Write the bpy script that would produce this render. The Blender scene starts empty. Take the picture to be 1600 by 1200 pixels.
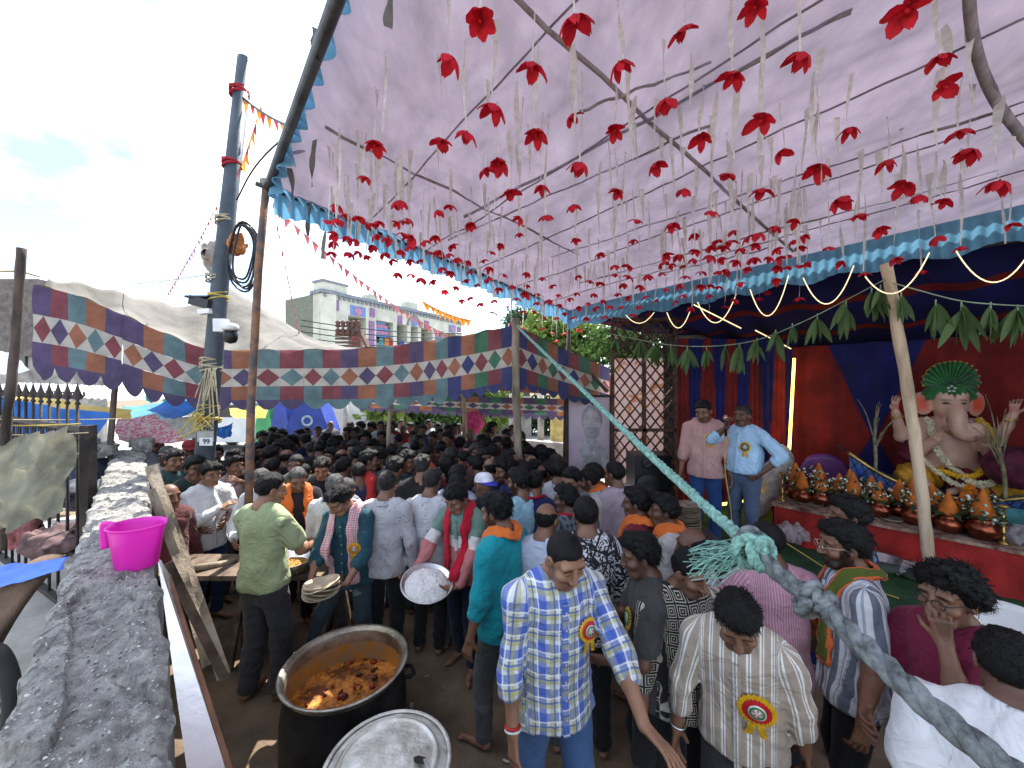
import bpy, bmesh, math, random
import numpy as np
from mathutils import Vector, Matrix
random.seed(7); np.random.seed(7)
S = bpy.context.scene
COL = S.collection
R = math.radians
# ------------------------------------------------------------------ camera
CH = 2.5                       # eye height above the ground
F = 600.0                      # focal length in pixels of the 1600 px wide photograph
cam_d = bpy.data.cameras.new('camera'); cam = bpy.data.objects.new('camera', cam_d); COL.objects.link(cam)
cam.location = (0, 0, CH); cam.rotation_euler = (R(90), 0, 0)
cam_d.sensor_width = 36; cam_d.lens = 36 * F / 1600; cam_d.clip_start = 0.05; cam_d.clip_end = 3000
S.camera = cam
# ------------------------------------------------------------------ sky and sun
SUN = Vector((0.12, 1.60, 2.60)).normalized()      # towards the sun: high, ahead of the camera
EL = math.asin(SUN.z); AZ = math.atan2(SUN.x, SUN.y)
W = bpy.data.worlds.new('World'); S.world = W; W.use_nodes = True
nt = W.node_tree; nt.nodes.clear()
def wn(t): return nt.nodes.new(t)
sky = wn('ShaderNodeTexSky'); sky.sky_type = 'NISHITA'; sky.sun_disc = False
sky.sun_elevation = EL; sky.sun_rotation = AZ; sky.air_density = 1.0; sky.dust_density = 0.7; sky.ozone_density = 2.5
tc = wn('ShaderNodeTexCoord'); mp = wn('ShaderNodeMapping'); mp.inputs['Scale'].default_value = (1.3, 1.3, 2.6); mp.inputs['Location'].default_value = (0.3, 0.9, 0.2)
nz = wn('ShaderNodeTexNoise'); nz.inputs['Scale'].default_value = 1.7; nz.inputs['Detail'].default_value = 7; nz.inputs['Roughness'].default_value = 0.55
cr = wn('ShaderNodeValToRGB'); cr.color_ramp.elements[0].position = 0.44; cr.color_ramp.elements[1].position = 0.63
mx = wn('ShaderNodeMix'); mx.data_type = 'RGBA'; mx.inputs[7].default_value = (7.5, 7.8, 8.2, 1)
bg = wn('ShaderNodeBackground'); bg.inputs['Strength'].default_value = 0.128; wo = wn('ShaderNodeOutputWorld')
L = nt.links.new
L(tc.outputs['Generated'], mp.inputs['Vector']); L(mp.outputs['Vector'], nz.inputs['Vector']); L(nz.outputs['Fac'], cr.inputs['Fac'])
L(cr.outputs['Color'], mx.inputs[0]); L(sky.outputs['Color'], mx.inputs[6]); L(mx.outputs[2], bg.inputs['Color']); L(bg.outputs['Background'], wo.inputs['Surface'])
sd = bpy.data.lights.new('sun', 'SUN'); sd.energy = 4.2; sd.angle = R(0.55); sd.color = (1, .955, .88)
so = bpy.data.objects.new('sun', sd); COL.objects.link(so)
so.rotation_euler = (-SUN).to_track_quat('-Z', 'Y').to_euler(); so.location = (0, 0, 30)
# ------------------------------------------------------------------ exposure (the photograph is exposed for the shade)
S.view_settings.view_transform = 'Standard'; S.view_settings.look = 'None'
S.view_settings.exposure = 1.6; S.view_settings.gamma = 1.0; S.view_settings.use_curve_mapping = False
S.cycles.max_bounces = 8; S.cycles.diffuse_bounces = 4; S.cycles.glossy_bounces = 3; S.cycles.transmission_bounces = 6; S.cycles.transparent_max_bounces = 8
S.cycles.caustics_reflective = False; S.cycles.caustics_refractive = False
S.cycles.use_denoising = True
# ================================================================== helpers
def P(px, py, d):
    """the point that lies d metres ahead of the camera in the direction of a photograph pixel"""
    return Vector(((px - 800) / F * d, d, CH - (py - 600) / F * d))
def tag(o, label=None, cat=None, group=None, kind=None):
    if label: o['label'] = label
    if cat: o['category'] = cat
    if group: o['group'] = group
    if kind: o['kind'] = kind
    return o
def empty(name, loc=(0, 0, 0), rz=0.0):
    o = bpy.data.objects.new(name, None); COL.objects.link(o); o.location = loc; o.rotation_euler = (0, 0, rz); o.empty_display_size = .1
    return o
class MB:
    def __init__(s): s.v = []; s.f = []; s.m = []; s.sm = []; s.uv = None
    def add(s, vs, fs, m=0, smooth=False):
        b = len(s.v); s.v.extend([tuple(v) for v in vs])
        for f in fs: s.f.append(tuple(i + b for i in f)); s.m.append(m); s.sm.append(smooth)
        return s
    def box(s, c, size, m=0, rot=None, taper=1.0):
        hx, hy, hz = size[0] / 2, size[1] / 2, size[2] / 2; c = Vector(c)
        vs = [Vector((x * hx * (taper if z > 0 else 1), y * hy * (taper if z > 0 else 1), z * hz)) for z in (-1, 1) for y in (-1, 1) for x in (-1, 1)]
        if rot is not None: vs = [rot @ v for v in vs]
        return s.add([c + v for v in vs], [(0, 2, 3, 1), (4, 5, 7, 6), (0, 1, 5, 4), (2, 6, 7, 3), (0, 4, 6, 2), (1, 3, 7, 5)], m)
    def beam(s, a, b, w, h, m=0, up=(0, 0, 1)):
        a, b = Vector(a), Vector(b); d = (b - a).normalized(); u = Vector(up)
        if abs(d.dot(u)) > .98: u = Vector((1, 0, 0))
        x = d.cross(u).normalized(); z = x.cross(d)
        vs = [p + x * (i * w / 2) + z * (j * h / 2) for p in (a, b) for i, j in ((-1, -1), (1, -1), (1, 1), (-1, 1))]
        return s.add(vs, [(0, 1, 2, 3), (7, 6, 5, 4), (0, 4, 5, 1), (1, 5, 6, 2), (2, 6, 7, 3), (3, 7, 4, 0)], m)
    def tube(s, pts, r, n=8, m=0, caps=True, smooth=True, flat=None, nrm=None, twist=0.0, closed=False):
        pts = [Vector(p) for p in pts]; N = len(pts); rr = r if hasattr(r, '__len__') else [r] * N
        b = len(s.v); prev = None
        for i, p in enumerate(pts):
            if closed: t = pts[(i + 1) % N] - pts[i - 1]
            else: t = pts[min(i + 1, N - 1)] - pts[max(i - 1, 0)]
            t = t.normalized() if t.length > 1e-9 else Vector((0, 0, 1))
            if nrm is not None: u = Vector(nrm[i]); u = u - t * u.dot(t)
            elif prev is None: u = t.orthogonal()
            else: u = prev - t * prev.dot(t)
            u = u.normalized() if u.length > 1e-6 else t.orthogonal().normalized(); prev = u; w = t.cross(u)
            for k in range(n):
                a = 2 * math.pi * k / n + twist * i; fx = 1 if flat is None else flat
                s.v.append(tuple(p + u * (math.cos(a) * rr[i] * fx) + w * (math.sin(a) * rr[i])))
        for i in range(N if closed else N - 1):
            j = (i + 1) % N
            for k in range(n):
                s.f.append((b + i * n + k, b + i * n + (k + 1) % n, b + j * n + (k + 1) % n, b + j * n + k)); s.m.append(m); s.sm.append(smooth)
        if caps and not closed:
            s.f.append(tuple(b + k for k in range(n))[::-1]); s.m.append(m); s.sm.append(False)
            s.f.append(tuple(b + (N - 1) * n + k for k in range(n))); s.m.append(m); s.sm.append(False)
        return s
    def lathe(s, prof, n=24, c=(0, 0, 0), m=0, smooth=True, sx=1.0, sy=1.0, cap0=True, cap1=True):
        b = len(s.v); c = Vector(c)
        for r, z in prof:
            for k in range(n):
                a = 2 * math.pi * k / n; s.v.append((c.x + r * sx * math.cos(a), c.y + r * sy * math.sin(a), c.z + z))
        for i in range(len(prof) - 1):
            for k in range(n):
                s.f.append((b + i * n + k, b + i * n + (k + 1) % n, b + (i + 1) * n + (k + 1) % n, b + (i + 1) * n + k)); s.m.append(m); s.sm.append(smooth)
        if cap0: s.f.append(tuple(b + k for k in range(n))[::-1]); s.m.append(m); s.sm.append(False)
        if cap1: s.f.append(tuple(b + (len(prof) - 1) * n + k for k in range(n))); s.m.append(m); s.sm.append(False)
        return s
    def grid(s, fn, nu, nv, m=0, smooth=True, mfn=None):
        b = len(s.v)
        for j in range(nv + 1):
            for i in range(nu + 1): s.v.append(tuple(fn(i / nu, j / nv)))
        for j in range(nv):
            for i in range(nu):
                a = b + j * (nu + 1) + i
                s.f.append((a, a + 1, a + nu + 2, a + nu + 1)); s.m.append(m if mfn is None else mfn(i, j)); s.sm.append(smooth)
        return s
    def vgrid(s, fn, nu, nv, m=0, smooth=True, mfn=None):
        U, V_ = np.meshgrid(np.linspace(0, 1, nu + 1), np.linspace(0, 1, nv + 1)); X, Y, Z = fn(U.ravel(), V_.ravel()); b = len(s.v)
        s.v.extend(zip(X.tolist(), Y.tolist(), Z.tolist()))
        for j in range(nv):
            for i in range(nu):
                a = b + j * (nu + 1) + i
                s.f.append((a, a + 1, a + nu + 2, a + nu + 1)); s.m.append(m if mfn is None else mfn(i, j)); s.sm.append(smooth)
        return s
    def mesh(s, name, mats):
        me = bpy.data.meshes.new(name); me.from_pydata(s.v, [], s.f)
        for mt in (mats if isinstance(mats, (list, tuple)) else [mats]): me.materials.append(mt)
        me.polygons.foreach_set('material_index', s.m); me.polygons.foreach_set('use_smooth', s.sm)
        if s.uv is not None:
            ul = me.uv_layers.new(name='UVMap'); li = np.zeros(len(me.loops), dtype=np.int32); me.loops.foreach_get('vertex_index', li)
            ul.data.foreach_set('uv', np.asarray(s.uv, dtype=np.float32)[li].ravel())
        me.update(); return me
    def build(s, name, mats, parent=None, loc=None, solid=0.0):
        o = bpy.data.objects.new(name, s.mesh(name, mats)); COL.objects.link(o)
        if parent is not None: o.parent = parent
        if loc is not None: o.location = loc
        if solid:
            md = o.modifiers.new('thickness', 'SOLIDIFY'); md.thickness = solid; md.offset = 0
        return o
def put(name, me, parent=None, loc=(0, 0, 0), rot=(0, 0, 0), scale=1.0):
    o = bpy.data.objects.new(name, me); COL.objects.link(o); o.parent = parent; o.location = loc; o.rotation_euler = rot
    o.scale = (scale,) * 3 if not hasattr(scale, '__len__') else scale
    return o
def sag(a, b, drop, n=16):
    a, b = Vector(a), Vector(b)
    return [a.lerp(b, i / n) + Vector((0, 0, -4 * drop * (i / n) * (1 - i / n))) for i in range(n + 1)]
def spline(pts, n=8):
    """Catmull-Rom through the points"""
    p = [Vector(q) for q in pts]; p = [p[0] * 2 - p[1]] + p + [p[-1] * 2 - p[-2]]; out = []
    for i in range(1, len(p) - 2):
        for k in range(n):
            t = k / n; a, b, c, d = p[i - 1], p[i], p[i + 1], p[i + 2]
            out.append(.5 * ((2 * b) + (c - a) * t + (2 * a - 5 * b + 4 * c - d) * t * t + (3 * b - a - 3 * c + d) * t ** 3))
    return out + [p[-2]]
# ------------------------------------------------------------------ materials
def _n(nt, t, **k):
    n = nt.nodes.new(t)
    for a, b in k.items():
        if a in n.inputs: n.inputs[a].default_value = b
        else: setattr(n, a, b)
    return n
def rgba(c): return (c[0], c[1], c[2], 1)
MATS = {}
def newmat(name):
    m = bpy.data.materials.new(name); m.use_nodes = True; m.node_tree.nodes.clear(); return m, m.node_tree
def mat(name, col, rough=.75, var=.18, scale=6.0, bump=.15, bscale=None, metal=0.0, trans=0.0, emit=None, es=1.0, col2=None, spec=.4, coord='Object', stretch=(1, 1, 1), attr=None, detail=5, sheen=0, sss=0, alpha=None, lo=.35, hi=.65):
    """noise-varied principled surface; trans mixes in translucency (cloth)"""
    if name in MATS: return MATS[name]
    m, t = newmat(name); l = t.links.new
    out = _n(t, 'ShaderNodeOutputMaterial'); bs = _n(t, 'ShaderNodeBsdfPrincipled', Roughness=rough, Metallic=metal)
    bs.inputs['Specular IOR Level'].default_value = spec
    tc = _n(t, 'ShaderNodeTexCoord'); mp = _n(t, 'ShaderNodeMapping', Scale=stretch); l(tc.outputs[coord], mp.inputs['Vector'])
    nz = _n(t, 'ShaderNodeTexNoise', Scale=scale, Detail=detail, Roughness=.6); l(mp.outputs[0], nz.inputs['Vector'])
    rp = _n(t, 'ShaderNodeMapRange'); rp.inputs[1].default_value = lo; rp.inputs[2].default_value = hi; l(nz.outputs['Fac'], rp.inputs[0])
    c2 = col2 or tuple(max(0, x * (1 - var * 2.2)) for x in col)
    mx = _n(t, 'ShaderNodeMix', data_type='RGBA'); mx.inputs[6].default_value = rgba(c2); mx.inputs[7].default_value = rgba(tuple(min(1, x * (1 + var * .6)) for x in col)); l(rp.outputs[0], mx.inputs[0])
    c = mx.outputs[2]
    if attr:
        at = _n(t, 'ShaderNodeAttribute', attribute_name=attr); mm = _n(t, 'ShaderNodeMix', data_type='RGBA', blend_type='MULTIPLY'); mm.inputs[0].default_value = 1
        l(c, mm.inputs[6]); l(at.outputs['Color'], mm.inputs[7]); c = mm.outputs[2]
    l(c, bs.inputs['Base Color'])
    if bump:
        nb = _n(t, 'ShaderNodeTexNoise', Scale=bscale or scale * 5, Detail=5, Roughness=.65); l(mp.outputs[0], nb.inputs['Vector'])
        bp = _n(t, 'ShaderNodeBump', Strength=bump, Distance=.02); l(nb.outputs['Fac'], bp.inputs['Height']); l(bp.outputs[0], bs.inputs['Normal'])
    if emit is not None:
        bs.inputs['Emission Color'].default_value = rgba(emit); bs.inputs['Emission Strength'].default_value = es
    if sheen: bs.inputs['Sheen Weight'].default_value = sheen
    if sss:
        bs.inputs['Subsurface Weight'].default_value = sss; bs.inputs['Subsurface Radius'].default_value = (.012, .005, .003); bs.inputs['Subsurface Scale'].default_value = .6
    sh = bs.outputs[0]
    if trans:
        tr = _n(t, 'ShaderNodeBsdfTranslucent'); l(c, tr.inputs['Color']); ms = _n(t, 'ShaderNodeMixShader', Fac=trans); l(sh, ms.inputs[1]); l(tr.outputs[0], ms.inputs[2]); sh = ms.outputs[0]
    if alpha is not None:
        tp = _n(t, 'ShaderNodeBsdfTransparent'); ms = _n(t, 'ShaderNodeMixShader', Fac=alpha); l(tp.outputs[0], ms.inputs[1]); l(sh, ms.inputs[2]); sh = ms.outputs[0]
    l(sh, out.inputs['Surface']); MATS[name] = m; return m
def fabric(name, base, pattern=None, c2=(1, 1, 1), c3=None, size=.05, rough=.85, trans=.0):
    """cloth whose print follows the garment's UV map (metres)"""
    if name in MATS: return MATS[name]
    m, t = newmat(name); l = t.links.new
    out = _n(t, 'ShaderNodeOutputMaterial'); bs = _n(t, 'ShaderNodeBsdfPrincipled', Roughness=rough); bs.inputs['Specular IOR Level'].default_value = .2; bs.inputs['Sheen Weight'].default_value = .1
    uv = _n(t, 'ShaderNodeUVMap', uv_map='UVMap'); sp = _n(t, 'ShaderNodeSeparateXYZ'); l(uv.outputs[0], sp.inputs[0])
    def math_(op, a, b=None):
        n = _n(t, 'ShaderNodeMath', operation=op)
        for i, q in enumerate((a, b)):
            if q is None: continue
            if isinstance(q, (int, float)): n.inputs[i].default_value = q
            else: l(q, n.inputs[i])
        return n.outputs[0]
    def band(ch, period, duty, off=0.0):
        fr = math_('FRACT', math_('DIVIDE', math_('ADD', ch, 10 + off), period)); return math_('LESS_THAN', fr, duty)
    def mixc(fac, a, b):
        n = _n(t, 'ShaderNodeMix', data_type='RGBA')
        if isinstance(fac, (int, float)): n.inputs[0].default_value = fac
        else: l(fac, n.inputs[0])
        for i, q in ((6, a), (7, b)):
            if isinstance(q, tuple): n.inputs[i].default_value = rgba(q)
            else: l(q, n.inputs[i])
        return n.outputs[2]
    u, v = sp.outputs[0], sp.outputs[1]; c = base
    if pattern == 'plaid':
        # blue, olive and white madras: wide translucent bands both ways
        c = mixc(math_('MULTIPLY', band(u, size, .34), .72), base, c2); c = mixc(math_('MULTIPLY', band(v, size, .34), .72), c, c2)
        c = mixc(math_('MULTIPLY', band(u, size, .28, size * .48), .55), c, c3); c = mixc(math_('MULTIPLY', band(v, size, .28, size * .48), .55), c, c3)
        c = mixc(math_('MULTIPLY', band(u, size, .07, size * .3), .75), c, c2); c = mixc(math_('MULTIPLY', band(v, size, .07, size * .3), .75), c, c2)
        c = mixc(math_('MULTIPLY', band(u, size, .05, size * .08), .7), c, (.9, .9, .88)); c = mixc(math_('MULTIPLY', band(v, size, .05, size * .08), .7), c, (.9, .9, .88))
    elif pattern == 'check':
        c = mixc(math_('MULTIPLY', band(u, size, .5), .5), base, c2); c = mixc(math_('MULTIPLY', band(v, size, .5), .5), c, c2)
    elif pattern == 'grid':
        c = mixc(band(u, size, .18), base, c2); c = mixc(band(v, size, .18), c, c2)
    elif pattern == 'vstripe':
        c = mixc(band(u, size, .42), base, c2)
        if c3: c = mixc(band(u, size, .12, size * .3), c, c3)
    elif pattern == 'pinstripe':
        c = mixc(band(u, size, .16), base, c2); c = mixc(band(u, size, .1, size * .72), c, c2)
    elif pattern == 'hblock':
        c = mixc(math_('LESS_THAN', v, 1.22), base, c2); c = mixc(math_('LESS_THAN', v, 1.12), c, c3)
    elif pattern == 'squares':
        fu = math_('ABSOLUTE', math_('SUBTRACT', math_('FRACT', math_('DIVIDE', math_('ADD', u, 10), size)), .5)); fv = math_('ABSOLUTE', math_('SUBTRACT', math_('FRACT', math_('DIVIDE', math_('ADD', v, 10), size)), .5))
        q = math_('MAXIMUM', fu, fv); c = mixc(math_('LESS_THAN', math_('FRACT', math_('MULTIPLY', q, 5.5)), .36), base, c2)
    elif pattern in ('print', 'dots', 'blotch'):
        if pattern == 'dots':
            vo = _n(t, 'ShaderNodeTexVoronoi', Scale=1 / size, Randomness=.8); l(uv.outputs[0], vo.inputs['Vector']); c = mixc(math_('LESS_THAN', vo.outputs['Distance'], .2), base, c2)
        elif pattern == 'print':
            vo = _n(t, 'ShaderNodeTexVoronoi', Scale=1 / size, feature='DISTANCE_TO_EDGE'); l(uv.outputs[0], vo.inputs['Vector'])
            nn = _n(t, 'ShaderNodeTexNoise', Scale=2.2 / size, Detail=2, Distortion=1.2); l(uv.outputs[0], nn.inputs['Vector'])
            a = math_('LESS_THAN', math_('ABSOLUTE', math_('SUBTRACT', nn.outputs['Fac'], .5)), .055); b = math_('LESS_THAN', vo.outputs['Distance'], .07); c = mixc(math_('MAXIMUM', a, b), base, c2)
        else:
            nn = _n(t, 'ShaderNodeTexNoise', Scale=1 / size, Detail=3); l(uv.outputs[0], nn.inputs['Vector']); c = mixc(math_('GREATER_THAN', nn.outputs['Fac'], .56), base, c2)
    tc = _n(t, 'ShaderNodeTexCoord'); nz = _n(t, 'ShaderNodeTexNoise', Scale=5, Detail=6); l(tc.outputs['Object'], nz.inputs['Vector'])
    rp = _n(t, 'ShaderNodeMapRange'); rp.inputs[1].default_value = .3; rp.inputs[2].default_value = .7; rp.inputs[3].default_value = .8; rp.inputs[4].default_value = 1.05; l(nz.outputs['Fac'], rp.inputs[0])
    mm = _n(t, 'ShaderNodeMix', data_type='RGBA', blend_type='MULTIPLY'); mm.inputs[0].default_value = 1; l(rp.outputs[0], mm.inputs[7])
    if isinstance(c, tuple): mm.inputs[6].default_value = rgba(c)
    else: l(c, mm.inputs[6])
    l(mm.outputs[2], bs.inputs['Base Color'])
    # creases and weave
    n1 = _n(t, 'ShaderNodeTexNoise', Scale=7, Detail=3, Distortion=1.2); l(tc.outputs['Object'], n1.inputs['Vector'])
    n2 = _n(t, 'ShaderNodeTexNoise', Scale=220, Detail=2); l(tc.outputs['Object'], n2.inputs['Vector'])
    n3 = _n(t, 'ShaderNodeTexNoise', Scale=7, Detail=2, Distortion=1.6); l(tc.outputs['Object'], n3.inputs['Vector'])
    rdg = math_('SUBTRACT', 1.0, math_('MULTIPLY', math_('ABSOLUTE', math_('SUBTRACT', n3.outputs['Fac'], .5)), 5.0)); rdg = math_('MAXIMUM', rdg, 0.0)
    ad = math_('ADD', math_('ADD', math_('MULTIPLY', n1.outputs['Fac'], .9), math_('MULTIPLY', rdg, .22)), math_('MULTIPLY', n2.outputs['Fac'], .05))
    bp = _n(t, 'ShaderNodeBump', Strength=.6, Distance=.035); l(ad, bp.inputs['Height']); l(bp.outputs[0], bs.inputs['Normal'])
    sh = bs.outputs[0]
    if trans:
        tr = _n(t, 'ShaderNodeBsdfTranslucent'); l(mm.outputs[2], tr.inputs['Color']); ms = _n(t, 'ShaderNodeMixShader', Fac=trans); l(sh, ms.inputs[1]); l(tr.outputs[0], ms.inputs[2]); sh = ms.outputs[0]
    l(sh, out.inputs['Surface']); MATS[name] = m; return m
# ================================================================== smooth solid modelling (one continuous surface per figure)
def _hash(i, j, k):
    n = (i * 374761393 + j * 668265263 + k * 2147483647 + 974634777) & 0x7fffffff
    n = ((n ^ (n >> 13)) * 1274126177) & 0x7fffffff
    return ((n ^ (n >> 16)) & 0xffff) / 65535.0
def vnoise(x, y, z):
    xi, yi, zi = np.floor(x).astype(np.int64), np.floor(y).astype(np.int64), np.floor(z).astype(np.int64)
    fx, fy, fz = x - xi, y - yi, z - zi
    fx, fy, fz = fx * fx * (3 - 2 * fx), fy * fy * (3 - 2 * fy), fz * fz * (3 - 2 * fz)
    def c(a, b, d): return _hash(xi + a, yi + b, zi + d)
    x00 = c(0, 0, 0) * (1 - fx) + c(1, 0, 0) * fx; x10 = c(0, 1, 0) * (1 - fx) + c(1, 1, 0) * fx
    x01 = c(0, 0, 1) * (1 - fx) + c(1, 0, 1) * fx; x11 = c(0, 1, 1) * (1 - fx) + c(1, 1, 1) * fx
    return (x00 * (1 - fy) + x10 * fy) * (1 - fz) + (x01 * (1 - fy) + x11 * fy) * fz - .5
def spaced(lo, hi, coarse, zones):
    p = [lo]
    while p[-1] < hi:
        st = coarse
        for a, b, f in zones:
            if a - f <= p[-1] <= b: st = min(st, f)
        p.append(p[-1] + st)
    return np.array(p)
A = lambda *v: np.array(v, dtype=float)
def cap(a, b, ra, rb=None, n=None, f=1.0, k=.02): return ('c', np.array(a, float), np.array(b, float), ra, ra if rb is None else rb, None if n is None else np.array(n, float), f, k)
def ell(c, r, Rm=None, k=.02): return ('e', np.array(c, float), np.array(r, float), np.eye(3) if Rm is None else Rm, k)
def sub(p): return ('s', p)
class Sdf:
    def __init__(s, xs, ys, zs):
        s.x, s.y, s.z = xs, ys, zs; s.D = np.full((len(xs), len(ys), len(zs)), .3, dtype=np.float32)
    def prim(s, p):
        neg = p[0] == 's'
        if neg: p = p[1]
        if p[0] == 'c':
            _, a, b, ra, rb, n, f, k = p; r = max(ra, rb); lo, hi = np.minimum(a, b) - r, np.maximum(a, b) + r
        else:
            _, c, r3, Rm, k = p; r = max(r3); lo, hi = c - r, c + r
        pad = k + .035
        i0, i1 = np.searchsorted(s.x, lo[0] - pad), np.searchsorted(s.x, hi[0] + pad)
        j0, j1 = np.searchsorted(s.y, lo[1] - pad), np.searchsorted(s.y, hi[1] + pad)
        k0, k1 = np.searchsorted(s.z, lo[2] - pad), np.searchsorted(s.z, hi[2] + pad)
        if i1 <= i0 or j1 <= j0 or k1 <= k0: return
        X = s.x[i0:i1, None, None]; Y = s.y[None, j0:j1, None]; Z = s.z[None, None, k0:k1]
        if p[0] == 'c':
            ab = b - a; l2 = max(ab @ ab, 1e-12); px, py, pz = X - a[0], Y - a[1], Z - a[2]
            h = np.clip((px * ab[0] + py * ab[1] + pz * ab[2]) / l2, 0, 1)
            wx, wy, wz = px - h * ab[0], py - h * ab[1], pz - h * ab[2]; q = wx * wx + wy * wy + wz * wz
            if n is not None:
                w = wx * n[0] + wy * n[1] + wz * n[2]; q = q + w * w * (1 / f ** 2 - 1)
            d = np.sqrt(q) - (ra + (rb - ra) * h)
        else:
            px, py, pz = X - c[0], Y - c[1], Z - c[2]
            u = Rm[0, 0] * px + Rm[1, 0] * py + Rm[2, 0] * pz; v = Rm[0, 1] * px + Rm[1, 1] * py + Rm[2, 1] * pz; w = Rm[0, 2] * px + Rm[1, 2] * py + Rm[2, 2] * pz
            k_0 = np.sqrt((u / r3[0]) ** 2 + (v / r3[1]) ** 2 + (w / r3[2]) ** 2) + 1e-9; k_1 = np.sqrt((u / r3[0] ** 2) ** 2 + (v / r3[1] ** 2) ** 2 + (w / r3[2] ** 2) ** 2) + 1e-9
            d = k_0 * (k_0 - 1) / k_1
        o = s.D[i0:i1, j0:j1, k0:k1]
        if neg:
            h = np.maximum(k - np.abs(o + d), 0) / k; s.D[i0:i1, j0:j1, k0:k1] = np.maximum(o, -d) + h * h * k / 4
        else:
            h = np.maximum(k - np.abs(o - d), 0) / k; s.D[i0:i1, j0:j1, k0:k1] = np.minimum(o, d) - h * h * k / 4
    def all(s, ps):
        for p in ps: s.prim(p)
        return s
    def disp(s, fn, near=.05):
        i, j, k = np.nonzero(s.D < near)
        if len(i): s.D[i, j, k] += fn(s.x[i], s.y[j], s.z[k], s.D[i, j, k])
        return s
    def mesh(s):
        D = s.D; I = D < 0
        a = I[:-1, :-1, :-1]; n = [I[i:I.shape[0] - 1 + i, j:I.shape[1] - 1 + j, k:I.shape[2] - 1 + k] for i in (0, 1) for j in (0, 1) for k in (0, 1)]
        cnt = sum(x.astype(np.int8) for x in n); act = (cnt > 0) & (cnt < 8)
        ci, cj, ck = np.nonzero(act); N = len(ci); idx = np.full(act.shape, -1, dtype=np.int32); idx[ci, cj, ck] = np.arange(N)
        acc = np.zeros((N, 3)); c = np.zeros(N)
        off = [(i, j, k) for i in (0, 1) for j in (0, 1) for k in (0, 1)]
        for p in off:
            for ax in range(3):
                if p[ax]: continue
                q = list(p); q[ax] = 1
                d0 = D[ci + p[0], cj + p[1], ck + p[2]]; d1 = D[ci + q[0], cj + q[1], ck + q[2]]; m = (d0 < 0) != (d1 < 0)
                t = np.where(m, d0 / np.where(m, d0 - d1, 1), 0)
                pos0 = np.stack([s.x[ci + p[0]], s.y[cj + p[1]], s.z[ck + p[2]]], 1); pos1 = np.stack([s.x[ci + q[0]], s.y[cj + q[1]], s.z[ck + q[2]]], 1)
                acc += np.where(m[:, None], pos0 + (pos1 - pos0) * t[:, None], 0); c += m
        V = acc / c[:, None]; Q = []
        for ax in range(3):
            sl0 = [slice(None)] * 3; sl1 = [slice(None)] * 3; sl0[ax] = slice(0, -1); sl1[ax] = slice(1, None)
            e = I[tuple(sl0)] != I[tuple(sl1)]; ins = I[tuple(sl0)]
            o1, o2 = [(1, 2), (2, 0), (0, 1)][ax]
            g = np.nonzero(e); g = np.stack(g, 1); ok = (g[:, o1] > 0) & (g[:, o2] > 0) & (g[:, o1] < D.shape[o1] - 1) & (g[:, o2] < D.shape[o2] - 1); g = g[ok]
            if not len(g): continue
            def cell(d1, d2):
                h = g.copy(); h[:, o1] += d1; h[:, o2] += d2; return idx[h[:, 0], h[:, 1], h[:, 2]]
            q = np.stack([cell(-1, -1), cell(0, -1), cell(0, 0), cell(-1, 0)], 1); fl = ~ins[g[:, 0], g[:, 1], g[:, 2]]; q[fl] = q[fl][:, ::-1]; Q.append(q)
        Q = np.concatenate(Q) if Q else np.zeros((0, 4), int); Q = Q[(Q >= 0).all(1)]
        return V, Q
def np_mesh(name, V, Q, mats, uv=None, col=None):
    me = bpy.data.meshes.new(name); nq = len(Q)
    me.vertices.add(len(V)); me.vertices.foreach_set('co', np.asarray(V, np.float32).ravel())
    me.loops.add(nq * 4); me.loops.foreach_set('vertex_index', np.asarray(Q, np.int32).ravel())
    me.polygons.add(nq); me.polygons.foreach_set('loop_start', np.arange(0, nq * 4, 4, dtype=np.int32)); me.polygons.foreach_set('use_smooth', np.ones(nq, dtype=bool))
    for m in (mats if isinstance(mats, (list, tuple)) else [mats]): me.materials.append(m)
    if uv is not None: me.uv_layers.new(name='UVMap').data.foreach_set('uv', np.asarray(uv, np.float32)[np.asarray(Q).ravel()].ravel())
    if col is not None:
        at = me.attributes.new('tint', 'FLOAT_COLOR', 'POINT'); c4 = np.ones((len(V), 4), np.float32); c4[:, :3] = col; at.data.foreach_set('color', c4.ravel())
    me.update(calc_edges=True); me.validate(); return me
def drop_islands(V, Q, keep=.2):
    """keep only the connected pieces that are a fair share of the largest one"""
    lab = np.arange(len(V))
    while True:
        m = lab[Q].min(1); n = lab.copy(); np.minimum.at(n, Q.ravel(), np.repeat(m, 4)); n = n[n]
        if (n == lab).all(): break
        lab = n
    cnt = np.bincount(lab, minlength=len(V)); ok = cnt[lab] >= keep * cnt.max()
    Q = Q[ok[Q[:, 0]]]; used = np.unique(Q); mp = np.full(len(V), -1); mp[used] = np.arange(len(used))
    return V[used], mp[Q]
def rot_x(a): c, s = math.cos(a), math.sin(a); return np.array([[1, 0, 0], [0, c, -s], [0, s, c]])
def rot_y(a): c, s = math.cos(a), math.sin(a); return np.array([[c, 0, s], [0, 1, 0], [-s, 0, c]])
def rot_z(a): c, s = math.cos(a), math.sin(a); return np.array([[c, -s, 0], [s, c, 0], [0, 0, 1]])
def unit(v): return v / max(np.linalg.norm(v), 1e-9)
def ik(S0, T, a, b, hint):
    d = T - S0; L_ = np.linalg.norm(d)
    if L_ > (a + b) * .995: T = S0 + d * ((a + b) * .995 / L_); d = T - S0; L_ = np.linalg.norm(d)
    x = (a * a - b * b + L_ * L_) / (2 * L_); hgt = math.sqrt(max(a * a - x * x, 0)); u = d / L_; h = np.array(hint, float); h = unit(h - u * (h @ u))
    return S0 + u * x + h * hgt, T
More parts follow.
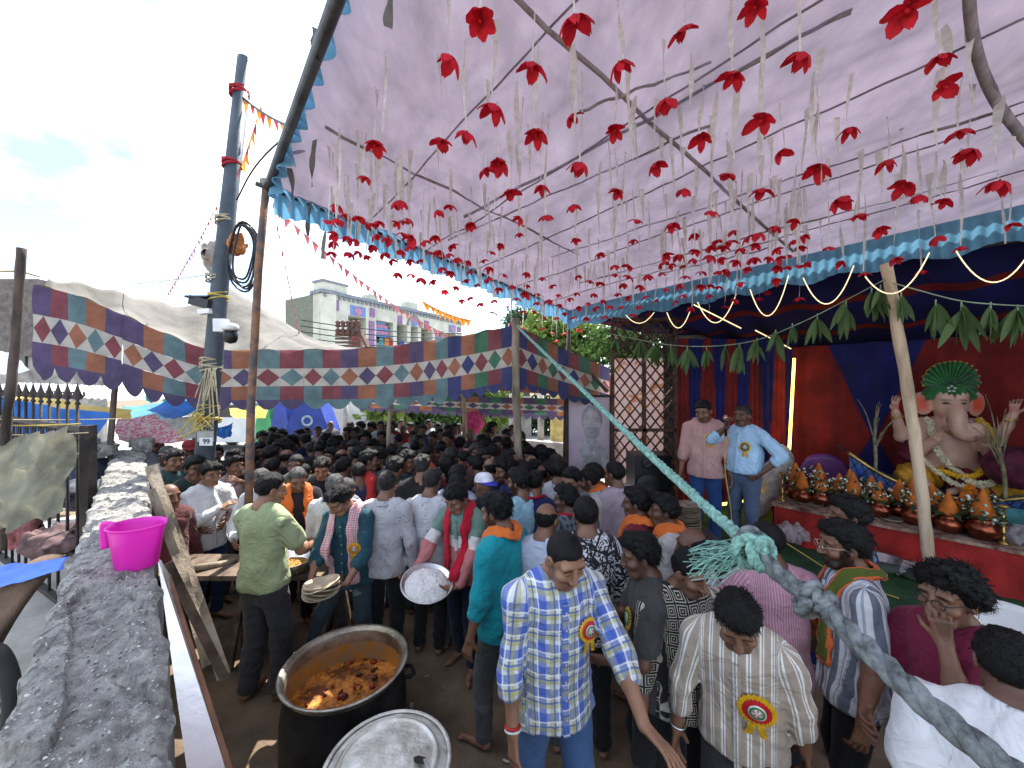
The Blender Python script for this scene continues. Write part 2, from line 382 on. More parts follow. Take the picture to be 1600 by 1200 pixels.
# ================================================================== people
def hand_prims(Wr, fwd, pn, side, sc, curl=.35, spread=.12):
    """palm, four unequal bent fingers and a thumb off the side of the palm; pn points out of the palm"""
    fwd = unit(np.array(fwd, float)); pn = np.array(pn, float); pn = unit(pn - fwd * (pn @ fwd)); ac = np.cross(fwd, pn) * side   # ac: towards the thumb
    k = .008 * sc; out = []; kn = Wr + fwd * .085 * sc
    for q in (-.6, .15, .9): out.append(cap(Wr + ac * .018 * q * sc, kn + ac * .03 * (q - .15) * sc, .017 * sc, .0135 * sc, pn, .75, .015))
    for i, (o, L3) in enumerate(((.030, (.042, .026, .022)), (.011, (.046, .030, .023)), (-.009, (.043, .027, .022)), (-.027, (.034, .021, .019)))):
        p = kn + ac * o * sc; ang = 0.0; sp = spread * (1.2 - i * .8)
        base = unit(fwd + ac * sp); r = (.0095, .0098, .0094, .0082)[i] * sc
        for j, ln in enumerate(L3):
            ang += curl * (.75, 1.0, .75)[j] * (1 + .12 * i); dv = unit(base * math.cos(ang) + pn * math.sin(ang)); q = p + dv * ln * sc
            out.append(cap(p, q, r, r * .9, k=.004)); p = q; r *= .92
    tp = Wr + ac * .026 * sc + fwd * .022 * sc + pn * .006 * sc; d1 = unit(ac * .75 + fwd * .7 + pn * .35); t1 = tp + d1 * .042 * sc; d2 = unit(ac * .35 + fwd * .9 + pn * (.3 + curl * .6))
    out += [cap(tp, t1, .0145 * sc, .0115 * sc, k=.01), cap(t1, t1 + d2 * .034 * sc, .0112 * sc, .009 * sc, k=.005)]
    return out
HAIR = {  # thickness, lump amplitude, lump frequency, front overhang
    'short': (.012, .010, 60, 0), 'medium': (.022, .028, 48, .012), 'curly': (.040, .040, 55, .016), 'buzz': (.004, .002, 90, 0), 'side': (.018, .020, 50, .008), 'thin': (.008, .006, 60, 0), 'long': (.026, .014, 40, .0)}
LOD = {0: (.0052, .0052, .014, .0105, .0065), 1: (.0075, .009, .019, .0145, .0085), 2: (.011, .014, .032, .022, .0125)}   # head, hands, body, cloth, hair
def figure(h=1.7, lean=0.0, twist=0.0, head=(0, 0), roll=0.0, al='down', ar='down', lod=1, sleeve='long', hair='short', build=1.0, hem=.80, collar=True, stance=(.1, 0, .1, 0), beard=0.0, moustache=0.0, bald=False, cut='normal', shirt=True, curl=(.4, .4), palm=(None, None), fwd=(None, None), untuck=True, belly=0.0, seed=0, cap_=False, skirt=False, brow=1.0):
    s = h / 1.7; hv, hdv, bv, cv, rv = LOD[lod]; rs = np.random.RandomState(seed * 13 + 5)
    pel = A(0, 0, .93) * s; Rl = rot_x(lean) @ rot_z(twist)       # positive lean tips the chest towards -Y
    T = lambda x, y, z: pel + Rl @ (A(x, y, z) * s - pel)
    sh = {1: T(.178 * build, .0, 1.368), -1: T(-.178 * build, .0, 1.368)}
    nb = T(0, .015, 1.42); pitch, yaw = head
    Rh = Rl @ rot_z(yaw) @ rot_x(pitch) @ rot_y(roll); hc = T(0, -.012, 1.468) + Rh @ (A(0, -.018, .112) * s)
    H = lambda x, y, z: hc + Rh @ (A(x, y, z) * s)
    fwdt = Rl @ A(0, 1, 0)
    presets = {'down': ((.27, -.03, .80), (.4, 1, 0)), 'bend': ((.13, -.33, 1.05), (.7, .6, -.7)), 'hip': ((.19, -.02, .985), (1, .35, .1)), 'hold': ((.15, -.36, .98), (.7, .5, -.6)), 'up': ((.22, -.42, 1.42), (.8, .2, -.8)), 'chest': ((.02, -.24, 1.24), (.8, .2, -.6)), 'back': ((.30, .18, .86), (.3, 1, 0)), 'cross': ((-.06, -.2, 1.14), (.9, -.1, -.5))}
    body, hands, arms = [], [], {}
    for sd, sp in ((1, al), (-1, ar)):           # +1 is the figure's left (+X)
        tg, hint = presets[sp] if isinstance(sp, str) else (sp[0], sp[1])
        tgv = T(tg[0] * sd, tg[1], tg[2]) if isinstance(sp, str) else T(tg[0], tg[1], tg[2])
        hv_ = np.array(hint, float) * (A(sd, 1, 1) if isinstance(sp, str) else 1)
        E, Wr = ik(sh[sd], tgv, .285 * s, .25 * s, Rl @ hv_); arms[sd] = (sh[sd], E, Wr)
        body += [cap(sh[sd], E, .042 * s, .038 * s, k=.03), cap(E, Wr, .040 * s, .026 * s, k=.02), ell(E * .62 + Wr * .38, A(.036, .036, .05) * s, k=.03)]
        i = 0 if sd == 1 else 1
        fw = unit(Wr - E) if fwd[i] is None else unit(Rl @ np.array(fwd[i], float)); pn = palm[i] if palm[i] is not None else (-sd, -.2, 0)
        hands.append((Wr, hand_prims(Wr, fw, Rl @ np.array(pn, float), sd, s * 1.0, curl[i])))
    legs = {}
    for sd, (fx, fy) in ((1, stance[:2]), (-1, stance[2:])):
        hp = A(.085 * sd, 0, .90) * s; ft = A(fx * (1 if sd == 1 else -1), fy, .085) * s; K, an = ik(hp, ft, .412 * s, .408 * s, (.12 * sd, -1, 0)); legs[sd] = (hp, K, an)
        body += [cap(hp, K, .074 * s, .046 * s, k=.05), cap(K, an, .046 * s, .034 * s, k=.02), ell(K * .7 + an * .3 + A(0, .012, 0) * s, A(.043, .045, .10) * s, k=.04)]
        toe = an + A(.03 * sd, -.15, -.055) * s; body += [cap(an + A(0, .03, -.045) * s, toe, .036 * s, .022 * s, A(0, 0, 1), .8, .03)]
        if lod == 0:
            for q in range(5): b0 = toe + A((.026 - q * .013) * sd, -.0 + .007 * q, -.008) * s; body.append(cap(b0, b0 + A(.002 * sd, -.034 + .004 * q, -.004) * s, .0105 * s - q * .0008, .008 * s, k=.004))
    body += [cap(pel + A(0, 0, -.02) * s, T(0, 0, 1.10), .13 * s * build, .118 * s * build, fwdt, .72, .06), cap(T(0, 0, 1.10), T(0, 0, 1.29), .125 * s * build, .148 * s * build, fwdt, .68, .06), cap(sh[1] * .8 + sh[-1] * .2, sh[-1] * .8 + sh[1] * .2, .056 * s, k=.05), cap(nb, H(0, .022, -.06), .06 * s, .052 * s, k=.03), cap(T(.1, .01, 1.40), T(.03, .02, 1.46), .045 * s, .04 * s, k=.04), cap(T(-.1, .01, 1.40), T(-.03, .02, 1.46), .045 * s, .04 * s, k=.04)]
    hd = [ell(H(0, .012, .03), A(.073, .092, .088) * s, Rh, .02), ell(H(0, -.028, -.042), A(.056, .062, .073) * s, Rh, .03), cap(H(-.028, -.058, -.088), H(.028, -.058, -.088), .026 * s, k=.02), ell(H(0, -.074, -.098), A(.018, .014, .014) * s, Rh, .015),
          cap(H(-.045, -.066, .034), H(.045, -.066, .034), .018 * s, k=.015), ell(H(.045, -.058, -.022), A(.026, .026, .022) * s, Rh, .02), ell(H(-.045, -.058, -.022), A(.026, .026, .022) * s, Rh, .02)]
    for q in (1, -1): hd.append(sub(ell(H(.0315 * q, -.098, .010), A(.018, .016, .012) * s, Rh, .012)))
    for q in (1, -1): hd.append(ell(H(.0315 * q, -.0765, .009), A(.0145, .0125, .0115) * s, Rh, .002))
    hd += [cap(H(0, -.088, .022), H(0, -.108, -.026), .0095 * s, .0135 * s, k=.012), ell(H(.012, -.098, -.030), A(.010, .011, .008) * s, Rh, .006), ell(H(-.012, -.098, -.030), A(.010, .011, .008) * s, Rh, .006),
           cap(H(-.021, -.084, -.058), H(.021, -.084, -.058), .0085 * s, k=.006), cap(H(-.017, -.083, -.069), H(.017, -.083, -.069), .0095 * s, k=.005)]
    for q in (1, -1): hd += [ell(H(.0765 * q, .006, -.002), A(.011, .024, .033) * s, Rh @ rot_x(.25) @ rot_z(-.35 * q), .006), sub(ell(H(.086 * q, -.002, .002), A(.007, .012, .018) * s, Rh, .006))]
    # grid
    pts = np.array([hc + A(.16, .2, .2) * s, hc - A(.16, .2, .2) * s] + [w + u * .2 * s for w, _ in hands for u in (A(1, 1, 1), A(-1, -1, -1))] + [a + u * .1 for g in legs.values() for a in g for u in (A(1, 2.4, 1), A(-1, -2.6, -1))] + [g[1] + u * .09 for g in arms.values() for u in (A(1, 1, 1), A(-1, -1, -1))] + [T(x, y, 1.4) for x in (-.3, .3) for y in (-.22, .2)])
    lo, hi = pts.min(0) - .02, pts.max(0) + .02; lo[2] = -.02
    zone = [[], [], []]
    for ax in range(3):
        zone[ax].append((hc[ax] - .135 * s, hc[ax] + .135 * s, hv))
        if lod < 2:
            for w, hp in hands:
                q = np.array([e for p in hp for e in (p[1], p[2])]); zone[ax].append((q[:, ax].min() - .02, q[:, ax].max() + .02, hdv))
        if ax == 2: zone[ax].append((-.02, .12, max(.009, hdv)))
    g = Sdf(spaced(lo[0], hi[0], bv, zone[0]), spaced(lo[1], hi[1], bv, zone[1]), spaced(lo[2], hi[2], bv, zone[2]))
    g.all(body); g.all(hd)
    for _, hp in hands: g.all(hp)
    V, Q = g.mesh()
    # tint in head coordinates: lips, brows, eyes, beard
    q = (V - hc) @ Rh / s; x, y, z = np.abs(q[:, 0]), q[:, 1], q[:, 2]; tint = np.ones((len(V), 3)); front = y < -.045
    def blend(mask, c): tint[:] = tint * (1 - mask[:, None]) + np.array(c) * mask[:, None]
    sm = lambda v, a, b: np.clip((v - a) / (b - a), 0, 1)
    infl = (np.abs(z) < .14) & (x < .1) & (np.abs(y) < .13)
    blend(infl * front * np.exp(-((z + .063) / .011) ** 2 - (x / .024) ** 4), (.72, .42, .40))
    if beard:
        jaw = infl * (y < .02) * (1 - sm(z, -.055 + .0, -.03)) * (1 - np.exp(-((z + .063) / .009) ** 2 - (x / .02) ** 4) * .8); jaw = np.maximum(jaw, infl * (x > .055) * (y < .0) * (y > -.045) * (z < .0) * (z > -.09)); blend(np.clip(jaw * beard, 0, 1), (.10, .09, .09))
    if beard or moustache: blend(infl * front * np.clip(np.exp(-((z + .0475) / .0075) ** 2 - (x / .030) ** 4) * max(beard, moustache) * 1.2, 0, 1), (.07, .06, .06))
    blend(infl * front * np.clip(1.3 * brow * np.exp(-((z - .034 + x * .06) / .0065) ** 2 - ((x - .034) / .022) ** 4), 0, 1), (.08, .07, .07))
    ex = np.exp(-((x - .0315) / .0125) ** 4 - ((z - .009) / .0062) ** 4) * infl * front * (y < -.06); blend(np.clip(ex * .85, 0, 1), (1.5, 1.6, 1.75)); blend(np.clip(np.exp(-((x - .0315) / .0072) ** 4 - ((z - .009) / .0065) ** 4) * infl * front * (y < -.06), 0, 1), (.05, .04, .04))
    blend(np.clip(.5 * np.exp(-((x - .0315) / .016) ** 4 - ((z - .0185) / .0028) ** 2) * infl * front, 0, 1), (.15, .12, .12))
    res = {'body': (V, Q, None, tint), 'top': H(0, .0, .12), 'T': T, 'H': H, 's': s, 'Rl': Rl, 'Rh': Rh, 'hc': hc, 'arms': arms, 'legs': legs, 'build': build, 'belly': belly}
    # hair
    th, am, fq, ov = HAIR[hair]
    rr = .028 if lod < 2 else .03
    ax = [spaced(hc[i] - .17 * s, hc[i] + .17 * s, rv, []) for i in range(3)]
    if hair == 'long': ax[2] = spaced(hc[2] - .42 * s, hc[2] + .17 * s, rv, [])
    g = Sdf(*ax); g.prim(ell(H(0, .014, .034), (A(.074, .093, .088) + th) * s, Rh, .01))
    if hair in ('medium', 'curly', 'side'): g.prim(ell(H(.015 * (1 if hair == 'side' else 0), -.035 - ov, .088 + th * .4), A(.062, .05, .030 + th * .5) * s, Rh, .03))
    if hair == 'long': g.prim(cap(H(0, .075, -.02), H(0, .10, -.26), .062 * s, .03 * s, Rh @ A(0, 1, 0), .6, .04))
    sd_ = seed * 3.7
    def dh(X, Y, Z, D):
        p = (np.stack([X, Y, Z], 1) - hc) @ Rh / s; px, py, pz = p.T
        ang = np.arctan2(px, py + .02) * 5
        n = vnoise(px * fq * 1.0 + sd_, py * fq * (.45 if hair != 'curly' else 1), pz * fq * (.6 if hair != 'curly' else 1)) + .5 * vnoise(px * fq * 2.3, py * fq * 1.0, pz * fq * 1.4 + sd_)
        lim = np.interp(py, [-.13, -.085, -.05, -.03, -.012, .012, .03, .06, .11], [.074, .070, .062, .035, -.012, .010, -.03, -.062, -.075 if hair not in ('medium', 'curly') else -.09])
        if bald: lim = np.where(py < .05, np.maximum(lim, np.where(pz > .03, .0, lim)), lim)
        if hair == 'long': lim = np.where(py > .03, -.5, lim)
        lim = lim + n * .012
        cutd = (lim - pz) * s * .8
        if bald: cutd = np.maximum(cutd, (pz - .058 - n * .01 + np.maximum(0, -py) * .7) * s)
        edge = np.exp(-np.clip(pz - lim, 0, 1) / .016) * (th * .95 + .002)
        return np.maximum(D - n * am * s * (1 - np.exp(-np.clip(pz - lim, 0, 1) / .02)) + edge * s, cutd) - D
    if not (cap_ and hair == 'buzz'):
        g.disp(dh, .05); V, Q = g.mesh()
        if len(Q):
            V, Q = drop_islands(V, Q, .15)
            # loose locks that break the outline
            nbl = {0: 900, 1: 380, 2: 70}[lod]; nbl = nbl // 3 if hair in ('buzz', 'thin') else nbl
            fn_ = np.cross(V[Q[:, 2]] - V[Q[:, 0]], V[Q[:, 3]] - V[Q[:, 1]]); fn_ /= np.linalg.norm(fn_, axis=1)[:, None] + 1e-9; fc = V[Q].mean(1); qs = (fc - hc) @ Rh / s
            ok = np.nonzero((fn_ * (fc - hc)).sum(1) > 0)[0]
            if len(ok) > 20:
                pk_ = rs.choice(ok, nbl); p0 = fc[pk_]; nn = fn_[pk_]; lq = qs[pk_]
                # comb: away from the crown, down at the sides and forward at the brow
                flow = np.stack([lq[:, 0] * 6, np.where(lq[:, 1] < -.02, -1.0, .7) * .5 + rs.randn(nbl) * .25, -.5 - (lq[:, 2] < .05) * .7], 1) @ Rh.T + rs.randn(nbl, 3) * (.9 if hair == 'curly' else .45)
                flow -= nn * (flow * nn).sum(1)[:, None]; flow /= np.linalg.norm(flow, axis=1)[:, None] + 1e-9
                Ln = (.010 if hair in ('buzz', 'thin') else .020 + .012 * (hair in ('medium', 'curly', 'side'))) * s * (.5 + rs.rand(nbl)); wd_ = (.0022 if lod < 2 else .005) * s; sv = np.cross(flow, nn) * wd_
                lift = (.35 if hair == 'curly' else .12) + .22 * rs.rand(nbl); p0 = p0 - nn * .003
                p1 = p0 + (flow * .55 + nn * lift[:, None] * .6) * Ln[:, None]; p2 = p0 + (flow * 1.0 + nn * (lift * .55)[:, None]) * Ln[:, None]
                b0 = len(V); V = np.concatenate([V, np.stack([p0 - sv, p0 + sv, p1 + sv * .8, p1 - sv * .8, p2 + sv * .1, p2 - sv * .1], 1).reshape(-1, 3)]); ii = b0 + np.arange(nbl)[:, None] * 6
                Q = np.concatenate([Q, ii + np.array([[0, 1, 2, 3]]), ii + np.array([[3, 2, 4, 5]])])
            res['hair'] = (V, Q, None, None)
    # clothes -------------------------------------------------------
    b = build
    lo2 = np.minimum(lo, hi); 
    if shirt:
        ps = []; ease = .018 + .006 * b
        z0 = hem if untuck else .93
        ps.append(cap(pel + A(0, 0, (z0 + .05 - .93)) * s, T(0, -.01 * belly, 1.10), (.172 * b + .02 + .02 * belly) * s, (.142 * b + .016 + .04 * belly) * s, fwdt, .74 + .1 * belly, .05))
        ps.append(cap(T(0, 0, 1.10), T(0, .0, 1.29), (.138 * b + .012 + .03 * belly) * s, (.158 * b + .012) * s, fwdt, .70, .06))
        ps.append(cap(sh[1] * .78 + sh[-1] * .22, sh[-1] * .78 + sh[1] * .22, .073 * s, k=.05))
        ps += [cap(T(.11, .012, 1.405), T(.045, .018, 1.445), .058 * s, .048 * s, k=.04), cap(T(-.11, .012, 1.405), T(-.045, .018, 1.445), .058 * s, .048 * s, k=.04)]
        for sd in (1, -1):
            S0, E, Wr = arms[sd]
            if sleeve == 'short':
                e2 = S0 + (E - S0) * .66; ps.append(cap(S0, e2, .061 * s * b, .064 * s * b, k=.04))
            else:
                fr = {'long': .96, 'rolled': .34, 'half': .5}.get(sleeve, .96)
                ps += [cap(S0, E, .061 * s * b, .054 * s, k=.04), cap(E, E + (Wr - E) * fr, .056 * s, (.053 - .016 * fr) * s, k=.02)]
                if sleeve == 'rolled':
                    e3 = E + (Wr - E) * fr; ps.append(cap(e3 - (Wr - E) * .10, e3, .053 * s, .052 * s, k=.004))
        g = Sdf(spaced(lo[0], hi[0], cv, []), spaced(lo[1], hi[1], cv, []), spaced(.55 * s, T(0, 0, 1.6)[2] + .1, cv, [])); g.all(ps)
        zcut = z0 * s
        def ds(X, Y, Z, D):
            n = vnoise(X * 9 + sd_, Y * 9, Z * 5 + X * 6) * .026 + vnoise(X * 22, Y * 22 + sd_, Z * 11 - X * 10) * .014 + vnoise(X * 5, Y * 5, Z * 26 + X * 14 * np.sign(X) + sd_) * .016 * np.clip((1.2 * s - Z) * 4, .2, 1)
            rg = 1 - 2 * np.abs(vnoise(X * 7 + sd_, Y * 7, Z * 12 + X * 16 * np.sign(X))); n = n - .010 * np.clip(rg - .35, 0, 1) * 1.5
            D2 = D + n * s
            D2 = np.maximum(D2, (zcut - Z) + vnoise(X * 6, Y * 6, Z * 0) * .02)
            # neck opening
            p = (np.stack([X, Y, Z], 1) - nb) @ Rl / s
            rad = np.sqrt(p[:, 0] ** 2 + (p[:, 1] + .004) ** 2); nk = np.where(p[:, 1] < 0, .05, .018)
            return np.maximum(D2, np.where(p[:, 2] > -.03 - np.clip(-p[:, 1], 0, .06) * .6, (.066 - rad) * s, -1)) - D
        g.disp(ds, .06); V, Q = g.mesh(); V, Q = drop_islands(V, Q, .25)
        # print coordinates: across and along the cloth panel each point belongs to
        ql = (V - pel) @ Rl; best = np.full(len(V), 9.); Rt = .175 * s * b; U = np.stack([Rt * np.arcsin(np.clip(ql[:, 0] / Rt, -1, 1)), ql[:, 2] + pel[2]], 1)
        tor = np.maximum(np.abs(ql[:, 0]) - .15 * s * b, 0) 
        for sd in (1, -1):
            S0, E, Wr = arms[sd]
            for (a0, b0, base) in ((S0, E, 0), (E, Wr, .285 * s)):
                ab = b0 - a0; t_ = np.clip(((V - a0) @ ab) / (ab @ ab), 0, 1); w = V - a0 - t_[:, None] * ab; dd = np.linalg.norm(w, axis=1); side = unit(np.cross(ab, A(.3, -1, .1))) * sd
                dm = dd < np.minimum(best, np.where(tor > 0, 9, .0)) if base == 0 else dd < np.minimum(best, .085 * s) * (np.abs(ql[:, 0]) >= 0)
                inside = (np.abs(ql[:, 0]) < .15 * s * b) & (np.abs(ql[:, 1]) < .14 * s)
                if base: dm = dm & (~inside | (dd < .055 * s))
                au = unit(ab); outw = A(sd, 0, .3); outw = unit(outw - au * (outw @ au)); ob = np.cross(au, outw); U[dm, 0] = (np.arctan2(w @ ob, w @ outw) * .055)[dm] + .31 * sd; U[dm, 1] = (1.4 * s - base - t_ * np.linalg.norm(ab))[dm]; best = np.where(dm, dd, best)
        res['shirt'] = (V, Q, U, None)
        if collar and lod < 2:
            m = MB(); n = 26
            for lay, (r0, r1, zz0, zz1) in enumerate(((.070, .068, 1.418, 1.468), (.071, .088, 1.468, 1.432))):
                rows = []
                for rr_, zz in ((r0, zz0), (r1, zz1)):
                    for i in range(n + 1):
                        a = math.pi * (-.5 + .08) + (2 * math.pi - .16 * math.pi) * i / n; fr = (1 + math.cos(a + math.pi / 2)) / 2
                        rows.append(T(rr_ * math.cos(a) * .98, .016 + rr_ * math.sin(a) * .98, zz - fr * .030 - (0 if lay == 0 else fr * fr * fr * .018)))
                m.add(rows, [(i, i + 1, n + 2 + i, n + 1 + i) for i in range(n)], 0, True)
            m.uv = np.array([(v[0], v[2]) for v in m.v]); res['collar'] = m
        if collar and lod == 0:
            def fy(x, z):
                m_ = (np.abs(ql[:, 0] - x * s) < .02) & (np.abs(ql[:, 2] + pel[2] - z * s) < .025) & (ql[:, 1] < 0); return (ql[m_, 1].min() if m_.any() else -.12 * s)
            zz = np.linspace(1.385, hem + .02 if untuck else .98, 16); ys_ = np.array([fy(0, z) for z in zz]); ys_ = np.convolve(np.pad(ys_, 2, 'edge'), np.ones(5) / 5, 'valid')
            mp_ = MB(); rows = []
            for x in (-.017, -.015, .015, .017):
                for z, y in zip(zz, ys_): rows.append(pel + Rl @ (A(x * s, y - (.006 if abs(x) < .016 else -.004) * s, z * s - pel[2])))
            N_ = len(zz); mp_.add(rows, [(a * N_ + i, a * N_ + i + 1, (a + 1) * N_ + i + 1, (a + 1) * N_ + i) for a in range(3) for i in range(N_ - 1)], 0, True); mp_.uv = np.array([(x, z) for x in (-.017, -.015, .015, .017) for z in zz]); res['placket'] = mp_
            res['buttons'] = [pel + Rl @ A(0, ys_[i] - .009 * s, zz[i] * s - pel[2]) for i in range(1, N_ - 1, 2)]
    tr = []
    if skirt: tr = [cap(A(0, 0, .95) * s, A(0, 0, .12) * s, .15 * s, .24 * s, A(0, 1, 0), .8)]
    else:
        for sd in (1, -1):
            hp, K, an = legs[sd]; wd = {'normal': 1.0, 'slim': .86, 'wide': 1.18}[cut]
            tr += [cap(hp + A(0, 0, -.02) * s, K, .094 * s * b, .071 * s * wd, k=.03), cap(K, an + A(0, .01, .01) * s, .071 * s * wd, .058 * s * wd, k=.02)]
        tr.append(cap(pel + A(0, 0, -.05) * s, pel + A(0, 0, .09) * s, .142 * s * b, .136 * s * b, A(0, 1, 0), .76, .05))
    g = Sdf(spaced(lo[0], hi[0], cv, []), spaced(lo[1], hi[1], cv, []), spaced(.02, 1.12 * s, cv, [])); g.all(tr)
    def dt(X, Y, Z, D):
        n = vnoise(X * 10 + sd_, Y * 10, Z * 9) * .014 + vnoise(X * 4, Y * 4, Z * 28 + sd_) * .016 * np.clip((.75 * s - Z) * 2.2, .15, 1)
        return np.maximum(np.maximum(D + n * s, .055 * s - Z), Z - 1.03 * s) - D
    g.disp(dt, .06); V, Q = g.mesh()
    if len(Q): res['trousers'] = (V, Q, np.stack([V[:, 0], V[:, 2]], 1), None)
    return res
# ------------------------------------------------------------------ skin, hair and cloth stock
def skin(i):
    c = [(.40, .215, .130), (.295, .150, .088), (.215, .105, .062), (.135, .064, .040), (.33, .17, .10)][i]
    return mat('skin_%d' % i, c, .48, .10, 9, .12, 130, attr='tint', spec=.45, sss=.12)
def hairmat(i=0):
    c = [(.0065, .006, .006), (.014, .010, .008), (.10, .095, .09), (.03, .027, .025)][i]
    return mat('hair_%d' % i, c, .48, .5, 30, .7, 90, stretch=(1, 1, .25), spec=.22, col2=tuple(x * .35 for x in c))
def cloth(c): 
    return fabric('cloth_%02x%02x%02x' % tuple(int(min(1, x) * 255) for x in c), c)
def place(name, res, px, ty, yaw, mats, label=None, group=None, z0=0.0, d=None, cat='person', share=None, at=None, xoff=0):
    """set the figure on the ground (z0) so that the crown of its head stands where the photograph has it"""
    t = res['top']; c, s_ = math.cos(yaw), math.sin(yaw); tx, ty_ = c * t[0] - s_ * t[1], s_ * t[0] + c * t[1]
    if d is None: d = (CH - t[2] - z0) * F / (ty - 600)
    X = (px - 800) / F * d
    loc = at if at is not None else (X - tx, d - ty_, z0)
    me = share if share is not None else {}
    def get(k, mt):
        if k not in me:
            if isinstance(res[k], MB): me[k] = res[k].mesh(k, mt)
            else: V, Q, U, Cc = res[k]; me[k] = np_mesh(k, V, Q, mt, U, Cc)
        return me[k]
    root = put(name, get('body', mats['skin']), None, loc, (0, 0, yaw)); tag(root, label, cat, group)
    if share is not None: root.material_slots[0].link = 'OBJECT'; root.material_slots[0].material = mats['skin']
    for k in ('hair', 'shirt', 'collar', 'placket', 'trousers'):
        if k in res and mats.get(k, mats.get('shirt')) is not None:
            mt = mats.get(k, mats['shirt']); o = put(k, get(k, mt), root)
            if k == 'hair': o['kind'] = 'stuff'
            if share is not None: o.material_slots[0].link = 'OBJECT'; o.material_slots[0].material = mt
    if 'buttons' in res:
        bm_ = BUTTON.get('m') or MB().lathe([(.001, .0), (.0055, .0005), (.0055, .003), (.002, .0035)], 10).mesh('button', mat('button_pale', (.6, .58, .54), .4)); BUTTON['m'] = bm_
        for c_ in res['buttons']: put('button', bm_, root, tuple(c_), (R(90), 0, 0))
    return root
BUTTON = {}
# ================================================================== the place
E1 = Vector((-.66, .75, 0)).normalized()      # along the wall, the stage front and the canopy's long edges
E2 = Vector((.75, .66, 0)).normalized()
dirt = mat('dirt', (.215, .155, .10), .95, .25, 1.6, .6, 22)
def gz(u, v):
    x, y = -60 + 120 * u, -12 + 130 * v
    return (x, y, .012 * math.sin(x * 1.7) * math.cos(y * 2.1))
tag(MB().grid(gz, 80, 80).build('ground', dirt), kind='structure')
# pale street beyond the gathering
road = mat('street', (.33, .32, .30), .95, .2, .8, .4, 20)
tag(MB().grid(lambda u, v: (-30 + 60 * u, 7.6 + 40 * v, .02), 4, 4).build('road', road), kind='structure')
tag(MB().grid(lambda u, v: tuple(Vector((-2.05, 2.0, .024)) + E1 * (-1 + 9 * u) - E2 * (6 * v)), 4, 4).build('pavement', mat('lane_concrete', (.42, .40, .36), .95, .2, 1.2, .4, 18)), kind='structure')
# ---- roughcast wall the picture is taken over
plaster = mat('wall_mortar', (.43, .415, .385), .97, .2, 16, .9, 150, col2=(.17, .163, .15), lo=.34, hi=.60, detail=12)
skim = mat('wall_skim', (.40, .41, .40), .9, .2, 6, .35, 40)
WA = Vector((-.827, .725, 0)); EW = Vector((-.698, .716, 0)).normalized(); NW = Vector((EW.y, -EW.x, 0)); WALL_Z = 1.67; TH = .30
def child(o, par):
    o.parent = par; o.matrix_parent_inverse = Matrix.Translation(-par.location) if par.rotation_euler[2] == 0 else par.matrix_basis.inverted(); return o
def wall_top(u, v):
    t = -1.3 + 7.7 * u; w = (v - .5) * TH; ab = np.abs(v - .5) * 2
    e = vnoise(t * 5, w * 9 + 3, t * 0 + 1) * .024 + vnoise(t * 13 + w * 13, w * 20 - t * 7, t * 0 + 4) * .016 + vnoise(t * 43, w * 50, t * 0 + 7) * .011 + vnoise(t * 90, w * 95, t * 0 + 9) * .009 + vnoise(t * 170, w * 170, t * 0 + 21) * .005 - .022 * ab ** 6
    e = e + np.where(t > 4.6, -.05, 0) + np.where(t > 2.3, -.025, 0) + .012 * np.sign(vnoise(t * 3 + w * 4, w * 8, t * 0 + 12))
    j = vnoise(t * 9, t * 0 + 5, v * 3) * .03 * ab ** 3
    return WA.x + EW.x * t + NW.x * (w + j), WA.y + EW.y * t + NW.y * (w + j), WALL_Z + e
wl = empty('boundary_wall', WA); tag(wl, 'rough grey roughcast wall running along the left with crumbling top', 'wall')
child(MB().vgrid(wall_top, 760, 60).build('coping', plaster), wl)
def face(side):
    def fn(u, v):
        X, Y, Z = wall_top(u, u * 0 + (1 if side > 0 else 0)); e = vnoise(u * 60, v * 9, u * 0 + side * 3) * .03 * v - .002 * (v < .01)
        return X + NW.x * side * e, Y + NW.y * side * e, Z * (1 - v)
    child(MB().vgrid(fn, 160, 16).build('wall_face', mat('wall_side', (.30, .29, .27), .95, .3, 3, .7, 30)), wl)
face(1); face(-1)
# grit and pebbles bedded in the mortar
rs_ = np.random.RandomState(5); NG = 5200; tg = rs_.rand(NG) ** 1.6 * 5.2 - .9; vg = .04 + .92 * rs_.rand(NG); gx, gy, gz_ = wall_top((tg + 1.3) / 7.7, vg); sz = .0016 + .0050 * rs_.rand(NG) ** 3; V = []; Fg = []
oct_ = np.array([(1, 0, 0), (-1, 0, 0), (0, 1, 0), (0, -1, 0), (0, 0, .8), (0, 0, -.8)]); of = [(0, 2, 4), (2, 1, 4), (1, 3, 4), (3, 0, 4), (2, 0, 5), (1, 2, 5), (3, 1, 5), (0, 3, 5)]
for i in range(NG):
    q = oct_ * sz[i] * (.6 + .8 * rs_.rand(6, 1)) + (gx[i], gy[i], gz_[i] + sz[i] * .2); b_ = len(V); V += q.tolist(); Fg += [tuple(k + b_ for k in f) for f in of]
mg_ = bpy.data.meshes.new('grit'); mg_.from_pydata(V, [], Fg); mg_.materials.append(mat('grit', (.42, .41, .39), .9, .6, 60, 0, col2=(.12, .088, .085), lo=.4, hi=.6)); o = put('grit', mg_); o['kind'] = 'stuff'; child(o, wl)
